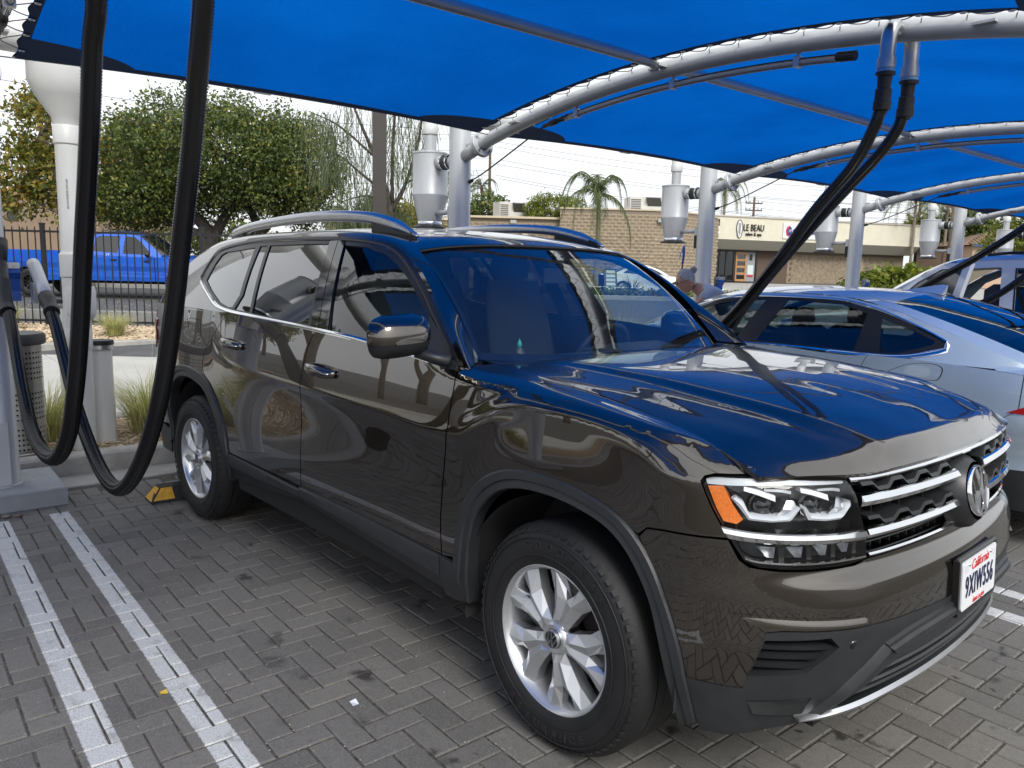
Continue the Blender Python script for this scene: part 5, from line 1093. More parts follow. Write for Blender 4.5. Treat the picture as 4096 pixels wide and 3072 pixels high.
# ---------------------------------------------------------------- vacuum canopy
YS = [-2.02 + 3.48 * k for k in range(-2, 6)]       # arch lines (site y)
ax_ = lambda x: 2.82 - .053 * (x + 1.4)**2
XE = 1.05
names = {-2: 'beyond the camera on the left', -1: 'left of the camera', 0: 'at the left frame edge', 1: 'behind the SUV roof', 2: 'behind the sedan', 3: 'behind the white SUV', 4: 'second from the right', 5: 'farthest right'}
def ring(o, r, n=20): return [(r * math.cos(t), r * math.sin(t)) for t in np.linspace(0, 2 * PI, n)]
def station(k, yk):
    base = lambda nm, lb, ct, gp_, x=0., y=0., z=0.: thing(nm, lb, ct, site(x, yk + y, z), SA, gp_)
    wh = names[k]
    # post with plinth, stub and flange
    p_ = base('canopy_post', 'silver grey steel canopy post on a grey plinth, ' + wh, 'post', 'canopy posts', x=-3.93)
    MB().lathe([(.098, .115), (.095, .12), (.095, 3.05), (.0, 3.07)], 36).build('post_tube', GREY, p_, smooth=True, ang=40)
    MB().lathe([(.106, .112), (.106, .122), (.098, .126)], 36).build('post_collar', GREY, p_, smooth=True, ang=40)
    MB().box(-.35, .27, -.31, .31, 0, .112, bev=.008).build('plinth', mat('plinth_paint', (.27, .285, .30), .6, .1, noise=.18, nscale=5, bump=.2, bscale=60), p_)
    MB().box(.090, .100, -.035, .035, .13, .52).build('access_cover', GREY, p_) if k == 0 else None
    MB().box(-.02, .16, -.006, .006, 2.56, 2.58).build('lifting_tab', GREY, p_)
    z0 = ax_(-3.62)
    MB().tube([(.08, 0, z0 - .075), (.30, 0, z0 - .012)], .054, 24).build('post_stub', GREY, p_, smooth=True)
    d = Vector((1, 0, .28)).normalized(); Mf = Matrix.Translation((.305, 0, z0 - .008)) @ d.to_track_quat('Z', 'Y').to_matrix().to_4x4()
    MB().lathe([(.054, -.012), (.102, -.012), (.104, -.009), (.104, .004), (.102, .006), (.102, .010), (.104, .012), (.104, .024), (.100, .027), (.054, .027)], 32).xf(Mf).build('flange', GREY, p_, smooth=True, ang=30)
    for j in range(4):
        a = PI / 4 + j * PI / 2; MB().lathe([(0, .045), (.012, .045), (.013, .027), (.013, -.03), (0, -.03)], 6, o=(.080 * math.cos(a), .080 * math.sin(a), 0)).xf(Mf).build('flange_bolt', BOLT, p_)
    # arch
    a_ = base('canopy_arch', 'long curved silver grey canopy tube, ' + wh, 'canopy arch', 'canopy arches')
    xs = np.linspace(-3.61, XE, 48); MB().tube([(x, 0, ax_(x)) for x in xs], .054, 24).build('arch_tube', GREY, a_, smooth=True, ang=60)
    MB().lathe([(0, XE + .012), (.05, XE + .010), (.058, XE)], 20, ax='x', o=(0, 0, ax_(XE))).build('end_cap', GREY, a_, smooth=True)
    for x in (-3.12, -1.70, .22): MB().box(x - .05, x + .05, -.085, -.045, ax_(x) - .006, ax_(x) + .006).build('bar_bracket', GREY, a_); MB().box(x - .05, x + .05, .045, .085, ax_(x) - .006, ax_(x) + .006).build('bar_bracket', GREY, a_)
    if -1 <= k <= 3:
        hk = MB()
        for x in np.arange(-3.35, XE - .1, .205):
            for s_ in (-1, 1): hk.tube([(x, s_ * .050, ax_(x) + .02), (x + .012, s_ * .072, ax_(x) + .034), (x + .02, s_ * .066, ax_(x) + .048)], .0035, 5)
        tag(hk.build('lace_hooks', BOLT, a_), kind='stuff')
    # cyclone separator
    s_ = base('dust_separator', 'grey vacuum separator drum with tapered bottom beside the post ' + wh, 'vacuum separator', 'vacuum separators', x=-4.40)
    MB().lathe([(0, 2.56), (.160, 2.56), (.165, 2.555), (.165, 2.545), (.160, 2.54), (.160, 2.195), (.162, 2.19), (.162, 2.18)], 40).build('drum', GREY, s_, smooth=True, ang=40)
    MB().lathe([(.162, 2.18), (.112, 1.965), (.108, 1.945)], 40).build('cone', GREY, s_, smooth=True, ang=40)
    MB().lathe([(.108, 1.945), (.112, 1.94), (.112, 1.92), (.105, 1.915)], 32).build('cone_band', BRIGHT, s_, smooth=True, ang=40)
    MB().lathe([(.105, 1.92), (.140, 1.905), (.150, 1.895), (.150, 1.885), (0, 1.885)], 32).build('bottom_lid', BLKP, s_, smooth=True, ang=40)
    MB().lathe([(.055, 2.55), (.055, 2.80)], 28).build('outlet_pipe', GREY, s_, smooth=True); MB().lathe([(.066, 2.72), (.068, 2.73), (.068, 2.80), (.060, 2.81), (.058, 3.0)], 28).build('outlet_socket', PVC, s_, smooth=True, ang=40)
    MB().tube([(.14, 0, 2.46), (.24, 0, 2.455)], .062, 24).build('inlet_stub', GREY, s_, smooth=True); MB().tube([(.225, 0, 2.455), (.345, 0, 2.45)], .064, 24).build('rubber_coupling', BLKP, s_, smooth=True, ang=40)
    for x in (.235, .325): MB().tube([(x - .007, 0, 2.455), (x + .007, 0, 2.455)], .068, 24).build('hose_clamp', CHROME, s_, smooth=True, ang=40)
    MB().tube([(.34, 0, 2.45), (.39, 0, 2.45)], .058, 24).build('inlet_stub', GREY, s_, smooth=True)
    MB().tube([(.10, 0, 2.02), (.36, 0, 2.02)], .024, 16).build('support_arm', GREY, s_, smooth=True); MB().box(.34, .385, -.04, .04, 1.97, 2.07).build('arm_bracket', GREY, s_); MB().box(.33, .375, -.025, .025, 1.82, 1.97).build('arm_plate', BLKP, s_)
    # nozzle holder
    if -1 <= k <= 3:
        h = base('nozzle_holder', 'blue plastic vacuum nozzle holder bolted to the post ' + wh, 'nozzle holder', 'nozzle holders', x=-3.83)
        for sy in (-1, 1):
            if k > 1 and sy < 0: continue
            ys = sy * .09 if k <= 0 else .16
            MB().box(-.02, .0, ys - .055, ys + .055, 1.36, 1.50).build('holder_back', GALV, h)
            P = np.array([[(.0, y, 1.49), (.03, y, 1.475), (.045, y, 1.44), (.02, y, 1.40), (.015, y, 1.33), (.02, y, 1.27)] for y in (ys - .06, ys + .06)])
            MB().grid(P).build('holder_flap', PLATEB, h); MB().grid(P + [.006, 0, 0]).build('holder_flap', PLATEB, h)
            MB().box(.004, .048, ys - .058, ys + .058, 1.465, 1.50).build('clamp_strip', GALV, h)
            for d_ in (-.03, .03): MB().lathe([(0, .056), (.007, .055), (.008, .048)], 8, ax='x', o=(0, ys + d_, 1.482)).build('holder_bolt', BOLT, h)
            MB().tube([(.02, ys - .055, 1.28), (.05, ys - .07, 1.20), (.11, ys - .01, 1.18), (.11, ys + .02, 1.22)], .004, 6).build('wire_hook', BOLT, h)
for k, yk in enumerate(YS): station(k - 2, yk)
# ---- sails
def sail_mat():
    m = bpy.data.materials.new('blue_shade_cloth'); m.use_nodes = True; nt = m.node_tree; n, l = nt.nodes, nt.links; n.clear(); o = n.new('ShaderNodeOutputMaterial')
    d = n.new('ShaderNodeBsdfDiffuse'); t = n.new('ShaderNodeBsdfTranslucent'); g_ = n.new('ShaderNodeBsdfGlossy'); g_.inputs[1].default_value = .45
    tc = n.new('ShaderNodeTexCoord'); mp = n.new('ShaderNodeMapping'); mp.inputs['Scale'].default_value = (5, 120, 5); mp.inputs['Rotation'].default_value = (0, 0, .5); l.new(tc.outputs['Object'], mp.inputs[0])
    nz = n.new('ShaderNodeTexNoise'); nz.inputs['Scale'].default_value = 3; nz.inputs['Detail'].default_value = 6; l.new(mp.outputs[0], nz.inputs[0])
    cr_ = n.new('ShaderNodeValToRGB'); cr_.color_ramp.elements[0].position = .34; cr_.color_ramp.elements[1].position = .66; cr_.color_ramp.elements[0].color = (.0004, .070, .34, 1); cr_.color_ramp.elements[1].color = (.001, .120, .52, 1)
    n2 = n.new('ShaderNodeTexNoise'); n2.inputs['Scale'].default_value = .9; n2.inputs['Detail'].default_value = 3; l.new(tc.outputs['Object'], n2.inputs[0]); av = n.new('ShaderNodeMix'); av.inputs[0].default_value = .55; l.new(nz.outputs[0], av.inputs[2]); l.new(n2.outputs[0], av.inputs[3]); l.new(av.outputs[0], cr_.inputs[0]); l.new(cr_.outputs[0], t.inputs[0]); d.inputs[0].default_value = (.0008, .045, .24, 1)
    m1 = n.new('ShaderNodeMixShader'); m1.inputs[0].default_value = .62; l.new(d.outputs[0], m1.inputs[1]); l.new(t.outputs[0], m1.inputs[2])
    w = n.new('ShaderNodeTexNoise'); w.inputs['Scale'].default_value = 220; mp2 = n.new('ShaderNodeMapping'); mp2.inputs['Scale'].default_value = (.25, 1, 1); mp2.inputs['Rotation'].default_value = (0, 0, .9); l.new(tc.outputs['Object'], mp2.inputs[0]); l.new(mp2.outputs[0], w.inputs[0])
    bp = n.new('ShaderNodeBump'); bp.inputs['Strength'].default_value = .35; bp.inputs['Distance'].default_value = .002; l.new(w.outputs[0], bp.inputs['Height']); l.new(bp.outputs[0], d.inputs['Normal']); l.new(bp.outputs[0], t.inputs['Normal'])
    l.new(m1.outputs[0], o.inputs[0]); return m
SAIL = sail_mat(); NAVY = mat('navy_reinforcement', (.010, .048, .16), .8); ROPE = mat('grey_lacing_rope', (.10, .10, .11), .7)
def sail(k, y0, y1):
    ya, yb = y0 + .155, y1 - .155; W_ = yb - ya
    lbl = {-2: 'over the bay beyond the left frame edge', -1: 'over the bay left of the camera', 0: 'nearest, above the SUV', 1: 'second, above the silver blue sedan', 2: 'third, above the white SUV', 3: 'fourth, small at the right edge', 4: 'farthest at the right edge'}[k]
    t = thing('shade_sail', 'blue laced shade sail ' + lbl, 'shade sail', site(0, 0, 0), SA, 'blue shade sails')
    def S(u, v, off=0.):
        u = np.asarray(u, float); v = np.asarray(v, float); b = 4 * v * (1 - v); xr = -3.46 + .0 * b; xf = .66
        x = xr + (xf - xr) * u; y = ya + W_ * v; z = ax_(x) + .028 + .045 * b * np.sin(PI * np.clip(u, 0, 1))**.5 + .035 * b * (np.exp(-u * 9) + np.exp(-(1 - u) * 9)) + off
        return np.stack([x, y, z], -1)
    us, vs_ = np.meshgrid(np.linspace(0, 1, 80), np.linspace(0, 1, 36), indexing='ij'); MB().grid(S(us, vs_)).build('sail_cloth', SAIL, t, smooth=True, fix=False)
    L = xl = 4.12
    def strip_s(a, b_, nm, wob=False):     # hem bands
        n = 160; q = np.linspace(0, 1, n); A = np.array([S(*[np.array(c) for c in a(t_)], -.004) for t_ in q]); B = np.array([S(*[np.array(c) for c in b_(t_, n)], -.004) for t_ in q])
        MB().grid(np.stack([A, B], 1)).build(nm, NAVY, t)
    hv = .045 / W_; hu = .035 / L
    strip_s(lambda q: (q, hv), lambda q, n: (q, -.006 / W_ - .010 / W_ * math.cos(q * 20 * 2 * PI)), 'sail_hem'); strip_s(lambda q: (q, 1 - hv), lambda q, n: (q, 1 + .006 / W_ + .010 / W_ * math.cos(q * 20 * 2 * PI)), 'sail_hem')
    strip_s(lambda q: (hu, q), lambda q, n: (-.002, q), 'sail_hem'); strip_s(lambda q: (1 - hu, q), lambda q, n: (1.002, q), 'sail_hem')
    for cu in (0, 1):
        for cv in (0, 1):
            n1, n2 = 20, 8; P = []
            for i in range(n1 + 1):
                f = i / n1; vv_ = (.62 / W_) * f; uu_ = (.27 / L) * (1 - f**4)**.6 * (1 - .45 * f); row = []
                for j in range(n2 + 1):
                    a = uu_ * j / n2; row.append(S(np.array(a if cu == 0 else 1 - a), np.array(vv_ if cv == 0 else 1 - vv_), -.006))
                P.append(row)
            MB().grid(np.array(P)).build('corner_patch', NAVY, t, smooth=True)
    # lacing
    if k <= 2:
        gr = MB().lathe([(.007, 0), (.0145, 0), (.016, -.003), (.0145, -.006), (.007, -.006)], 10, closed=True).mesh('grommet', BRIGHT, True)
        for side in (0, 1):
            yA = y0 if side == 0 else y1; pts = []
            for i in range(21):
                u = (i + .5) / 21; g_ = S(np.array(u), np.array(.018 / W_ if side == 0 else 1 - .018 / W_)); g_ = Vector(g_); link('grommet', gr, t, (g_.x, g_.y, g_.z - .004))
                x = g_.x + .07; hkp = Vector((x + .012, yA + (.07 if side == 0 else -.07), ax_(x) + .034)); pts += [tuple(g_), tuple((g_ + hkp) / 2 - Vector((0, 0, .006))), tuple(hkp)]
            pts = [Vector(q) for q in cr(pts, 3)]; MB().tube(pts, .0032, 5).build('lacing_rope', ROPE, t)
    MB().tube([tuple(q) for q in (S(np.linspace(-.003, -.003, 16), np.linspace(-.04, 1.04, 16)) - [0, 0, .003])], .004, 6).build('edge_cable', ROPE, t)
    # cross bars below the cloth
    b = thing('cross_bar', 'grey round strut under the sail ' + lbl, 'strut', site(0, 0, 0), SA, 'canopy cross bars')
    z = ax_(-1.66) + .018; MB().tube([(-1.66, y0 + .11, z - .012), (-1.66, y0 + .16, z), (-1.66, y1 - .16, z), (-1.66, y1 - .11, z - .012)], .032, 16).build('strut_tube', GREY, b, smooth=True, ang=50)
    for yy_ in (y0 + .08, y1 - .08): MB().box(-1.70, -1.62, yy_ - .05, yy_ + .05, z - .022, z - .006).build('strut_end_plate', GREY, b); MB().lathe([(0, -.03), (.009, -.03), (.009, .0)], 6, o=(-1.66, yy_, z - .01)).build('strut_bolt', BOLT, b)
for k in range(len(YS) - 1): sail(k - 2, YS[k], YS[k + 1])
# ---- LED tubes under the arches
TUBEC = glass('clear_tube', (.85, .87, .88)); 
for k in (-1, 0, 1, 2, 3):
    yk = YS[k + 2] + .02; t = thing('led_tube', 'clear light tube clipped under the canopy arch ' + names[k], 'light tube', site(0, 0, 0), SA, 'light tubes under the arches')
    f = lambda x, dz=0.: (x, yk, ax_(x) - .095 + dz); xs = np.linspace(-2.62, -.50, 24)
    MB().tube([f(x, -.008) for x in xs], .019, 14).build('tube_shell', mat('grey_tube_plastic', (.30, .31, .32), .2, coat=.5), t, smooth=True); MB().tube([f(x, .010) for x in xs], .012, 8, flat=.6).build('led_strip', BLKP, t, smooth=True)
    MB().tube([f(-.52), f(-.42)], .026, 16).build('end_cap', BLKP, t, smooth=True, ang=40); MB().tube([f(-2.86), f(-2.80), f(-2.79), f(-2.72), f(-2.71), f(-2.60)], [.016, .016, .022, .022, .016, .022], 14).build('plug', BLKP, t, smooth=True, ang=40)
    for x in (-2.50, -1.62, -.75): MB().box(x - .018, x + .018, yk - .024, yk + .024, ax_(x) - .125, ax_(x) - .068, bev=.004).build('tube_clip', GALV, t); MB().tube([(x, yk, ax_(x) - .07), (x, yk, ax_(x) - .03)], .010, 8).build('clip_stem', GALV, t)
    P = cr([(-3.84, yk + .02, 2.27), (-3.60, yk, 2.33), (-3.2, yk, 2.48), f(-2.86)], 8); MB().tube(P, .0065, 6).build('power_cable', BLKP, t, smooth=True)
    MB().tube([(-3.87, yk + .02, 2.262), (-3.80, yk + .02, 2.278)], .016, 10).build('cable_gland', BLKP, t)
# ---- hoses
def corr(path, r=.0275, pitch=.0075, n=14, amp=.004):
    P = [Vector(q) for q in path]; L = [0]
    for a, b in zip(P, P[1:]): L.append(L[-1] + (b - a).length)
    m = int(L[-1] / pitch) * 2; out = []; rs = []; LL = np.array(L); A = np.array([tuple(q) for q in P])
    for i in range(m + 1):
        s = L[-1] * i / m; out.append(tuple(np.interp(s, LL, A[:, j]) for j in range(3))); rs.append(r + (amp if i % 2 else 0))
    return MB().tube(out, rs, n)
def drop(k, side, pts, label, x=-.26, pitch=.0095, group='vacuum hoses', dy=.13):
    yk = YS[k + 2]; h = thing('vacuum_hose', label, 'hose', site(0, 0, 0), SA, group); s = side
    e = [(x, yk + s * .045, ax_(x) + .0), (x, yk + s * dy * .65, ax_(x) + .005), (x, yk + s * dy * .88, ax_(x) - .02), (x, yk + s * dy * .985, ax_(x) - .07), (x, yk + s * dy, ax_(x) - .15)]
    MB().tube(cr(e, 6), .037, 20).build('elbow', BRIGHT if False else GALV, h, smooth=True, ang=60); MB().lathe([(.038, ax_(x) - .15), (.044, ax_(x) - .152), (.044, ax_(x) - .20), (.038, ax_(x) - .202)], 20, o=(x, yk + s * dy, 0)).build('elbow_socket', GALV, h, smooth=True, ang=40)
    top = Vector((x, yk + s * dy, ax_(x) - .20)); q1 = Vector(pts[0]); dr = (q1 - top).normalized(); dr = (dr + Vector((0, 0, -1.2))).normalized(); c2 = top + dr * .20
    MB().tube([tuple(top), tuple(top - Vector((0, 0, .02)))], [.041, .041], 18).build('blue_gasket', mat('pale_blue_plastic', (.18, .38, .62), .4), h)
    MB().tube([tuple(top - Vector((0, 0, .018))), tuple(top - Vector((0, 0, .03))), tuple(top + dr * .035), tuple(top + dr * .09), tuple(top + dr * .095), tuple(top + dr * .15), tuple(top + dr * .152), tuple(top + dr * .19)], [.046, .046, .034, .031, .038, .038, .042, .041], 18).build('swivel_cuff', BLKP, h, smooth=True, ang=40)
    path = [tuple(q) for q in cr([tuple(c2)] + list(pts), 10)]
    corr(path, pitch=pitch).build('hose', HOSE, h, smooth=True)
    return h
L1 = [(-.86, -2.0, 2.30), (-.93, -2.0, 2.16), (-1.01, -2.0, 1.97), (-1.11, -2.0, 1.77), (-1.23, -2.0, 1.55), (-1.35, -2.0, 1.30), (-1.50, -2.0, 1.06), (-1.70, -2.0, .84), (-2.01, -2.0, .68), (-2.37, -2.0, .63), (-2.69, -2.0, .68), (-2.95, -1.995, .83), (-3.18, -1.99, 1.04), (-3.42, -1.985, 1.24)]
L2 = [(-.53, -1.80, 2.27), (-.60, -1.80, 2.07), (-.70, -1.80, 1.83), (-.80, -1.80, 1.63), (-.95, -1.80, 1.33), (-1.15, -1.80, 1.03), (-1.43, -1.80, .76), (-1.76, -1.80, .57), (-2.07, -1.80, .54), (-2.39, -1.80, .63), (-2.69, -1.80, .79), (-2.92, -1.805, 1.01), (-3.06, -1.81, 1.16), (-3.16, -1.815, 1.245)]
h1 = drop(0, -1, L1, 'left vacuum hose looping low, its cuff in the blue holder at the left edge', x=-.84, dy=.07); h2 = drop(0, 1, L2, 'lowest looping vacuum hose by the SUV rear door, ending in a grey wand', x=-.50, dy=.20)
# wand ends
MB().tube([(-3.40, -1.99, 1.225), (-3.44, -1.99, 1.25), (-3.445, -1.99, 1.255), (-3.52, -1.985, 1.33), (-3.56, -1.985, 1.40), (-3.565, -1.985, 1.405), (-3.63, -1.98, 1.50)], [.042, .042, .036, .034, .036, .032, .030], 18).build('hose_cuff', BLKP, h1, smooth=True, ang=35)
MB().tube([(-3.62, -1.98, 1.49), (-3.68, -1.98, 1.58), (-3.72, -1.98, 1.63)], [.028, .045, .05], 12, flat=.6).build('crevice_nozzle', BLKP, h1, smooth=True)
MB().tube([(-3.14, -1.815, 1.238), (-3.18, -1.81, 1.255), (-3.185, -1.81, 1.258), (-3.25, -1.81, 1.285), (-3.26, -1.81, 1.288), (-3.33, -1.808, 1.315)], [.041, .041, .033, .040, .044, .042], 18).build('hose_cuff', BLKP, h2, smooth=True, ang=35)
MB().tube([(-3.30, -1.81, 1.30), (-3.50, -1.805, 1.385), (-3.72, -1.80, 1.475), (-3.78, -1.80, 1.495)], .036, 20).build('steel_wand', GREY, h2, smooth=True); MB().box(-3.62, -3.50, -1.845, -1.79, 1.27, 1.385).build('wand_hanger', GALV, h2)
drop(1, -1, [(-.20, 1.355, 2.36), (-.23, 1.36, 2.27), (-.33, 1.38, 2.10), (-.53, 1.39, 1.88), (-.73, 1.40, 1.62), (-.97, 1.42, 1.35), (-1.15, 1.43, 1.18), (-1.40, 1.44, .98), (-1.8, 1.45, .78), (-2.3, 1.46, .72), (-2.9, 1.46, .85), (-3.4, 1.47, 1.15), (-3.7, 1.47, 1.3)], 'nearer of the two black vacuum hoses hanging down to the SUV windscreen corner', x=-.18)
drop(1, 1, [(-.20, 1.60, 2.38), (-.23, 1.60, 2.29), (-.32, 1.59, 2.16), (-.53, 1.58, 1.94), (-.79, 1.57, 1.65), (-1.02, 1.56, 1.37), (-1.18, 1.55, 1.14), (-1.45, 1.54, .92), (-1.9, 1.53, .72), (-2.4, 1.52, .68), (-3.0, 1.52, .85), (-3.5, 1.55, 1.1), (-3.72, 1.56, 1.28)], 'farther of the two black vacuum hoses hanging down to the SUV windscreen corner', x=-.18, dy=.12)
drop(2, -1, [(-.30, 4.80, 2.35), (-.42, 4.78, 2.15), (-.70, 4.82, 1.93), (-1.05, 4.9, 1.70), (-1.45, 5.1, 1.50), (-1.75, 5.4, 1.35), (-1.9, 6.0, 1.2)], 'black vacuum hose drawn into the open door of the white SUV', pitch=.014)
drop(2, 1, [(-.27, 5.08, 2.30), (-.35, 5.05, 2.0), (-.55, 5.03, 1.70), (-.80, 5.02, 1.45), (-1.1, 5.02, 1.25), (-1.5, 5.0, 1.0), (-2.2, 4.98, .75), (-3.0, 4.97, .9), (-3.7, 5.0, 1.3)], 'lower black vacuum hose in front of the rear door of the white SUV', pitch=.014)
drop(-1, 1, [(-.27, -5.37, 2.3), (-.6, -5.36, 1.6), (-1.3, -5.34, .9), (-2.0, -5.33, .66), (-2.8, -5.31, .9), (-3.5, -5.3, 1.3)], 'black vacuum hose in the bay left of the camera', pitch=.014)
# blue air gun hanging behind the sedan, cable and air hose
ag = thing('air_gun', 'blue air blow gun hanging from a thin teal hose beside the post behind the sedan', 'air gun', site(-3.98, 4.62, 1.72), SA)
MB().tube([(0, 0, .12), (0, .005, .09), (.0, .012, .02), (0, .0, -.08)], [.010, .018, .014, .011], 10).build('gun_body', PLATEB, ag, smooth=True); MB().tube([(0, -.005, .08), (0, -.035, .05), (0, -.06, -.02)], .005, 6).build('trigger', PLATEB, ag); MB().tube([(0, .03, .12), (0, .0, .145), (0, -.02, .12), (0, 0, .10)], .004, 6).build('gun_hook', BOLT, ag)
MB().tube([(0, 0, -.08), (0, -.004, -.13), (0, -.008, -.19)], .009, 8).build('hose_spring', BLKP, ag); MB().tube([(0, -.008, -.19), (0, -.01, -.4), (.02, .0, -.7), (.05, .05, -.5)], .006, 8).build('air_hose', mat('teal_hose', (.10, .45, .33), .4), ag, smooth=True)
# ---------------------------------------------------------------- other vehicles (simple bodies from section tables)
class Body:
    """x forward; tables over x: w half width, zb shoulder height, zd deck height on the centre line; greenhouse wg, lean, zt"""
    def __init__(s, x0, x1, w, zb, zd, zs=.22, lean=.06, rnd=2.6, nose=.35, tail=.30, wg=None, gl=.42, gl2=.25, zt=None, bulge=.03):
        s.__dict__.update(locals())
    def T(s, t, x): return pchip([q[0] for q in t], [q[1] for q in t], x)
    def W(s, x):
        k = 1 - .55 * np.clip((x - (s.x1 - s.nose)) / s.nose, 0, 1)**s.rnd - .45 * np.clip(((s.x0 + s.tail) - x) / s.tail, 0, 1)**s.rnd
        return s.T(s.w, x) * k
    def side(s, x, z, off=0.):
        x = np.asarray(x, float); z = np.asarray(z, float); zb = s.T(s.zb, x); t = np.clip((z - s.zs) / (zb - s.zs), -.1, 1.05)
        lean = .05 * np.clip(.35 - t, 0, 1)**1.3 + s.lean * np.clip(t - .62, 0, 1)**1.5 / .38**1.5 * .5 - .008 * np.exp(-((t - .60) / .11)**2) + .02 * np.exp(-((t - .38) / .14)**2)
        return np.stack([x, -(s.W(x) - lean + off), z + 0 * x], -1)
    def gy(s, x, z):
        zb = s.T(s.zb, x); t = np.maximum(z - zb, -.03); return s.T(s.w, x) - s.lean * .5 - .004 - s.gl * t - s.gl2 * t * t - s.T(s.wg, x)
    def gh(s, x, z, off=0.):
        x = np.asarray(x, float); z = np.asarray(z, float); return np.stack([x, -(s.gy(x, z) + off), z + 0 * x], -1)
    def deck(s, xa, xb, n=24, m=9):
        xs = np.linspace(xa, xb, n); P = []
        for x in xs:
            zb = float(s.T(s.zb, x)); e = s.side(np.array(x), np.array(zb)); zd = float(s.T(s.zd, x)); P.append([(x, e[1] * (1 - v), zb + (zd - zb) * (1 - (1 - v)**2.2)) for v in np.linspace(0, 1, m)] + [(x, -e[1] * v, zb + (zd - zb) * (1 - (1 - (1 - v))**2.2) if 0 else zb + (zd - zb) * (1 - v**2.2)) for v in np.linspace(0, 1, m)[1:]])
        return np.array(P)
    def roof(s, rail, cen, n=40, m=16):   # rail: (x, z) on the greenhouse side; cen: (x, z) on the centre line, same parameter
        a = np.array(cr(rail, 6)); b = np.array(cr(cen, 6)); y = s.gy(a[:, 0], a[:, 1]); w = np.linspace(-1, 1, m)[None, :]; k = 1 - np.abs(w)**2.4
        X = a[:, :1] + (b[:, :1] - a[:, :1]) * k; Z = a[:, 1:] + (b[:, 1:] - a[:, 1:]) * k; Y = y[:, None] * np.sign(w) * np.abs(w)
        return np.stack([X, Y, Z], -1)
def both_sides(name, surf, poly, m, par, sides=(False, True), **kw):
    for mir in sides: panel(name, surf, poly, m, par, mirror=mir, **kw)
def simple_wheel(par, x, y, r, rr, w=.22, spokes=10, dark=False, rot=0.):
    wq = link('wheel', None, par, (x, y, r), (0, rot, 0) if y < 0 else (0, rot, PI)); h = w / 2
    MB().lathe([(rr, -h), (rr + .02, -h - .012), ((r + rr) / 2, -h - .016), (r - .03, -h - .006), (r - .004, -h + .02), (r, -h + .035), (r, h - .035), (r - .03, h), (rr, h)], 40, ax='y').build('tyre', RUBBER, wq, smooth=True, ang=40)
    mt = GLOSSB if dark else ALLOY
    MB().lathe([(rr, h), (rr, -h + .005), (rr + .006, -h - .004), (rr - .004, -h - .008), (rr - .018, -h + .005), (rr - .03, h)], 40, ax='y').build('rim', mt, wq, smooth=True, ang=40)
    sp = MB()
    for k in range(spokes):
        a = 2 * PI * k / spokes; M = Matrix.Rotation(a, 4, 'Y'); sm_ = MB(); sm_.add([(-.016, -h + .01, .04), (.016, -h + .01, .04), (.026, -h + .004, rr - .008), (-.026, -h + .004, rr - .008), (-.016, -h + .05, .04), (.016, -h + .05, .04), (.026, -h + .04, rr - .008), (-.026, -h + .04, rr - .008)], [(0, 1, 2, 3), (1, 5, 6, 2), (4, 0, 3, 7), (4, 7, 6, 5)]).xf(M); sp.add(sm_.v, sm_.f)
    sp.lathe([(0, -h + .0), (.05, -h + .003), (.06, -h + .02)], 20, ax='y'); sp.build('wheel_spokes', mt, wq); MB().lathe([(0, .0), (rr - .02, .0)], 24, ax='y').build('wheel_back', DARK, wq); return wq
def circle(cx, cz, r, a0=0, a1=180, n=16): return [(cx + r * math.cos(R(a)), cz + r * math.sin(R(a))) for a in np.linspace(a0, a1, n)]
# ---- silver blue sedan in the next bay, nose to the kerb (local x backwards = site x)
SB = paint_mat('silver_blue_paint', (.53, .64, .73), .6, .36); SEDG = glass('sedan_glass', (.40, .50, .50), gain=1.8); 
sed = thing('parked_sedan', 'silver blue sedan parked nose in beside the SUV, seen from its left rear quarter', 'car', site(0, 3.36, 0), SA)
B = Body(-4.05, .78, w=[(-4.05, .86), (-3.2, .905), (-1, .915), (0, .905), (.78, .84)], zb=[(-4.05, .70), (-3.3, .88), (-2.6, .97), (-1.5, 1.03), (-.5, 1.035), (0, 1.02), (.4, .98), (.78, .90)], zd=[(-4.05, .78), (-3.3, .98), (-2.7, 1.06), (-1, 1.1), (0, 1.10), (.45, 1.08), (.78, .98)],
         wg=[(-3.2, .12), (-2.4, .02), (-1.4, 0), (-.6, .01), (.1, .10), (.4, .20)], lean=.07, gl=.48, gl2=.15, nose=.55, tail=.9)
B.tail, B.nose = .55, .60
arches = circle(-.42, .33, .37, 180, 0); farc = circle(-3.12, .33, .37, 180, 0)
zt_ = lambda x: float(B.T(B.zb, x)) - .002
def seam_side(x0, x1, low, nm, extra=None, z0=.24):
    pass
up_l = lambda a, b, n=12: [(x, zt_(x)) for x in np.linspace(a, b, n)]
both_sides('rear_fender', B.side, up_l(-.70, .20) + [(.20, .80), (.06, .70), (-.03, .50)] + [q for q in arches[::-1] if q[1] > .42] + [(-.79, .42), (-.79, .60), (-.76, .9)], SB, sed, step=.04)
both_sides('rear_door', B.side, up_l(-1.555, -.706) + [(-.766, .9), (-.796, .60), (-.86, .30), (-1.60, .30)], SB, sed, step=.06)
both_sides('front_door', B.side, up_l(-2.55, -1.565) + [(-1.61, .30), (-2.60, .30)], SB, sed, step=.06)
both_sides('front_fender', B.side, up_l(-3.95, -2.56) + [(-2.61, .30), (-2.76, .30)] + farc[::-1] + [(-3.5, .30), (-3.95, .35)], SB, sed, step=.06)
both_sides('rear_bumper', B.side, [(.206, .80)] + [(.206, zt_(.206))] + up_l(.22, .74, 6) + [(.74, .30), (-.03, .30), (-.045, .45), (-.022, .50), (.066, .70)], SB, sed, step=.04)
both_sides('tail_lamp', B.side, [(.15, .785), (.26, .84), (.50, .868), (.72, .86), (.72, .79), (.40, .782)], REDL, sed, step=.04, off=.006)
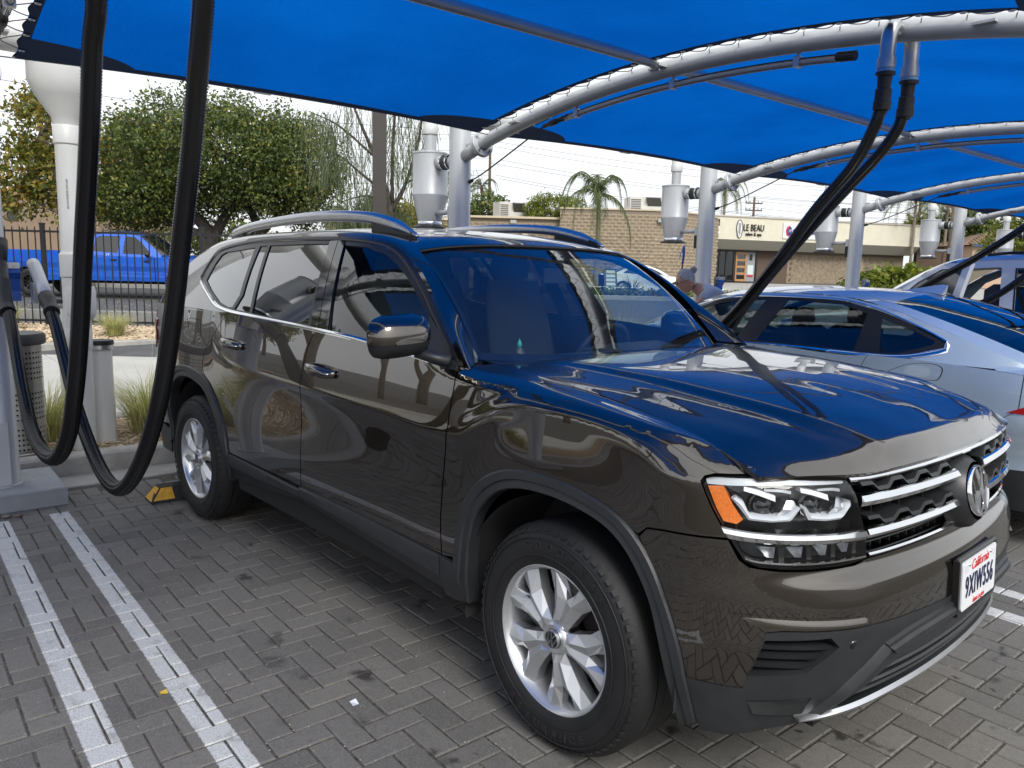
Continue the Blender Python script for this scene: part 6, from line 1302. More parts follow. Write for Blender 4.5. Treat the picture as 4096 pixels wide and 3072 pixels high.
both_sides('sill_trim', B.side, [(.0, .29), (-.03, .36), (-.02, .44), (.30, .46), (.74, .46), (.74, .22), (0, .22)], BLKP, sed, step=.06, off=.004)
fl = [tuple(q) for q in cr([(-.56, .93), (-.50, .97), (-.42, 1.003), (-.34, 1.015), (-.27, 1.012), (-.235, .99), (-.245, .935), (-.28, .918), (-.40, .912), (-.50, .912)], 4, True)]
panel('fuel_flap', B.side, fl, SB, sed, step=.03, off=.0022)
flb = [tuple(np.mean(fl, 0) + (np.array(q) - np.mean(fl, 0)) * 1.05) for q in fl]; panel('fuel_flap_gap', B.side, flb, SATIN, sed, step=.03, off=.0008, lip=0)
MB().grid(B.deck(-4.04, -2.7)).build('bonnet', SB, sed, smooth=True); MB().grid(B.deck(.05, .775)).build('boot_lid', SB, sed, smooth=True)
for xe in (.77, -4.04):
    w_ = float(B.W(np.array(xe))); zz = [.25, .45, .65, zt_(xe)]; P = [[(xe + (.05 if xe > 0 else -.05) * (1 - (t)**2) * (1 if z > .3 else .4), t * (w_ - .03), z) for t in np.linspace(-1, 1, 15)] for z in zz]; MB().grid(np.array(P)).build('end_panel', SB, sed, smooth=True)
RAIL = [(-2.95, 1.00), (-2.62, 1.12), (-2.25, 1.27), (-2.0, 1.355), (-1.75, 1.395), (-1.45, 1.412), (-1.0, 1.400), (-.70, 1.345), (-.40, 1.255), (-.15, 1.165), (.10, 1.075), (.22, 1.03)]
CEN = [(-3.10, 1.07), (-2.80, 1.19), (-2.40, 1.34), (-2.1, 1.42), (-1.8, 1.452), (-1.45, 1.465), (-1.0, 1.455), (-.66, 1.43), (-.36, 1.37), (-.02, 1.28), (.30, 1.155), (.42, 1.09)]
RF = B.roof(RAIL, CEN); n3 = lambda a, b: RF[a * 6:b * 6 + 1]
MB().grid(n3(3, 7)).build('roof', SB, sed, smooth=True); MB().grid(n3(0, 3)).build('windscreen', SEDG, sed, smooth=True, fix=False)
MB().grid(n3(7, 11)[:, 1:-1]).build('rear_window', PRIVG, sed, smooth=True, fix=False)
for q in (0, -2): MB().grid(n3(7, 11)[:, [q, q + 1] if q == 0 else [-2, -1]]).build('roof_pillar', SB, sed, smooth=True)
frame = [(-2.78, 1.0)] + [(a, b) for a, b in RAIL[1:]] + [(.22, 1.012), (-.2, 1.02), (-.5, 1.026), (-1.5, 1.022), (-2.5, .975)]
SG = dict(f=[(-2.58, 1.06), (-2.25, 1.225), (-2.0, 1.31), (-1.60, 1.358), (-1.74, 1.055), (-2.4, 1.025)], r=[(-1.42, 1.362), (-1.0, 1.350), (-.80, 1.295), (-.81, 1.052), (-1.56, 1.055)], q=[(-.70, 1.275), (-.50, 1.215), (-.33, 1.150), (-.34, 1.125), (-.52, 1.062), (-.64, 1.050)])
both_sides('side_frame', B.gh, frame, SB, sed, holes=[inset([(-2.66, 1.02), (-2.3, 1.24), (-2.0, 1.335), (-1.75, 1.37), (-1.45, 1.38), (-1.0, 1.372), (-.70, 1.312), (-.42, 1.215), (-.27, 1.15), (-.27, 1.115), (-.50, 1.04), (-1.5, 1.035), (-2.4, 1.0)], 1.0)], step=.04)
both_sides('window_frame', B.gh, [(-2.66, 1.02), (-2.3, 1.24), (-2.0, 1.335), (-1.75, 1.37), (-1.45, 1.38), (-1.0, 1.372), (-.70, 1.312), (-.42, 1.215), (-.27, 1.15), (-.27, 1.115), (-.50, 1.04), (-1.5, 1.035), (-2.4, 1.0)], SATIN, sed, holes=list(SG.values()), step=.05, off=-.003)
for v in SG.values(): both_sides('side_window', B.gh, v, SEDG, sed, step=.08, off=-.006, lip=0)
for mir in (False, True):
    pts = [(-2.66, 1.03), (-2.3, 1.245), (-2.0, 1.34), (-1.75, 1.374), (-1.45, 1.384), (-1.0, 1.376), (-.70, 1.316), (-.42, 1.22), (-.265, 1.152)]
    strip('chrome_window_trim', [(a, b + .008) for a, b in pts], [(a, b - .006) for a, b in pts], [(0, -.004), (0, .004), (.5, .007), (1, .003)], CHROME, sed, n=50, surf=B.gh, mirror=mir)
    pts = [(-.262, 1.150), (-.255, 1.12), (-.30, 1.095), (-.52, 1.042), (-.9, 1.036), (-1.5, 1.036), (-2.4, 1.0)]
    strip('chrome_window_trim', [(a + (.0 if a < -.3 else 0), b + .008) for a, b in pts], [(a + (.02 if a > -.31 else 0), b - .020 if a > -1 else b - .006) for a, b in pts], [(0, -.004), (0, .004), (.5, .010), (1, .003)], CHROME, sed, n=50, surf=B.gh, mirror=mir)
an = MB(); P = []
for t in np.linspace(0, 1, 8): P.append([(-.60 - .26 * (1 - t) , 0, 1.442)] + [(-.60 + .02 - .28 * (1 - t) ** 1.0, .0, 1.442)])
an.add([(-.90, 0, 1.450), (-.62, -.035, 1.43), (-.62, .035, 1.43), (-.64, 0, 1.500), (-.60, 0, 1.495), (-.80, -.02, 1.445), (-.80, .02, 1.445)], [(0, 5, 3), (5, 1, 4, 3), (0, 3, 6), (6, 3, 4, 2), (1, 2, 4)]); an.build('roof_antenna', SB, sed, smooth=True, ang=40)
for x in (-.42, -3.12):
    for sy in (-1, 1): simple_wheel(sed, x, sy * .80, .33, .235)
for nm, bx in (('seat', (-2.0, -1.35, -.68, -.15)), ('seat', (-2.0, -1.35, .15, .68)), ('seat', (-1.05, -.45, -.66, .66))):
    MB().box(bx[0], bx[1], bx[2], bx[3], .45, .66, bev=.05).box(bx[1] - .22, bx[1], bx[2], bx[3], .6, 1.10 if bx[1] > -1 else 1.16, bev=.06).build(nm, INTF, sed)
    for yy_ in ([(bx[2] + bx[3]) / 2] if bx[1] < -1 else [-.4, .4]): MB().lathe([(0, -.09), (.10, -.08), (.13, 0), (.10, .08), (0, .09)], 14).xf(Matrix.Translation((bx[1] - .10, yy_, 1.21 if bx[1] < -1 else 1.16)) @ Matrix.Diagonal((.5, 1, 1, 1))).build('headrest', INTF, sed, smooth=True)
MB().box(-3.9, .6, -.7, .7, .2, .5).box(-2.9, -2.5, -.75, .75, .5, 1.0).box(-.1, .6, -.72, .72, .5, .98).build('underbody', DARK, sed)
MB().box(-3.2, -2.2, -.7, .7, .6, 1.02, bev=.1).build('dashboard', INTD, sed)
swm = Matrix.Translation((-2.35, -.38, .98)) @ Matrix.Rotation(R(65), 4, 'Y'); MB().tube([(.18 * math.cos(a), .18 * math.sin(a), 0) for a in np.linspace(0, 2 * PI, 25)], .014, 6, cap=False).xf(swm).build('steering_wheel', INTD, sed, smooth=True)
for sy in (-1, 1): MB().lathe([(0, -.13), (.06, -.10), (.075, 0), (.06, .10), (0, .13)], 12, ax='y').xf(Matrix.Translation((-2.45, sy * 1.0, 1.05)) @ Matrix.Diagonal((.8, 1, 1, 1))).build('door_mirror', SB, sed, smooth=True)
# ---- white SUV with its driver door open, third bay
WP = paint_mat('white_paint', (.72, .73, .74), .0, .35); GREYG = glass('grey_tinted_glass', (.10, .11, .12), dirt=.10)
wsu = thing('parked_white_suv', 'white SUV with its near front door standing open behind the silver blue sedan', 'car', site(0, 6.86, 0), SA)
C_ = Body(-3.95, .95, w=[(-3.95, .90), (-3, .97), (0, .98), (.95, .93)], zb=[(-3.95, .95), (-3.2, 1.06), (-2.6, 1.12), (-1, 1.17), (.95, 1.16)], zd=[(-3.95, 1.0), (-3.0, 1.14), (-2.5, 1.20), (.95, 1.3)], wg=[(-3, .05), (-2.2, .01), (-1, 0), (.95, .05)], lean=.06, gl=.38, gl2=.1, nose=.25, tail=.6)
czt = lambda x: float(C_.T(C_.zb, x)) - .002; cu = lambda a, b, n=8: [(x, czt(x)) for x in np.linspace(a, b, n)]
ar2 = circle(-.05, .38, .44, 180, 0); ar1 = circle(-3.05, .38, .44, 180, 0)
panel('front_door_far', C_.side, cu(-2.35, -1.28) + [(-1.30, .4), (-2.38, .4)], WP, wsu, step=.08, mirror=True)
both_sides('rear_door', C_.side, cu(-1.27, -.36) + [(-.38, .75)] + [(-.49, .6), (-.52, .4), (-1.30, .4)], WP, wsu, step=.08)
both_sides('rear_fender', C_.side, cu(-.35, .9) + [(.9, .4), (.40, .4)] + ar2[::-1] + [(-.5, .5), (-.36, .8)], WP, wsu, step=.08)
both_sides('front_fender', C_.side, cu(-3.85, -2.36) + [(-2.38, .4), (-2.6, .4)] + ar1[::-1] + [(-3.85, .45)], WP, wsu, step=.08)
MB().grid(C_.deck(-3.94, -2.5)).build('bonnet', WP, wsu, smooth=True)
R2 = [(-2.60, 1.17), (-2.2, 1.42), (-1.90, 1.60), (-1.65, 1.70), (-1.3, 1.735), (-.6, 1.745), (.2, 1.73), (.72, 1.68), (.85, 1.45), (.95, 1.2)]; C2 = [(-2.75, 1.20), (-2.4, 1.46), (-2.08, 1.66), (-1.8, 1.77), (-1.35, 1.81), (-.6, 1.83), (.2, 1.82), (.80, 1.77), (.92, 1.5), (1.0, 1.25)]
RF = C_.roof(R2, C2); MB().grid(RF[18:43]).build('roof', WP, wsu, smooth=True); MB().grid(RF[0:19]).build('windscreen', SEDG, wsu, smooth=True, fix=False); MB().grid(RF[42:]).build('tailgate', WP, wsu, smooth=True)
fr = [(a, b) for a, b in R2] + [(.9, 1.15), (-1, 1.165), (-2.4, 1.14)]
op = [(-2.20, 1.18), (-1.88, 1.52), (-1.62, 1.64), (-1.30, 1.665), (-1.22, 1.665), (-1.13, 1.18)]; g2 = [(-1.0, 1.20), (-1.08, 1.65), (-.45, 1.66), (-.40, 1.22)]; g3 = [(-.28, 1.22), (-.33, 1.655), (.45, 1.62), (.62, 1.25)]
both_sides('side_frame', C_.gh, fr, WP, wsu, holes=[op, g2, g3], step=.06, lip=.05); both_sides('side_window', C_.gh, g2, PRIVG, wsu, step=.1, off=-.008, lip=0); both_sides('side_window', C_.gh, g3, GREYG, wsu, step=.1, off=-.008, lip=0)
for g_ in (g2, g3): both_sides('window_seal', C_.gh, [tuple(np.mean(g_, 0) + (np.array(q) - np.mean(g_, 0)) * 1.05) for q in g_], SATIN, wsu, holes=[g_], step=.08, off=.003, lip=0)
dr = link('open_door', None, wsu); hx_, hy_ = -2.33, -.93
def DG(x, z, off=0.): return C_.gh(x, z, off)
dparts = [panel('door_skin', C_.side, cu(-2.35, -1.28) + [(-1.30, .4), (-2.38, .4)], WP, dr, step=.08), panel('door_frame', C_.gh, [(-2.45, 1.13), (-2.2, 1.34), (-1.88, 1.56), (-1.60, 1.69), (-1.22, 1.70), (-1.10, 1.165)], WP, dr, holes=[[(-2.22, 1.19), (-1.88, 1.50), (-1.60, 1.635), (-1.30, 1.645), (-1.21, 1.19)]], step=.05, lip=.04), panel('door_window', C_.gh, [(-2.22, 1.19), (-1.88, 1.50), (-1.60, 1.635), (-1.30, 1.645), (-1.21, 1.19)], GREYG, dr, step=.08, off=-.01, lip=0)]
dm = Matrix.Translation((hx_, hy_, 0)) @ Matrix.Rotation(R(-32), 4, 'Z') @ Matrix.Translation((-hx_, -hy_, 0)); dr.matrix_local = dm
for nm, bx in (('seat', (-1.75, -1.15, -.75, -.2)), ('seat', (-1.75, -1.15, .2, .75)), ('seat', (-.7, -.2, -.75, .75))): MB().box(bx[0], bx[1], bx[2], bx[3], .7, .92, bev=.05).box(bx[1] - .2, bx[1] + .02, bx[2], bx[3], .9, 1.5, bev=.06).build(nm, INTF, wsu)
MB().box(-3.8, .8, -.75, .75, .25, .7).box(-2.6, -2.2, -.8, .8, .7, 1.14).box(-.0, .8, -.8, .8, .7, 1.1).build('underbody', DARK, wsu)
for x in (-.05, -3.05):
    for sy in (-1, 1): simple_wheel(wsu, x, sy * .86, .38, .25)
for sy in (-1, 1): MB().tube([(-1.4, sy * .62, 1.79), (-1.2, sy * .62, 1.81), (.3, sy * .62, 1.80), (.45, sy * .62, 1.77)], .016, 8).build('roof_rail', SATIN, wsu, smooth=True)
# ---- blue pickup on the street
BP = paint_mat('bright_blue_paint', (.006, .10, .55), .25, .34); trk = thing('parked_pickup', 'bright blue crew cab pickup parked on the street behind the picket fence', 'pickup', street(-14.6, 22.6, gz(23) + .0), STREET_ROT)
D_ = Body(0, 5.35, w=[(0, .93), (1, .945), (4.5, .94), (5.35, .90)], zb=[(0, 1.28), (1.75, 1.27), (2, 1.17), (3.7, 1.14), (4.4, 1.13), (5.35, 1.06)], zd=[(0, 1.28), (3.7, 1.25), (4.6, 1.24), (5.35, 1.12)], zs=.50, wg=[(0, .1), (1.8, .02), (3, .0), (3.9, .08)], lean=.05, gl=.36, gl2=.2, nose=.35, tail=.12)
def pk_(x): return float(D_.T(D_.zb, x)) - .002
pu = lambda a, b, n=8: [(x, pk_(x)) for x in np.linspace(a, b, n)]; pr1 = circle(1.18, .40, .46, 180, 0); pr2 = circle(4.42, .40, .46, 180, 0)
both_sides('bed_side', D_.side, [(.03, 1.28), (.6, 1.28), (1.2, 1.278), (1.74, 1.275), (1.74, .50), (1.64, .45)] + pr1[::1][::-1][0:0] + pr1[::-1] + [(.70, .50), (.03, .56)], BP, trk, step=.08)
both_sides('rear_door', D_.side, pu(1.78, 2.70) + [(2.71, .48), (1.78, .48)], BP, trk, step=.08); both_sides('front_door', D_.side, pu(2.72, 3.68) + [(3.70, .48), (2.73, .48)], BP, trk, step=.08)
both_sides('front_fender', D_.side, pu(3.70, 5.3) + [(5.3, .55), (4.9, .50)] + pr2 + [(3.94, .48), (3.72, .48)], BP, trk, step=.08)
MB().grid(D_.deck(3.65, 5.34)).build('bonnet', BP, trk, smooth=True)
for z0, z1, m_ in ((.55, 1.27, BP),): MB().box(-.02, .02, -.90, .90, z0, z1, bev=.01).build('tailgate', m_, trk)
MB().box(-.10, .06, -.88, .88, .48, .64, bev=.03).build('rear_bumper', CHROME, trk); MB().box(5.1, 5.42, -.85, .85, .45, .80, bev=.08).build('front_bumper', BP, trk)
R3 = [(1.80, 1.27), (1.84, 1.55), (1.95, 1.74), (2.3, 1.79), (2.9, 1.785), (3.2, 1.72), (3.6, 1.42), (3.85, 1.20)]; C3 = [(1.76, 1.28), (1.80, 1.56), (1.92, 1.80), (2.3, 1.86), (2.9, 1.855), (3.25, 1.78), (3.72, 1.45), (4.0, 1.24)]
RF = D_.roof(R3, C3); MB().grid(RF[10:31]).build('roof', BP, trk, smooth=True); MB().grid(RF[:11]).build('rear_window', SEDG, trk, smooth=True, fix=False); MB().grid(RF[30:]).build('windscreen', SEDG, trk, smooth=True, fix=False)
w1 = [(1.98, 1.28), (1.98, 1.62), (2.06, 1.70), (2.66, 1.71), (2.66, 1.24)]; w2 = [(2.80, 1.23), (2.80, 1.71), (3.08, 1.68), (3.30, 1.52), (3.52, 1.28), (3.40, 1.21)]
both_sides('side_frame', D_.gh, R3 + [(3.85, 1.13), (2, 1.17), (1.80, 1.25)], BP, trk, holes=[w1, w2], step=.07); both_sides('side_window', D_.gh, w1, PRIVG, trk, step=.12, off=-.008, lip=0); both_sides('side_window', D_.gh, w2, SEDG, trk, step=.12, off=-.008, lip=0)
both_sides('door_handle', D_.side, [(2.48, 1.03), (2.66, 1.03), (2.66, 1.07), (2.48, 1.07)], SATIN, trk, step=.05, off=.02); both_sides('door_handle', D_.side, [(3.42, 1.01), (3.60, 1.01), (3.60, 1.05), (3.42, 1.05)], SATIN, trk, step=.05, off=.02)
both_sides('door_crease', D_.side, [(1.80, .74), (2.66, .74), (2.66, .75), (1.80, .75)], SATIN, trk, step=.1, off=.001, lip=0)
both_sides('tail_lamp', D_.side, [(.03, .98), (.15, .94), (.20, 1.16), (.10, 1.20), (.03, 1.20)], REDL, trk, step=.05, off=.008)
MB().box(-.0, 1.76, -.80, -.78, 1.0, 1.28).box(.02, 1.72, -.78, .78, .75, .80).box(1.70, 1.74, -.8, .8, .8, 1.27).box(0, 5.2, -.62, .62, .40, .62).box(3.3, 3.6, -.8, .8, .6, 1.18).box(2.0, 2.5, -.7, .7, .6, 1.38).build('bed_liner_and_frame', DARK, trk)
for x in (1.18, 4.42):
    for sy in (-1, 1): simple_wheel(trk, x, sy * .84, .385, .22, dark=True); MB().add([(x + .43 * math.cos(R(a)), sy * .60, .42 + .43 * math.sin(R(a))) for a in np.linspace(-10, 190, 18)], [tuple(range(18))]).build('wheel_well', DARK, trk)
MB().lathe([(0, -.09), (.07, -.07), (.085, 0), (.07, .07), (0, .09)], 12, ax='y').xf(Matrix.Translation((3.58, -1.06, 1.22)) @ Matrix.Diagonal((.8, 1, 1.1, 1))).build('door_mirror', SATIN, trk, smooth=True)
MB().box(.35, .62, -.97, -.94, .40, .62).build('mud_flap', BLKP, trk)
for o in list(trk.children_recursive):          # long bed: everything ahead of the wheel arch moves forward
    if o.name.startswith('wheel') and o.type == 'EMPTY' and o.location.x > 2: o.location.x += .95
    if o.type == 'MESH' and not (o.parent.name.startswith('wheel')):
        co = np.zeros(len(o.data.vertices) * 3); o.data.vertices.foreach_get('co', co); co[0::3] += .95 * np.clip((co[0::3] - 1.66) / .08, 0, 1); o.data.vertices.foreach_set('co', co); o.data.update()
# ---- small white sedan on the lot, and parked cars further off
def far_car(loc, rot, paint, label, sc=1., name='parked_sedan'):
    t = thing(name, label, 'car', loc, rot); F_ = Body(-2.3, 2.35, w=[(-2.3, .84), (-1, .90), (1.2, .90), (2.35, .82)], zb=[(-2.3, .92), (-1.5, .98), (0, .95), (1.0, .92), (2.35, .70)], zd=[(-2.3, .98), (-1.4, 1.04), (1.0, 1.0), (1.8, .92), (2.35, .76)], wg=[(-2, .1), (-1, .02), (.5, .0), (1.2, .1)], lean=.06, gl=.5, gl2=.2, nose=.45, tail=.40)
    fz = lambda x: float(F_.T(F_.zb, x)); a1, a2 = circle(-1.38, .32, .36, 180, 0), circle(1.42, .32, .36, 180, 0)
    both_sides('body_side', F_.side, [(x, fz(x) - .002) for x in np.linspace(-2.25, 2.3, 14)] + [(2.3, .30), (1.78, .26)] + a2[::-1] + [(1.06, .24), (-1.02, .24)] + a1[::-1] + [(-1.74, .26), (-2.25, .32)], paint, t, step=.12)
    MB().grid(F_.deck(-2.28, -1.2)).build('boot_lid', paint, t, smooth=True); MB().grid(F_.deck(.9, 2.33)).build('bonnet', paint, t, smooth=True)
    RL = [(-1.75, 1.0), (-1.25, 1.22), (-.85, 1.34), (-.2, 1.38), (.25, 1.34), (.7, 1.17), (1.1, .96)]; CL = [(-1.9, 1.04), (-1.4, 1.28), (-.95, 1.41), (-.2, 1.45), (.3, 1.41), (.8, 1.22), (1.25, 1.0)]; rf = F_.roof(RL, CL)
    MB().grid(rf[12:25]).build('roof', paint, t, smooth=True); MB().grid(rf[:13]).build('rear_window', PRIVG, t, smooth=True); MB().grid(rf[24:]).build('windscreen', PRIVG, t, smooth=True)
    h1_, h2_ = [(-1.35, 1.03), (-.95, 1.26), (-.42, 1.32), (-.42, .98)], [(-.34, .98), (-.34, 1.32), (.18, 1.29), (.55, 1.13), (.82, .98)]
    both_sides('side_frame', F_.gh, RL + [(0, .93)], paint, t, holes=[h1_, h2_], step=.1); both_sides('side_window', F_.gh, h1_, SEDG, t, step=.2, off=-.005, lip=0); both_sides('side_window', F_.gh, h2_, SEDG, t, step=.2, off=-.005, lip=0)
    MB().box(-2.1, 2.1, -.7, .7, .2, .6).box(-1.2, .9, -.75, .75, .6, .93).box(-2.1, -1.3, -.6, .6, .6, .92).build('underbody', DARK, t); MB().box(2.2, 2.38, -.6, .6, .35, .55, bev=.03).build('front_grille', SATIN, t)
    for x in (-1.38, 1.42):
        for sy in (-1, 1): simple_wheel(t, x, sy * .80, .32, .22)
    both_sides('tail_lamp', F_.side, [(-2.25, .78), (-1.95, .82), (-1.95, .90), (-2.25, .90)], REDL, t, step=.1, off=.005); return t
far_car(street(9.25, 50, .33), STREET_ROT + PI, mat('far_white_paint', (.75, .76, .77), .3, coat=.8), 'small white sedan parked in front of the brick wall beyond the SUV')
far_car(street(6.0, 37.5, .42), STREET_ROT + R(20), mat('far_white_paint', (.75, .76, .77), .3, coat=.8), 'white car on the far lot seen through the SUV windscreen')
for i, (r_, c, lb) in enumerate(((-30, (.5, .5, .52), 'silver car parked up the street at far left'), (-6.4, (.42, .02, .02), 'dark red car parked across the street behind the big tree'), (-1.5, (.55, .55, .57), 'pale car parked across the street behind the SUV roof'))):
    far_car(street(r_, 29.5, gz(30)), STREET_ROT, mat('far_paint_%s' % 'abc'[i], c, .3, .3, coat=.8), lb)
# ---------------------------------------------------------------- person leaning over the sedan
SKIN = mat('skin', (.50, .27, .19), .5, noise=.12, nscale=30); HAIR = mat('grey_hair', (.36, .35, .34), .55, noise=.55, nscale=90); SHIRT = mat('grey_blue_tshirt', (.40, .44, .50), .85, noise=.12, nscale=12, bump=.3, bscale=25); TROU = mat('dark_jeans', (.03, .04, .07), .85)
def skin_mesh(name, joints, bones, m, parent, sub=2, root=0):
    me = bpy.data.meshes.new(name); me.from_pydata([j[0] for j in joints], bones, []); o = bpy.data.objects.new(name, me); COL.objects.link(o)
    md = o.modifiers.new('s', 'SKIN'); md.use_smooth_shade = True
    for i, j in enumerate(joints):
        r_ = j[1] if hasattr(j[1], '__len__') else (j[1], j[1]); me.skin_vertices[0].data[i].radius = r_
    me.skin_vertices[0].data[root].use_root = True
    ss = o.modifiers.new('d', 'SUBSURF'); ss.levels = ss.render_levels = sub
    dg = bpy.context.evaluated_depsgraph_get(); m2 = bpy.data.meshes.new_from_object(o.evaluated_get(dg)); bpy.data.objects.remove(o); m2.name = name; m2.materials.clear(); m2.materials.append(m)
    m2.polygons.foreach_set('use_smooth', [True] * len(m2.polygons)); return link(name, m2, parent)
# local axes: x = to the right in the photo along the street frame, y = away, z up; the person stands on the ground at the origin
PER = thing('person', 'grey haired person with hair bun, glasses and grey shirt leaning over the sedan front', 'person', street(2.20, 8.0, .02), STREET_ROT)
J = [((0, 0, .96), (.15, .12)), ((-.03, .0, 1.10), (.145, .11)), ((-.12, .0, 1.24), (.155, .115)), ((-.24, .0, 1.33), (.15, .10)), ((-.33, -.0, 1.365), (.065, .065)), ((-.375, 0, 1.385), (.055, .055)),
     ((.0, -.10, .88), (.10, .10)), ((.02, -.11, .48), (.065, .065)), ((.05, -.11, .08), (.045, .045)), ((-.05, -.11, .04), (.04, .035)), ((-.13, -.11, .035), (.04, .03)),
     ((.0, .10, .88), (.10, .10)), ((.02, .11, .48), (.065, .065)), ((.05, .11, .08), (.045, .045)), ((-.05, .11, .04), (.04, .035)), ((-.13, .11, .035), (.04, .03))]
bn = [(0, 1), (1, 2), (2, 3), (3, 4), (4, 5), (0, 6), (6, 7), (7, 8), (8, 9), (9, 10), (0, 11), (11, 12), (12, 13), (13, 14), (14, 15)]
# arms: the near one reaches forward (to the left), the other rests back
J += [((-.24, -.15, 1.31), (.06, .06)), ((-.42, -.22, 1.14), (.045, .045)), ((-.66, -.22, 1.05), (.034, .034)), ((-.89, -.19, .975), (.024, .024)), ((-.97, -.18, .955), (.032, .016)),
      ((-.22, .15, 1.31), (.06, .06)), ((-.30, .24, 1.08), (.045, .045)), ((-.50, .22, .98), (.034, .034)), ((-.62, .16, .95), (.024, .024)), ((-.69, .15, .94), (.03, .016))]
bn += [(3, 16), (16, 17), (17, 18), (18, 19), (19, 20), (3, 21), (21, 22), (22, 23), (23, 24), (24, 25)]
body = skin_mesh('body', J, bn, SKIN, PER)
fing = []
for (hx, hy, hz) in ((-.99, -.18, .955), (-.71, .15, .94)):
    for k in range(4):
        oy = -.027 + k * .018; L_ = (.072, .082, .078, .062)[k]; skin_mesh('finger', [((hx + .03, hy + oy * .8, hz), .0095), ((hx - L_ * .35, hy + oy, hz + .004), .0088), ((hx - L_ * .7, hy + oy * 1.05, hz - .006), .0082), ((hx - L_, hy + oy * 1.05, hz - .02), .0072)], [(0, 1), (1, 2), (2, 3)], SKIN, body, 1)
    skin_mesh('finger', [((hx + .04, hy + .02, hz - .004), .011), ((hx + .015, hy + .045, hz - .01), .0095), ((hx - .02, hy + .058, hz - .016), .0085)], [(0, 1), (1, 2)], SKIN, body, 1)
# shirt over trunk and sleeves, trousers over hips and legs
Js = [((0, 0, .97), (.165, .14)), ((-.03, 0, 1.10), (.165, .13)), ((-.12, 0, 1.245), (.175, .135)), ((-.235, 0, 1.335), (.165, .115)), ((-.30, 0, 1.365), (.085, .085)), ((-.24, -.15, 1.31), (.078, .078)), ((-.33, -.19, 1.22), (.074, .074)), ((-.22, .15, 1.31), (.078, .078)), ((-.26, .21, 1.20), (.074, .074))]
skin_mesh('shirt', Js, [(0, 1), (1, 2), (2, 3), (3, 4), (3, 5), (5, 6), (3, 7), (7, 8)], SHIRT, PER)
Jt = [((0, 0, .98), (.162, .135)), ((.0, -.10, .88), (.115, .115)), ((.02, -.11, .48), (.082, .082)), ((.05, -.11, .12), (.07, .07)), ((.0, .10, .88), (.115, .115)), ((.02, .11, .48), (.082, .082)), ((.05, .11, .12), (.07, .07))]
skin_mesh('trousers', Jt, [(0, 1), (1, 2), (2, 3), (0, 4), (4, 5), (5, 6)], TROU, PER)
# head: built facing -x, then pitched down
def head():
    P = []; n, m = 22, 28
    for i in range(n + 1):
        th = PI * i / n; z = math.cos(th); row = []
        for j in range(m):
            ph = 2 * PI * j / m; x, y = math.sin(th) * math.cos(ph), math.sin(th) * math.sin(ph)
            X, Y, Z = x * .098, y * .076, z * .118
            if z < 0: Y *= 1 + .30 * z; X = X * (1 + .16 * z) - .012 * -z * (1 if x < 0 else 0)
            if x > .2: Z += .012 * x
            f = max(0, -x)**6
            X -= .026 * math.exp(-((y / .22)**2 + ((z + .12) / .16)**2)) * (x < 0) ; X -= .006 * math.exp(-((y / .30)**2 + ((z + .52) / .10)**2)) * (x < 0)
            X += .010 * math.exp(-(((abs(y) - .36) / .18)**2 + ((z - .10) / .12)**2)) * (x < 0); X -= .008 * math.exp(-((y / .5)**2 + ((z - .30) / .10)**2)) * (x < 0)
            X -= .012 * math.exp(-((y / .3)**2 + ((z + .85) / .15)**2)) * (x < 0)
            row.append((X, Y, Z))
        P.append(row)
    P = np.array(P); return np.concatenate([P, P[:, :1]], 1)
Mh = Matrix.Translation((-.455, -.01, 1.435)) @ Matrix.Rotation(R(8), 4, 'Z') @ Matrix.Rotation(R(-24), 4, 'Y')
hd = MB().grid(head()).xf(Mh).build('head', SKIN, PER, smooth=True)
for sy in (-1, 1):
    MB().lathe([(0, .008), (.012, .007), (.020, .0), (.018, -.006), (0, -.006)], 12, ax='y').xf(Mh @ Matrix.Translation((.012, sy * .076, -.008)) @ Matrix.Diagonal((.8, sy, 1.4, 1))).build('ear', SKIN, hd, smooth=True)
    MB().lathe([(0, .011), (.008, .008), (.011, 0)], 12, ax='x').xf(Mh @ Matrix.Translation((-.078, sy * .031, .012)) @ Matrix.Rotation(PI, 4, 'Z')).build('eye', mat('eye_white', (.6, .58, .55), .2), hd, smooth=True)
    fr_ = MB().tube([(0, .021 * math.cos(a), .016 * math.sin(a)) for a in np.linspace(0, 2 * PI, 17)], .0028, 6, cap=False).xf(Mh @ Matrix.Translation((-.098, sy * .032, .010))); fr_.tube([tuple(Mh @ Vector((-.097, sy * .053, .014))), tuple(Mh @ Vector((-.03, sy * .079, .012))), tuple(Mh @ Vector((.012, sy * .080, .008)))], .0026, 6); fr_.build('glasses', mat('dark_glasses_frame', (.02, .012, .03), .3), PER)
MB().tube([tuple(Mh @ Vector(q)) for q in ((-.100, -.012, .014), (-.106, 0, .018), (-.100, .012, .014))], .0025, 6).build('glasses_bridge', MATS['dark_glasses_frame'], PER)
MB().tube([tuple(Mh @ Vector(q)) for q in ((-.086, -.024, -.060), (-.098, 0, -.058), (-.086, .024, -.060))], .0045, 6).build('lips', mat('lips', (.42, .16, .13), .4), hd, smooth=True)
hr = head() * 1.07
keep = MB(); P = hr
sel = []
for i in range(P.shape[0] - 1):
    for j in range(P.shape[1] - 1):
        c = (P[i, j] + P[i + 1, j + 1]) / 2
        if c[0] > -.052 + max(0, (.055 - c[2])) * 1.05 and c[2] > -.055 - .0: sel.append((i, j))
rg = random.Random(3); nz_ = np.array([[rg.uniform(-.003, .003) for _ in range(P.shape[1])] for _ in range(P.shape[0])]); nz_[:, -1] = nz_[:, 0]; P = P * (1 + nz_[..., None] * 8)
o_ = P.reshape(-1, 3); w_ = P.shape[1]
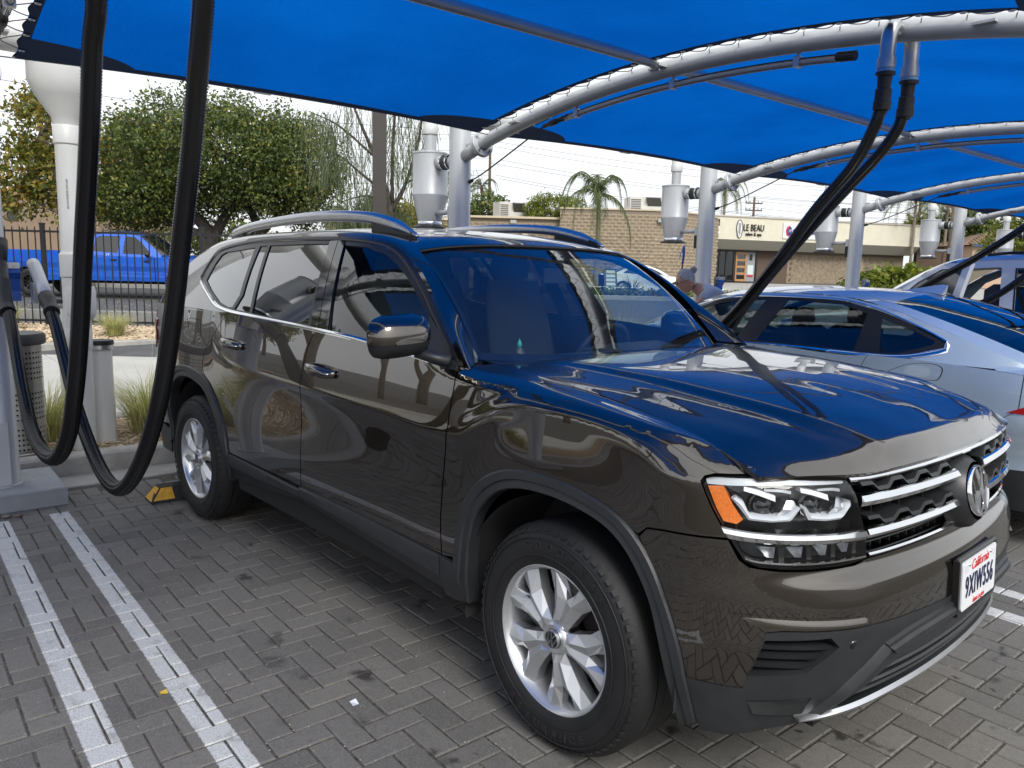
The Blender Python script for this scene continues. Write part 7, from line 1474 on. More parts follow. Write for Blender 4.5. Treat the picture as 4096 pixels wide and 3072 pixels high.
keep.add(o_, [(i * w_ + j, (i + 1) * w_ + j, (i + 1) * w_ + j + 1, i * w_ + j + 1) for i, j in sel]); hair = keep.xf(Mh).build('hair', HAIR, PER, smooth=True)
st_m = MB()
for k in range(420):        # strands combed back into the bun
    a = rg.uniform(-1.25, 1.25); t0 = rg.uniform(-.9, .6); s0 = Vector((-.055 + abs(a) * .05 + (t0 + .9) * .03, math.sin(a) * .074, .098 * math.cos(a) + .012 - (t0 + .9) * .0)); e0 = Vector((.088, .008 * rg.uniform(-1, 1), .062 + rg.uniform(-.01, .01)))
    mid = (s0 + e0) / 2; mid = Vector((mid.x, mid.y * 1.25, mid.z + .028 * math.cos(a))); pts = [s0, s0.lerp(mid, .6), mid, mid.lerp(e0, .55) + Vector((.006, 0, .008)), e0]
    st_m.tube([tuple(Mh @ q) for q in pts], rg.uniform(.0008, .0018), 3, cap=False)
tag(st_m.build('hair_strands', mat('silver_hair_strands', (.55, .54, .53), .45, noise=.5, nscale=60), hair), kind='stuff')
bun = MB(); 
for k in range(26):
    a = rg.uniform(0, 6.28); b = rg.uniform(-.9, .9); ax3 = Vector((math.cos(a) * math.cos(b), math.sin(a) * math.cos(b), math.sin(b))).normalized(); u_ = ax3.orthogonal().normalized(); v_ = ax3.cross(u_); rr2 = rg.uniform(.022, .034)
    bun.tube([tuple(Mh @ (Vector((.112, 0, .072)) + (u_ * math.cos(t) + v_ * math.sin(t)) * rr2)) for t in np.linspace(0, 5.6, 14)], .0065, 5)
bun.build('hair_bun', HAIR, hair, smooth=True); MB().tube([tuple(Mh @ (Vector((.086, 0, .062)) + Vector((.004 * math.sin(t), .017 * math.cos(t), .017 * math.sin(t))))) for t in np.linspace(0, 6.28, 15)], .005, 6, cap=False).build('hair_tie', mat('pink_hair_tie', (.6, .15, .15), .6), hair)
MB().lathe([(0, .006), (.005, 0), (0, -.006)], 8).xf(Mh @ Matrix.Translation((.014, -.082, -.044))).build('earring', CHROME, PER, smooth=True)
for sy in (-1, 1): MB().box(-.17, .09, sy * .11 - .045, sy * .11 + .045, 0, .075, bev=.02).build('shoe', BLKP, PER)
# ---------------------------------------------------------------- trees
BARK = mat('dark_bark', (.05, .042, .035), .9, noise=.5, nscale=9, bump=.9, bscale=18); BARK2 = mat('pale_bark', (.24, .20, .16), .85, noise=.4, nscale=6, bump=.4, bscale=20)
def leaf_mat(name, cols, tr=.35):
    m = bpy.data.materials.new(name); m.use_nodes = True; nt = m.node_tree; n, l = nt.nodes, nt.links; b = n['Principled BSDF']; at = n.new('ShaderNodeAttribute'); at.attribute_name = 'tone'
    cr_ = n.new('ShaderNodeValToRGB'); e = cr_.color_ramp.elements; e[0].color = (*cols[0], 1); e[1].color = (*cols[-1], 1)
    for i, c in enumerate(cols[1:-1]): q = e.new((i + 1) / (len(cols) - 1)); q.color = (*c, 1)
    l.new(at.outputs['Fac'], cr_.inputs[0]); l.new(cr_.outputs[0], b.inputs['Base Color']); b.inputs['Roughness'].default_value = .5
    t = n.new('ShaderNodeBsdfTranslucent'); l.new(cr_.outputs[0], t.inputs[0]); mx = n.new('ShaderNodeMixShader'); mx.inputs[0].default_value = tr; l.new(b.outputs[0], mx.inputs[1]); l.new(t.outputs[0], mx.inputs[2]); l.new(mx.outputs[0], n['Material Output'].inputs[0]); return m
def leaves(blobs, n, size, seed, clump=.35, per=9, hang=.3, broad=.6):
    """leaf faces in tufts spread through ellipsoids (cx, cy, cz, rx, ry, rz)"""
    rg = np.random.default_rng(seed); vol = np.array([b[3] * b[4] * b[5] for b in blobs]); vol = vol / vol.sum(); nt_ = n // per
    k = rg.choice(len(blobs), nt_, p=vol); B_ = np.array(blobs)[k]; d = rg.normal(size=(nt_, 3)); d /= np.linalg.norm(d, axis=1)[:, None]; rad = rg.uniform(.25, 1, nt_)**.45
    C = B_[:, :3] + d * rad[:, None] * B_[:, 3:6] * (1 + rg.normal(0, .07, (nt_, 1)))
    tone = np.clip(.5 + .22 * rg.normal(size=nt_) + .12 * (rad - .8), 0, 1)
    # thin out with a coarse noise so that the sky shows through
    h = np.sin(C[:, 0] * 2.1 + seed) * np.sin(C[:, 1] * 2.3 + 1) * np.sin(C[:, 2] * 2.6 + 2 * seed); C = C[h > -.55]; tone = tone[h > -.55]
    C = np.repeat(C, per, 0); tone = np.clip(np.repeat(tone, per) + rg.normal(0, .12, len(C)), 0, 1); C = C + rg.normal(0, clump * .5, C.shape) * [1, 1, .8]
    m = len(C); s = size * rg.uniform(.6, 1.25, m)[:, None]; a = rg.normal(size=(m, 3)); a[:, 2] -= hang * 2; a /= np.linalg.norm(a, axis=1)[:, None]; b = np.cross(a, rg.normal(size=(m, 3))); b /= np.linalg.norm(b, axis=1)[:, None]; nn = np.cross(a, b)
    V = np.stack([C - a * s * .1, C + a * s * .45 + b * s * broad * .5 + nn * s * .08, C + a * s, C + a * s * .45 - b * s * broad * .5 + nn * s * .08], 1).reshape(-1, 3)
    me = bpy.data.meshes.new('foliage'); me.vertices.add(m * 4); me.vertices.foreach_set('co', V.ravel()); me.loops.add(m * 4); me.loops.foreach_set('vertex_index', np.arange(m * 4)); me.polygons.add(m); me.polygons.foreach_set('loop_start', np.arange(m) * 4); me.polygons.foreach_set('loop_total', np.full(m, 4))
    at = me.attributes.new('tone', 'FLOAT', 'POINT'); at.data.foreach_set('value', np.repeat(tone, 4)); me.update(); me.validate(); return me
def limbs(paths, m, parent, n=9):
    mb = MB()
    for P in paths:
        pts = cr([q[:3] for q in P], 4); rs = np.interp(np.linspace(0, 1, len(pts)), np.linspace(0, 1, len(P)), [q[3] for q in P]); mb.tube([tuple(q) for q in pts], list(rs), n)
    return mb.build('trunk', m, parent, smooth=True)
def twigs(blobs, base, n, seed, m, parent):
    rg = random.Random(seed); mb = MB()
    for _ in range(n):
        b = rg.choice(blobs); e = Vector((b[0] + rg.uniform(-1, 1) * b[3] * .8, b[1] + rg.uniform(-1, 1) * b[4] * .8, b[2] + rg.uniform(-.7, .95) * b[5])); s = Vector(rg.choice(base)); mid = s.lerp(e, .5) + Vector((rg.uniform(-.3, .3), rg.uniform(-.3, .3), rg.uniform(-.1, .3)))
        mb.tube([tuple(q) for q in (s, s.lerp(mid, .6), mid, mid.lerp(e, .6), e)], [.05, .04, .03, .02, .008], 5, cap=False)
    return mb.build('branches', m, parent, smooth=True)
def tree(label, r, d, blobs, paths, n, size, lm, bark, seed, group=None, tw=40, name='broadleaf_tree', clump=.35, per=9, hang=.3, z=None):
    t = thing(name, label, 'tree', street(r, d, gz(d) - .05 if z is None else z), STREET_ROT, group); limbs(paths, bark, t); 
    if tw: twigs(blobs, [q[-1][:3] for q in paths], tw, seed, bark, t)
    me = leaves(blobs, n, size, seed, clump, per, hang); me.materials.append(lm); link('crown', me, t); return t
LM1 = leaf_mat('dark_green_leaves', [(.022, .040, .012), (.050, .080, .020), (.095, .135, .032), (.17, .21, .045), (.32, .29, .06)]); LM2 = leaf_mat('yellow_green_leaves', [(.05, .08, .015), (.10, .13, .02), (.18, .19, .03), (.32, .25, .04), (.38, .22, .04)])
LM3 = leaf_mat('bright_hedge_leaves', [(.05, .085, .012), (.11, .15, .02), (.22, .26, .03), (.30, .30, .05)]); LM4 = leaf_mat('grey_green_fronds', [(.05, .07, .03), (.10, .13, .055), (.18, .20, .10)])
bl = [(.2, 0, 4.7, 2.9, 2.6, 1.8), (-2.6, .2, 4.6, 1.7, 2, 1.7), (2.8, 0, 4.6, 1.6, 2, 1.5), (-2.4, -.4, 3.2, 1.7, 1.8, .9), (2.3, -.2, 3.5, 1.7, 1.8, .9), (-2.0, 0, 6.3, .6, .8, .7), (-1.0, .3, 6.6, .5, .7, .8), (.5, 0, 6.3, .9, .9, .6), (2.3, 0, 6.0, .45, .6, .8), (3.2, .1, 5.5, .6, .6, .7), (-3.6, 0, 3.2, .8, 1, .9), (3.9, 0, 3.9, .6, .9, .8), (-3.2, 0, 2.7, 1.3, 1.4, .7), (-1.2, 1.2, 2.9, 1.5, 1, .6), (3.0, .3, 2.9, 1.2, 1.2, .6), (.6, 1.6, 3.3, 1.8, .8, .7)]
tree('broad dark green tree with twisted black trunks behind the blue pickup', -10.5, 28, bl, [[(-.3, 0, 0, .30), (-.35, 0, 1.2, .26), (-.5, .1, 2.2, .22), (-1.6, 0, 3.2, .14), (-2.6, .1, 4.2, .07)], [(-.35, .1, 1.6, .22), (.1, .2, 2.6, .17), (.9, .2, 3.6, .10), (1.3, .2, 5, .05)], [(.9, .3, 0, .24), (1.0, .3, 1.4, .22), (1.25, .2, 2.4, .16), (.7, .2, 3.4, .11), (-.2, .1, 4.8, .05)], [(1.1, .2, 1.9, .17), (2.2, 0, 2.8, .12), (3.2, 0, 3.9, .06)], [(-.4, 0, 1.9, .16), (-1.5, -.2, 2.3, .12), (-2.9, -.2, 2.7, .05)]], 72000, .122, LM1, BARK, 3, tw=70)
bl = [(-.9, 0, 5.2, 1.1, 1.1, 1.2), (-1.6, 0, 3.9, 1.1, 1.1, 1.0), (-.3, 0, 3.8, .9, 1, .9), (-1.8, 0, 2.8, .9, .9, .5), (-.1, 0, 2.7, .7, .8, .6), (-1.2, 0, 6.2, .45, .5, .6), (.3, 0, 4.9, .6, .6, .6)]
tree('yellowing sycamore with pale trunk at the far left edge behind the fence', -14.4, 26, bl, [[(.35, 0, 0, .11), (.3, 0, 1.2, .10), (.15, 0, 2.0, .09), (-.5, 0, 3.2, .06), (-1.0, 0, 5.2, .03)], [(.2, 0, 1.8, .07), (.5, 0, 2.8, .05), (.4, 0, 4.4, .03)], [(.0, 0, 2.3, .05), (-1.2, 0, 2.8, .04), (-1.9, 0, 3.4, .02)]], 6500, .17, LM2, BARK2, 5, tw=40, clump=.4, per=7)
bl = [(.2, 0, 4.9, 1.3, 1.2, 1.5), (-.3, 0, 3.6, 1.3, 1.2, 1.0), (.2, 0, 6.1, .7, .7, .6), (.8, 0, 2.9, 1, 1, .7)]
tree('thin yellow orange sycamore half hidden behind the broad dark tree', -15.0, 31, bl, [[(0, 0, 0, .12), (.1, 0, 2, .1), (.1, 0, 4, .06), (.2, 0, 5.5, .03)]], 6500, .18, LM2, BARK2, 6, tw=40, clump=.4, per=7)
for i, (r_, d_, s_) in enumerate(((-22, 27, 1), (-27, 25, 1.1), (-33, 27, 1), (-41, 26, 1.1), (-50, 27, 1.2), (-62, 28, 1.3))):
    bl = [(0, 0, 4.4 * s_, 2.6, 2.4, 2.0 * s_), (-1.5, .3, 3.6, 1.6, 1.5, 1.2), (1.5, -.3, 3.8, 1.6, 1.5, 1.2)]
    tree('green street tree beyond the left frame edge, %s' % ('nearest to the frame', 'second from the frame', 'third from the frame', 'fourth from the frame', 'fifth from the frame', 'farthest up the street')[i], r_, d_, bl, [[(0, 0, 0, .18), (.1, 0, 1.6, .15), (.2, .1, 3, .10), (0, 0, 4.5, .05)]], 9000, .24, (LM1, LM2)[i % 2], BARK, 20 + i, 'street trees beyond the left frame edge', tw=14)
for i, (r_, d_, s_, lm, lb) in enumerate(((-6.4, 46, .9, LM2, 'low yellow green tree between the broad tree and the brown post'), (-9.5, 50, .8, LM1, 'distant dark bush under the broad tree'), (-2.4, 66, 1.1, LM1, 'distant tree behind the small palm and wooden pole'), (36.5, 64, 1.1, LM1, 'distant tree over the tiled roof'), (34.0, 66, .9, LM2, 'distant ragged tree left of the tiled roof'), (25.6, 75, .6, LM4, 'distant bare bush on the skyline above the shop roof'))):
    bl = [(0, 0, 3.2 * s_, 1.9 * s_, 1.5, 1.5 * s_), (-1.2 * s_, 0, 2.5 * s_, 1.2 * s_, 1, 1.0 * s_), (1.3 * s_, 0, 2.7 * s_, 1.3 * s_, 1, 1.1 * s_)]
    tree(lb, r_, d_, bl, [[(0, 0, 0, .15), (.1, 0, 1.2, .1), (0, 0, 3 * s_, .05)]], 5200, .26, lm, BARK, 40 + i, tw=10, z=1.0 + (1.6 if d_ > 60 else 0))
tree('long low hedge of mixed greenery under the broad dark tree', -9.5, 34, [(-5, 0, 1.2, 1.6, 1, 1.2), (-2.5, 0, 1.5, 1.8, 1, 1.4), (0, 0, 1.2, 1.7, 1, 1.1), (2.4, 0, 1.5, 1.8, 1, 1.3), (5, 0, 1.1, 1.6, 1, 1.0)], [[(0, 0, 0, .06), (0, 0, 1, .03)]], 14000, .17, LM3, BARK, 63, tw=0, name='hedge', clump=.2)
tree('rounded bright green bush rising above the low brick wall', 2.2, 50.5, [(0, 0, .2, 1.7, 1, 1.0), (1.2, 0, .1, 1.2, 1, .9), (-.9, 0, 0, .8, .8, .7)], [[(0, 0, -4.2, .12), (0, 0, 0, .06)]], 9000, .13, LM3, BARK, 60, tw=0, z=5.2, name='round_bush', clump=.15)
tree('bright yellow green tree at the right frame edge behind the white SUV', 20.2, 31, [(0, 0, 3.2, 1.5, 1.5, 1.2), (-1.0, 0, 2.5, .9, 1, .8), (.9, 0, 2.4, 1.2, 1, .9)], [[(0, 0, 0, .14), (0, 0, 1.6, .12), (0, 0, 3, .05)]], 9000, .13, LM3, BARK, 61, tw=20, clump=.2)
tree('strappy green bush behind the white SUV windscreen', 15.0, 30.5, [(0, 0, .7, 1.6, 1, .8), (-1.3, 0, .5, .9, 1, .6)], [[(0, 0, 0, .05), (0, 0, .6, .02)]], 6500, .28, LM3, BARK, 62, tw=0, name='strappy_bush', clump=.2)
for i, (x_, y_, s_) in enumerate(((-15, -9.5, 1.0), (-19, -15, 1.2), (-15.5, -21, 1.1), (-25, -22, 1.3), (-14, -30, 1.1), (-28, -34, 1.3), (-8, -36, 1.1))):
    bl = [(0, 0, 4.6 * s_, 2.6 * s_, 2.4 * s_, 1.4 * s_), (-1.9, .6, 4.0 * s_, 1.5, 1.5, .9), (1.9, -.6, 4.2 * s_, 1.6, 1.5, .9), (.4, 1.2, 5.6 * s_, 1.3, 1.2, .8)]
    t_ = tree('spreading green tree along the driveway, %s beyond the left frame edge' % ('nearest', 'second', 'third', 'fourth', 'fifth', 'sixth', 'seventh')[i], 0, 20, bl, [[(0, 0, 0, .17), (.1, 0, 1.8, .14), (-.6, 0, 3, .09), (-1.4, 0, 4.2, .04)], [(.1, 0, 1.7, .12), (.9, .2, 3.0, .08), (1.6, 0, 4.4, .03)]], 5200, .26, LM1, BARK, 80 + i, 'trees along the driveway', tw=16); t_.location = site(x_, y_, 0)
# weeping tree: thin limbs and hanging threads
def weeping(label, r, d, limbs_, n, seed, dr=(.5, 1.3), cz=0.):
    t = thing('weeping_tree', label, 'tree', street(r, d, gz(d) - .05), STREET_ROT); limbs(limbs_, BARK, t, 7); rg = random.Random(seed); mb = MB(); tone = []
    for _ in range(n):
        P = rg.choice(limbs_); k = rg.uniform(.35, 1) * (len(P) - 1); i = min(int(k), len(P) - 2); f = k - i; s = Vector([P[i][j] + (P[i + 1][j] - P[i][j]) * f for j in range(3)]) + Vector((rg.gauss(0, .22), rg.gauss(0, .3), rg.gauss(0, .15)))
        a = rg.uniform(0, 6.28); L = rg.uniform(*dr); o = rg.uniform(.1, .45); w = rg.uniform(.004, .009); pts = [s + Vector((math.cos(a) * o * t_, math.sin(a) * o * t_, .10 * t_ - L * t_**1.7)) for t_ in (0, .33, .66, 1)]
        v = []
        for p_ in pts: v += [(p_.x - w, p_.y, p_.z), (p_.x + w, p_.y, p_.z)]
        mb.add(v, [(2 * j, 2 * j + 1, 2 * j + 3, 2 * j + 2) for j in range(3)]); tone += [rg.random()] * 8
    me = mb.mesh('hanging_fronds', LM4, fix=False); at = me.attributes.new('tone', 'FLOAT', 'POINT'); at.data.foreach_set('value', tone); link('crown', me, t); return t
wl1 = [[(.0, 0, 0, .13), (0, 0, 1.6, .12), (.05, 0, 2.7, .10), (-.3, 0, 4.0, .07), (-.9, 0, 5.4, .04), (-1.3, 0, 6.4, .02)], [(.05, 0, 2.7, .08), (.5, .1, 3.6, .06), (.9, .1, 5.0, .04), (1.0, .1, 6.4, .02)], [(.1, 0, 3.0, .06), (.1, 0, 4.4, .05), (.2, 0, 6.3, .02)], [(0, 0, 3.2, .05), (-.8, 0, 3.8, .04), (-1.6, 0, 4.4, .02), (-2.1, 0, 4.3, .01)], [(.5, 0, 3.6, .04), (1.4, 0, 3.9, .03), (2.3, 0, 3.9, .01)], [(-.4, 0, 4.3, .04), (-1.5, 0, 5.2, .03), (-2.4, 0, 5.6, .01)], [(0, 0, 2.9, .03), (-.7, .2, 3.2, .03), (-1.5, .2, 3.0, .01)]]
weeping('thin weeping tree with bare reddish limbs behind the first separator', -3.85, 24, wl1, 1250, 5)
wl2 = [[(0, 0, 0, .1), (0, 0, 1.8, .08), (.1, 0, 3.1, .05)], [(0, 0, 2.0, .05), (-.7, 0, 2.8, .03), (-1.2, 0, 2.9, .02)], [(0, 0, 2.2, .05), (.6, 0, 2.9, .03), (1.0, 0, 2.8, .02)], [(0, 0, 2.5, .04), (.3, .3, 3.5, .02)]]
weeping('dense low weeping shrub tree just left of the brown square post', -4.7, 25, wl2, 900, 6, (.5, .9))
# palms
def palm(label, r, d, h, fronds, seed, tr=.11, ll=.34, wind=0., z=None):
    t = thing('palm_tree', label, 'palm', street(r, d, gz(d) if z is None else z), STREET_ROT); rg = random.Random(seed)
    P = []
    for i in range(14):
        f = i / 13; P.append(((.04 * math.sin(f * 3), 0, h * f), tr * (1.15 - .35 * f) * (1 + .05 * (i % 2))))
    MB().tube([q[0] for q in P], [q[1] for q in P], 10).build('trunk', BARK2, t, smooth=True)
    cr0 = Vector((0, 0, h)); MB().tube([(0, 0, h - .5), (0, 0, h - .1), (0, 0, h + .2)], [tr * .9, tr * 1.2, tr * .5], 8).build('crown_shaft', mat('palm_husk', (.16, .10, .06), .9), t, smooth=True)
    for (az, L, rise, droop) in fronds:
        a = R(az); dx, dy = math.cos(a), math.sin(a); mb = MB(); pts = []; n = 26; tone = []
        for i in range(n + 1):
            f = i / n; hx = L * (1 - (1 - f)**1.7); pts.append(cr0 + Vector((dx * hx, dy * hx, rise * math.sin(PI * f**.8) - droop * f**2.3)))
        mb.tube([tuple(p_) for p_ in pts], [.028 * (1 - .85 * i / n) + .003 for i in range(n + 1)], 4, cap=False); tone += [.3] * (4 * (n + 1)); sd = Vector((-dy, dx, 0))
        for i in range(2, n + 1):
            for s_ in (-1, 1):
                for q in (0, 1):
                    p0 = pts[i] if q == 0 else (pts[i] + pts[i - 1]) / 2; tg = (pts[i] - pts[i - 1]).normalized(); l_ = ll * (1.05 - .55 * abs(i / n - .45) * 1.6) * rg.uniform(.8, 1.15); dn = (sd * s_ * rg.uniform(.5, .9) + tg * .55 + Vector((0, 0, rg.uniform(-.9, -.25)))).normalized()
                    w = tg * .016; m_ = p0 + dn * l_ * .55 + Vector((0, 0, .02)); e_ = p0 + dn * l_ + Vector((0, 0, -.10 * l_))
                    mb.add([tuple(p0 - w), tuple(p0 + w), tuple(m_ + w * .9), tuple(m_ - w * .9), tuple(e_)], [(0, 1, 2, 3), (3, 2, 4)]); tone += [rg.random()] * 5
        me = mb.mesh('frond', LM5, fix=False); at = me.attributes.new('tone', 'FLOAT', 'POINT'); at.data.foreach_set('value', tone); link('frond', me, t)
    return t
LM5 = leaf_mat('palm_leaflets', [(.025, .045, .012), (.055, .085, .02), (.10, .13, .035), (.17, .17, .06)], .2)
palm('young palm with drooping fronds in front of the tan block wall', 3.5, 34, 4.2, [(178, 1.75, .95, 1.5), (190, 1.75, .25, 2.1), (168, 1.45, 1.0, .9), (262, .35, .3, 1.9), (285, .3, .35, 2.1), (240, .55, .5, 1.5), (-6, 1.25, .75, .5), (12, 1.05, .85, .55), (4, 1.5, -.1, 2.3), (-20, 1.45, -.05, 2.2), (95, .7, .9, .6), (130, 1.0, .8, .8), (60, .8, .7, 1.0), (205, 1.2, .4, 1.5)], 1, ll=.46)
F12 = lambda n, L, s: [(k * 360 / n + 17 * (k % 3), L * .8 * (1 - .12 * (k % 3)), L * (.42 - .15 * (k % 4)), L * (.45 + .15 * (k % 3))) for k in range(n)]
palm('small distant palm beside the wooden utility pole', -3.1, 70, 7.4, F12(13, 2.0, 1), 2, z=1.1); palm('distant palm with wide crown just right of the separator behind the sedan', 16.2, 62, 6.9, F12(15, 2.4, 1), 3, z=1.1, ll=.5); palm('left one of two tall shaggy palms beyond the right shop roof', 30.6, 61, 6.6, F12(17, 3.1, 1), 4, z=1.1, ll=.6); palm('right one of two tall shaggy palms beyond the right shop roof', 33.6, 62, 6.4, F12(17, 3.0, 1), 5, z=1.1, ll=.6)
# verge planting across the street
bl = [(x, 0, 0, 1.2, .8, .22) for x in np.arange(-9, 13, 1.1)]; vg = leaves(bl, 16000, .12, 70, .12, 6, -.2); vg.materials.append(LM1); o = link('ground_cover', vg, None, street(0, 29.3, gz(29) + .12), STREET_ROT, kind='stuff')
mb = MB(); rg = random.Random(9)
for _ in range(260): x, y = rg.uniform(-3, 8), rg.uniform(-.7, .7); s = rg.uniform(.02, .045); mb.add([(x - s, y, .28), (x, y - s, .28), (x + s, y, .28), (x, y + s, .28), (x, y, .31)], [(0, 1, 4), (1, 2, 4), (2, 3, 4), (3, 0, 4)])
mb.build('ground_cover_flowers', mat('small_white_flowers', (.7, .7, .65), .8), loc=street(0, 29.3, gz(29) + .12), rot=STREET_ROT, kind='stuff')
yu = thing('yucca', 'spiky dark plant beside the folding sign on the verge', 'plant', street(4.8, 32, gz(32) + .1), STREET_ROT); mb = MB(); tn = []
for k in range(46):
    a = rg.uniform(0, 6.28); e = rg.uniform(.25, 1.3); L = rg.uniform(.6, .95); d_ = Vector((math.cos(a) * math.cos(e), math.sin(a) * math.cos(e), math.sin(e))); w = Vector((-math.sin(a), math.cos(a), 0)) * .03; mb.add([tuple(w), tuple(-w), tuple(d_ * L * .6 - w * .8), tuple(d_ * L * .6 + w * .8), tuple(d_ * L - Vector((0, 0, .06)))], [(0, 1, 2, 3), (3, 2, 4)]); tn += [.1 + .3 * rg.random()] * 5
me = mb.mesh('sword_leaves', LM5, fix=False); at = me.attributes.new('tone', 'FLOAT', 'POINT'); at.data.foreach_set('value', tn); link('sword_leaves', me, yu)
af = thing('folding_sign', 'folding pavement sign with a column of pale cards on the planted verge', 'sign', street(3.95, 32.5, gz(32) + .1), STREET_ROT + R(10))
for s_ in (-1, 1): mb = MB(); mb.add([(-.30, s_ * .25, 0), (.30, s_ * .25, 0), (.26, 0, .95), (-.26, 0, .95), (-.30, s_ * .25 - .03 * s_, 0), (.30, s_ * .25 - .03 * s_, 0), (.26, -.02 * s_, .95), (-.26, -.02 * s_, .95)], [(0, 1, 2, 3), (4, 5, 6, 7), (0, 3, 7, 4), (1, 2, 6, 5), (3, 2, 6, 7)]); mb.build('sign_panel', SATIN, af)
for k in range(5): z = .10 + k * .165; MB().add([(-.2, -.256 + z * .263, z), (.2, -.256 + z * .263, z), (.19, -.256 + (z + .12) * .263, z + .12), (-.19, -.256 + (z + .12) * .263, z + .12)], [(0, 1, 2, 3)]).build('sign_card', mat('pale_card', (.6, .68, .66), .6), af)
sp = thing('square_post', 'dark brown square steel post standing behind the SUV roof', 'post', street(-2.07, 12.0, 0), STREET_ROT + R(12)); MB().box(-.10, .10, -.10, .10, .0, 6.5, bev=.01).build('post_shaft', mat('dark_brown_paint', (.035, .030, .026), .5, noise=.1, nscale=6), sp); MB().box(-.17, .17, -.17, .17, 0, .03).build('post_base', MATS['dark_brown_paint'], sp)
# ---------------------------------------------------------------- buildings
BLK_A = mat('split_face_block', (.185, .145, .10), .95, noise=.35, nscale=5, col2=(.35, .285, .205), bump=.9, bscale=14); MORT = mat('block_mortar', (.20, .165, .125), .95); BEIGE = mat('beige_stucco', (.62, .585, .47), .9, noise=.06, nscale=1.5, bump=.2, bscale=60); TANW = mat('tan_stucco', (.25, .185, .13), .9, noise=.08, nscale=1.2, bump=.2, bscale=40); FRAMEB = mat('dark_bronze_frame', (.02, .02, .022), .35); SHOPG = glass('shop_window_glass', (.30, .32, .33)); TRIMB = mat('beige_trim', (.50, .42, .30), .8)
def block_proto(rough):
    out = []
    for k in range(6):
        rg = np.random.default_rng(k + (50 if rough else 0)); nx, nz = (5, 3) if rough else (2, 2); w, h = .392, .192; V = []
        for j in range(nz):
            for i in range(nx):
                e = i in (0, nx - 1) or j in (0, nz - 1); V.append((i / (nx - 1) * w, -(0 if e else rg.uniform(.02, .06)) * (1 if rough else 0), j / (nz - 1) * h))
        mb = MB(); mb.add(V, [(j * nx + i, j * nx + i + 1, (j + 1) * nx + i + 1, (j + 1) * nx + i) for j in range(nz - 1) for i in range(nx - 1)])
        mb.add([(0, 0, 0), (w, 0, 0), (w, 0, h), (0, 0, h), (0, .08, 0), (w, .08, 0), (w, .08, h), (0, .08, h)], [(0, 4, 5, 1), (1, 5, 6, 2), (2, 6, 7, 3), (3, 7, 4, 0)]); out.append(mb)
    return out
PB, PB2 = block_proto(True), block_proto(False)
def block_wall(parent, path, z0, z1, rough, budget, ztop=None):
    """courses of blocks along a plan path of (x, y) local points"""
    P = np.array(path); L = np.r_[0, np.cumsum(np.hypot(*np.diff(P, axis=0).T))]; pro = PB if rough else PB2; ms = [q.mesh('block', BLK_A, fix=False) for q in pro]; rest = MB(); items = []
    nrow = int((z1 - z0) / .2)
    for row in range(nrow):
        s = -.2 if row % 2 else 0.
        while s < L[-1] - .2:
            a = max(0, s); x, y = np.interp(a, L, P[:, 0]), np.interp(a, L, P[:, 1]); x2, y2 = np.interp(a + .4, L, P[:, 0]), np.interp(a + .4, L, P[:, 1]); items.append((x, y, z0 + row * .2, math.atan2(y2 - y, x2 - x))); s += .4
    items.sort(key=lambda q: -q[2])
    for k, (x, y, z, a) in enumerate(items):
        i = random.randrange(6)
        if k < budget: link('block', ms[i], parent, (x, y, z), a)
        else: M = Matrix.Translation((x, y, z)) @ Matrix.Rotation(a, 4, 'Z'); q = MB(); q.add(pro[i].v, pro[i].f); q.xf(M); rest.add(q.v, q.f)
    if rest.v: tag(rest.build('block_courses', BLK_A, parent, fix=False), kind='stuff')
    bk = MB()
    for (xa, ya), (xb, yb) in zip(path, path[1:]): bk.add([(xa, ya + .006, z0), (xb, yb + .006, z0), (xb, yb + .006, z1), (xa, ya + .006, z1)], [(0, 1, 2, 3)])
    bk.build('mortar_backing', MORT, parent)
bw = thing('block_wall_building', 'tan split face block building with a curved taller end behind the palm', 'building', street(0, 47, 0), STREET_ROT)
Pc = [(2.6 + .6 * k, .16 * max(0, 2.6 + .6 * k - 7.6)**2) for k in range(19)]
block_wall(bw, [(-11.5, .6), (-2.7, .6), (2.55, .6)], .7, 4.5, True, 90); block_wall(bw, Pc, .5, 5.1, True, 205)
MB().box(-2.75, 2.6, .40, .9, 4.50, 4.62, bev=.02).box(-2.75, 2.6, .65, 8, 4.2, 4.5).build('parapet_cap', TRIMB, bw)
cap = MB().grid(np.array([[(x, y - .06, 5.10), (x, y - .06, 5.18), (x, y + .4, 5.18), (x, y + .4, 5.10)] for x, y in Pc])); cap.build('parapet_cap', TRIMB, bw); MB().add([(x, y + .3, 5.12) for x, y in Pc] + [(14, 14, 5.12), (2.6, 14, 5.12)], [tuple(range(len(Pc) + 2))]).build('roof', BEIGE, bw); MB().box(-11.5, -2.75, .5, .9, 4.3, 4.55).build('parapet_cap', BEIGE, bw)
for (x, z, y) in ((-.15, 4.30, .55), (8.6, 4.55, .1)): MB().box(x - .18, x + .18, y - .22, y, z - .10, z + .10, bev=.02).box(x - .05, x + .05, y - .12, y + .05, z - .05, z + .05).build('wall_light', mat('grey_fixture', (.35, .35, .33), .6), bw)
MB().box(.35, .75, .35, .55, 3.4, 4.1, bev=.02).box(.5, .6, .42, .52, 2.2, 3.4).build('meter_box', TRIMB, bw)
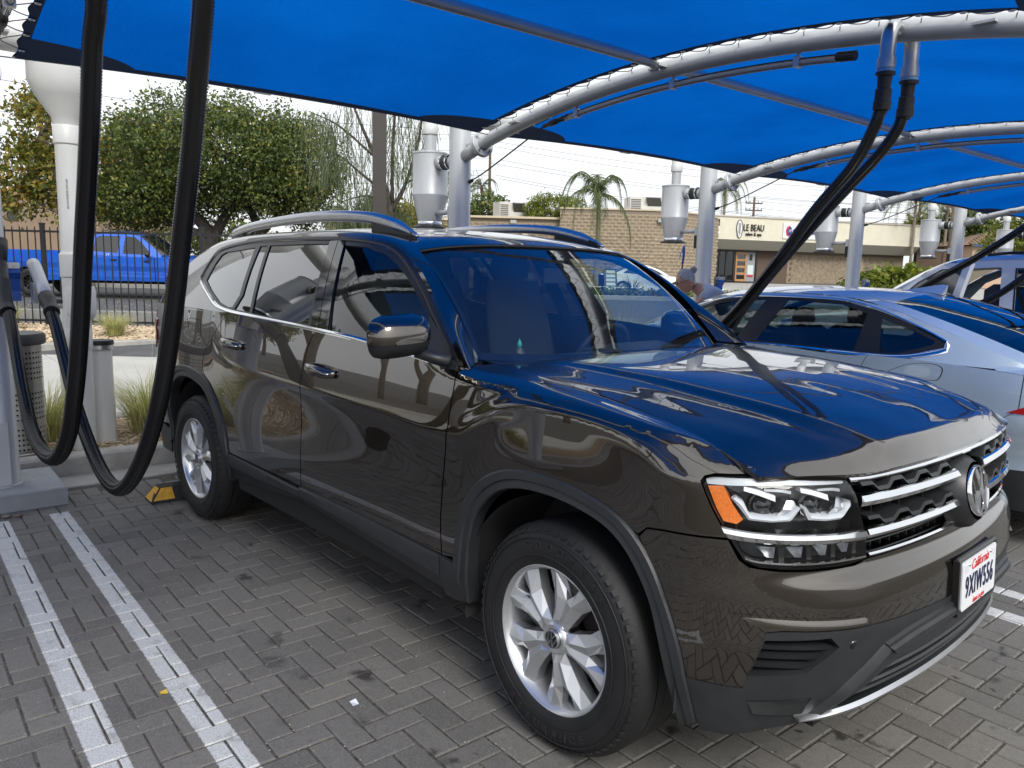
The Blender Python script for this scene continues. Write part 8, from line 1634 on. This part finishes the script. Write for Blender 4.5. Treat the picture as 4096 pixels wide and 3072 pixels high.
def hvac(label, r, d, z, w, h, dp, rot=.25):
    t = thing('rooftop_unit', label, 'air conditioner', street(r, d, z), STREET_ROT + rot); wm = mat('unit_white', (.52, .51, .48), .6, noise=.1, nscale=4); MB().box(0, w, 0, dp, 0, h, bev=.02).build('unit_casing', wm, t)
    for k in range(8): MB().box(w * .02, w * .30, -.012, .0, .08 + k * (h - .2) / 8, .08 + (k + .6) * (h - .2) / 8).build('louvre', mat('unit_louvre', (.10, .10, .10), .6), t)
    mb = MB(); mb.add([(w * .5, -.01, h * .45), (w * .9, -.01, h * .45), (w * .8, -.35, h * .9), (w * .4, -.35, h * .9)], [(0, 1, 2, 3)]); mb.add([(w * .44, -.36, h * .90), (w * .84, -.36, h * .90), (w * .84, 0, h * .98), (w * .44, 0, h * .98)], [(0, 1, 2, 3)]); mb.build('intake_hood', mat('unit_hood', (.05, .05, .05), .6), t); MB().box(w * .995, w * 1.01, dp * .1, dp * .9, h * .1, h * .85).build('side_grille', MATS['unit_louvre'], t); return t
hvac('grey white rooftop unit on the low block roof beside the bright bush', -1.05, 50.5, 4.6, 1.9, 1.12, 1.6, .3); hvac('rooftop unit with slanted dark hood above the curved block wall', 7.15, 50, 5.15, 2.3, 1.05, 1.6, .1)
sh = thing('shop_building', 'beige single storey shop row with black lettered signs beyond the lot', 'building', street(13.5, 55.5, 0), STREET_ROT + .322)
MB().box(-1.5, 19, .02, 9, 3.95, 5.52).build('fascia', BEIGE, sh); MB().box(-1.55, 19.05, -.05, 9.05, 5.521, 5.62, bev=.02).build('parapet_cap', mat('parapet_metal', (.42, .39, .34), .6), sh)
pf = MB(); pf.add([(-1.5, .02, 3.945), (19, .02, 3.945), (19, .75, 3.28), (-1.5, .75, 3.28), (19, 1.6, 3.28), (-1.5, 1.6, 3.28)], [(0, 3, 2, 1), (3, 5, 4, 2)]); pf.build('sloped_soffit', mat('shaded_soffit_stucco', (.42, .40, .33), .9), sh)  # the fascia's beige, with the slope's shade put into a greyer colour
MB().box(8, 19, 1.61, 9, .8, 3.9).box(-1.5, .6, 1.61, 9, .8, 3.9).box(.6, 8, 4.2, 9, .8, 3.9).build('inner_wall', mat('brown_wall', (.12, .085, .06), .9), sh); block_wall(sh, [(8.0, 1.55), (19, 1.55)], .9, 3.28, False, 0); block_wall(sh, [(-1.5, 1.55), (.75, 1.55)], .9, 3.28, False, 0)
for x0, x1 in ((.80, 1.10), (1.86, 1.98), (2.42, 2.56), (3.10, 3.24), (5.02, 5.14)): MB().box(x0, x1, 1.30, 1.42, .98, 3.28).build('window_frame', FRAMEB, sh)
MB().box(.80, 5.14, 1.30, 1.42, 3.12, 3.279).build('window_frame', FRAMEB, sh); MB().box(.80, 3.2, 1.30, 1.42, .98, 1.10).build('window_frame', FRAMEB, sh)
for x0, x1 in ((1.1, 1.86), (1.98, 2.42), (2.56, 3.10)): MB().box(x0, x1, 1.35, 1.36, 1.1, 3.12).build('window_pane', SHOPG, sh)
MB().box(5.14, 8.0, 1.56, 1.6, .9, 3.28).build('recess_wall', mat('brown_wall', (.12, .085, .06), .9), sh); MB().box(.6, 8, 1.7, 4.2, .95, 1.0).build('shop_floor', TRIMB, sh); MB().box(.7, 5, 3.9, 4.1, 1, 3.2).build('shop_back_wall', mat('shop_interior', (.18, .18, .17), .9), sh)
for x, z, w_, h_ in ((1.2, 1.15, .5, .5), (1.6, 1.2, .2, 1.2), (2.1, 1.15, .3, .9), (2.75, 1.12, .3, .45), (2.7, 1.8, .3, .6)): MB().box(x, x + w_, 1.9, 2.3, z, z + h_, bev=.02).build('shop_display', mat('pale_card', (.6, .68, .66), .6), sh)
WOODD = mat('oak_door_wood', (.42, .22, .09), .5, noise=.2, nscale=6); dd_ = link('door', None, sh)
for bx in ((3.26, 3.38, 1.0, 3.12), (4.06, 4.18, 1.0, 3.12)): MB().box(bx[0], bx[1], 1.27, 1.36, bx[2], bx[3], bev=.01).build('door_stile', WOODD, dd_)
for k in range(5): z = 1.0 + k * .49; MB().box(3.381, 4.059, 1.275, 1.355, z, z + .16).build('door_rail', WOODD, dd_)
MB().box(3.381, 4.059, 1.31, 1.315, 1.0, 3.12).build('door_glass', PRIVG, dd_)
MB().box(4.22, 4.98, 1.36, 1.40, 1.0, 3.12).build('side_panel', mat('grey_shop_panel', (.30, .31, .32), .8), sh); MB().box(4.48, 4.72, 1.335, 1.355, 2.55, 3.0).build('notice', SATIN, sh); MB().box(4.35, 4.85, 1.335, 1.355, 1.35, 2.2).build('notice', mat('pale_card', (.6, .68, .66), .6), sh); MB().box(4.35, 4.85, 1.32, 1.334, 1.35, 1.5).build('notice_stripe', mat('notice_red', (.5, .04, .05), .5), sh)
INK = mat('black_sign_letters', (.012, .012, .014), .4); FR = (R(90), 0, 0)
sg = thing('salon_sign', 'black LE BEAU salon and spa lettering with an oval plant emblem on the beige fascia', 'sign', street(13.5, 55.5, 0), STREET_ROT + .322)
text_mb('LE BEAU', .66, INK, 'sign_letters', sg, ext=.03, loc=(3.71, -.03, 4.80), rot=FR, scale=(.72, 1, 1)); text_mb('salon & spa', .34, INK, 'sign_letters', sg, ext=.03, loc=(3.71, -.03, 4.36), rot=FR, scale=(.82, 1, 1), spacing=1.05)
ov = [(2.53 + .25 * math.cos(t) * (1.0 if math.sin(t) > -.2 else .86), 4.70 + .63 * math.sin(t) - .03 * math.cos(t)) for t in np.linspace(0, 2 * PI, 28)[:-1]]; MB().prism(ov, -.03, .0, 'y').build('emblem_panel', mat('sign_white', (.70, .70, .70), .6), sg); MB().tube([(x, -.035, z) for x, z in ov + ov[:1]], .028, 6).build('emblem_outline', INK, sg)
mb = MB(); mb.tube([(2.50, -.045, 4.2), (2.52, -.045, 4.6), (2.56, -.045, 5.1)], .010, 5)
for k in range(16): z = 4.35 + k * .048; s_ = (-1)**k; mb.tube([(2.52 + (z - 4.6) * .08, -.045, z), (2.52 + s_ * .07, -.045, z + .05), (2.52 + s_ * .12, -.045, z + .03)], [.008, .016, .004], 5)
mb.build('emblem_plant', INK, sg)
s2 = thing('windows_shop_sign', 'white sign board with blue lettering and round red logo right of the salon sign', 'sign', street(13.5, 55.5, 0), STREET_ROT + .322); MB().box(6.2, 9.35, -.06, .0, 4.17, 5.27).build('sign_board', mat('sign_white', (.70, .70, .70), .6), s2); BLUI = mat('blue_sign_letters', (.015, .035, .22), .4); REDI = mat('red_sign_disc', (.55, .03, .04), .4)
text_mb('Quality Windows', .40, BLUI, 'sign_letters', s2, ext=.03, loc=(8.15, -.09, 4.68), rot=FR, scale=(.80, 1.1, 1), bold=.012); MB().lathe([(0, -.14), (.33, -.14), (.36, -.12), (.36, -.02)], 30, ax='y').xf(Matrix.Translation((6.66, -.0, 4.72)) @ Matrix.Diagonal((.62, 1, 1, 1))).build('logo_disc', REDI, s2, smooth=True, ang=40); MB().lathe([(0, -.16), (.29, -.16), (.29, -.14)], 30, ax='y').xf(Matrix.Translation((6.70, -.0, 4.72)) @ Matrix.Diagonal((.62, 1, 1, 1))).build('logo_face', BLUI, s2); text_mb('AW', .26, mat('sign_white', (.70, .70, .70), .6), 'logo_letters', s2, ext=.01, loc=(6.70, -.17, 4.72), rot=(R(90), R(-20), 0), scale=(.6, 1, 1))
bn_ = thing('phone_banner', 'small black and white banner with red phone number left of the salon sign', 'banner', street(13.5, 55.5, 0), STREET_ROT + .322); MB().box(-.35, .88, -.04, -.02, 4.85, 5.32).build('banner_top', INK, bn_); MB().box(-.35, .88, -.04, -.02, 4.30, 4.849).build('banner_bottom', mat('sign_white', (.70, .70, .70), .6), bn_); text_mb('LESSONS', .15, INK, 'banner_letters', bn_, ext=.004, loc=(.42, -.05, 4.72), rot=FR); text_mb('61-2342', .18, REDI, 'banner_letters', bn_, ext=.004, loc=(.40, -.05, 4.42), rot=FR, bold=.005)
MB().box(14.1, 15.0, 1.46, 1.50, 1.0, 3.0).build('side_door', mat('tan_door', (.36, .27, .15), .7), sh)
tb = thing('tan_building', 'plain tan stucco building behind the sycamore at far left', 'building', street(-36, 42, 0), STREET_ROT); MB().box(0, 13.9, 0, 10, .3, 4.95).build('wall', TANW, tb); MB().box(-.1, 14.0, -.1, 10.1, 4.951, 5.1).build('parapet_cap', TRIMB, tb); MB().box(9.0, 9.6, -.05, .0, 3.4, 4.3).build('wall_plaque', mat('dark_plaque', (.05, .05, .055), .5), tb)
th = thing('tiled_house', 'low house with brown tiled hip roof at the right edge', 'house', street(33.6, 58, 0), STREET_ROT); MB().box(0, 14, 0, 8, .8, 4.0).build('wall', mat('peach_stucco', (.55, .38, .27), .9), th); TILE = mat('brown_roof_tiles', (.16, .10, .07), .8, noise=.4, nscale=3, col2=(.30, .20, .15)); tl_ = MB().box(0, .28, 0, .45, 0, .05)
hr_ = MB(); hr_.add([(-.4, -.4, 4.05), (14.4, -.4, 4.05), (14.4, 8.4, 4.05), (-.4, 8.4, 4.05), (3.6, 4, 5.3), (10.4, 4, 5.3)], [(0, 1, 5, 4), (1, 2, 5), (2, 3, 4, 5), (3, 0, 4)]); rfo = hr_.build('roof', TILE, th); rw_ = MB()
for k in range(9):
    f = k / 9; z = 4.05 + f * 1.25; y = -.4 + f * 4.4; x0 = -.4 + 4.0 * f; x1 = 14.4 - 4.0 * f
    for i in range(int((x1 - x0) / .3)): rw_.tube([(x0 + .15 + i * .3, y, z + .05), (x0 + .15 + i * .3, y + .5, z + .19)], [.10, .085], 5)
tag(rw_.build('roof_tiles', TILE, rfo, smooth=True), kind='stuff')
MB().box(-.3, 14.3, -.42, -.30, 3.95, 4.08).build('gutter', mat('blue_gutter', (.03, .08, .25), .5), th)
# ---------------------------------------------------------------- poles and wires
WOODP = mat('weathered_pole_wood', (.10, .07, .05), .9, noise=.3, nscale=8); poles = []
def upole(label, r, d, h, arms, rot=0., rad=.15, z=1.0):
    t = thing('utility_pole', label, 'utility pole', street(r, d, z), STREET_ROT + rot); MB().tube([(0, 0, 0), (0, 0, h)], [rad, rad * .7], 12).build('pole_shaft', WOODP, t, smooth=True)
    for (zz, w) in arms:
        MB().box(-w, w, -.06, .06, zz - .06, zz + .06).build('cross_arm', WOODP, t)
        for s_ in (-.95, -.5, .5, .95): MB().lathe([(0, .22), (.05, .20), (.06, .1), (.03, .06), (.03, 0)], 8, o=(s_ * w, 0, zz + .05)).build('insulator', BOLT, t, smooth=True)
    return t
upole('tall wooden pole beside the small distant palm', -2.4, 70, 12.6, [(11.6, 1.1)]); upole('wooden pole with three short side arms above the shop roof', 23.9, 80, 8.2, [(6.9, .9), (7.6, .9)], .2); upole('wooden pole left of the shaggy palms at right', 34.5, 68, 8.5, [(7.2, 1.0), (8.0, 1.0)]); upole('thin leaning pole in front of the tiled roof at right', 39.0, 66, 7.8, [], rad=.12); upole('far pole with double cross arms near the right edge', 45.5, 75, 5.6, [(4.6, 1.2), (5.3, 1.2)]); upole('wooden pole rising behind the third separator at right', 31.0, 56.5, 7.0, [(5.6, .5)], rad=.11)
WIRE = mat('black_wire', (.02, .02, .022), .6)
ORD = ('topmost', 'second', 'third', 'fourth', 'fifth', 'sixth', 'lowest')
def wire(a, b, sag, label='thin overhead wire crossing the sky', r=.014):
    A, B2 = street(*a), street(*b); P = [A.lerp(B2, t) - Vector((0, 0, sag * 4 * t * (1 - t))) for t in np.linspace(0, 1, 14)]; w = MB().tube([tuple(q - A) for q in P], r, 5).build('overhead_wire', WIRE); w.location = A; tag(w, label, 'wire', 'overhead wires')
for i, (z, dz) in enumerate(((12.5, -1.2), (12.0, -1.3), (10.9, -1.5), (10.6, -1.0), (9.6, -1.7), (9.3, -1.2))): wire((-2.4 + .4 * (i % 3), 70, z), (42, 82, z + dz - .2 * i), .9, 'overhead wire from the tall pole to the right, %s of six' % ORD[i])
for i, z in enumerate((13.0, 12.6, 11.6, 10.9, 9.8, 9.4, 8.7)): wire((-2.4, 70 - .3 * i, z), (-46, 62, z + .5), .8, 'overhead wire from the tall pole to the left, %s of seven' % ORD[i])
for i, z in enumerate((8.9, 8.2, 7.4)): wire((23.9, 80, z), (52, 84, z - .4), .5, 'overhead wire right of the short arm pole, %s of three' % ORD[i]); wire((23.9, 80, z), (6, 90, z - 1.8 + .2 * i), .5, 'overhead wire left of the short arm pole, %s of three' % ORD[i])
for i in range(5): wire((26, 70, 7.0 + .5 * i), (60, 72, 7.6 + .45 * i), .6, 'overhead wire behind the palms at right, %s from below' % ORD[i])
wire((-18, 22, 6.9), (-3, 24, 5.6), .3, 'service wire over the big tree', r=.008)
# fallen leaves on the street and forecourt
mb = MB(); rg = random.Random(4)
for _ in range(420): r_, d_ = rg.uniform(-16, -3), rg.uniform(15.8, 22); P = street(r_, d_, gz(d_) + .012); s = rg.uniform(.03, .07); a = rg.uniform(0, 3); mb.add([(P.x - s * math.cos(a), P.y - s * math.sin(a), P.z), (P.x + s * .5 * math.sin(a), P.y - s * .5 * math.cos(a), P.z + .01), (P.x + s * math.cos(a), P.y + s * math.sin(a), P.z + .004), (P.x - s * .5 * math.sin(a), P.y + s * .5 * math.cos(a), P.z + .012)], [(0, 1, 2, 3)])
mb.build('fallen_leaves', mat('dry_leaf', (.45, .34, .18), .8), kind='stuff')
for i, (x, y, s, c, lb) in enumerate(((-3.57, -2.05, .03, (.20, .16, .13), 'small brown stone at the foot of the left post plinth'), (-3.55, -1.99, .024, (.16, .11, .09), 'reddish pebble beside the stone at the plinth'))):
    mb = MB().lathe([(0, -.5), (.6, -.35), (1, 0), (.7, .4), (0, .55)], 8); mb.v = [(q[0] * s * random.uniform(.8, 1.2), q[1] * s * .8, (q[2] + .45) * s * .6) for q in mb.v]; tag(mb.build('stone', mat('stone_%d' % i, c, .9), loc=site(x, y, 0), smooth=True), lb, 'stone')
yl = MB(); yl.add([(-.014, -.010, .001), (.012, -.014, .004), (.018, .010, .002), (-.010, .014, .006)], [(0, 1, 2, 3)]); tag(yl.build('yellow_leaf', mat('yellow_leaf', (.60, .40, .05), .6), loc=site(-1.02, -1.86, .001)), 'tiny yellow leaf lying on the pavers between the two lines', 'leaf'); pp = MB(); pp.add([(-.022, -.006, .001), (.02, -.016, .006), (.016, .010, .003), (-.012, .014, .010)], [(0, 1, 2, 3)]); tag(pp.build('paper_scrap', mat('white_paper', (.7, .72, .75), .6), loc=site(-.55, -1.35, .001)), 'white paper scrap on the pavers left of the front wheel', 'paper scrap')
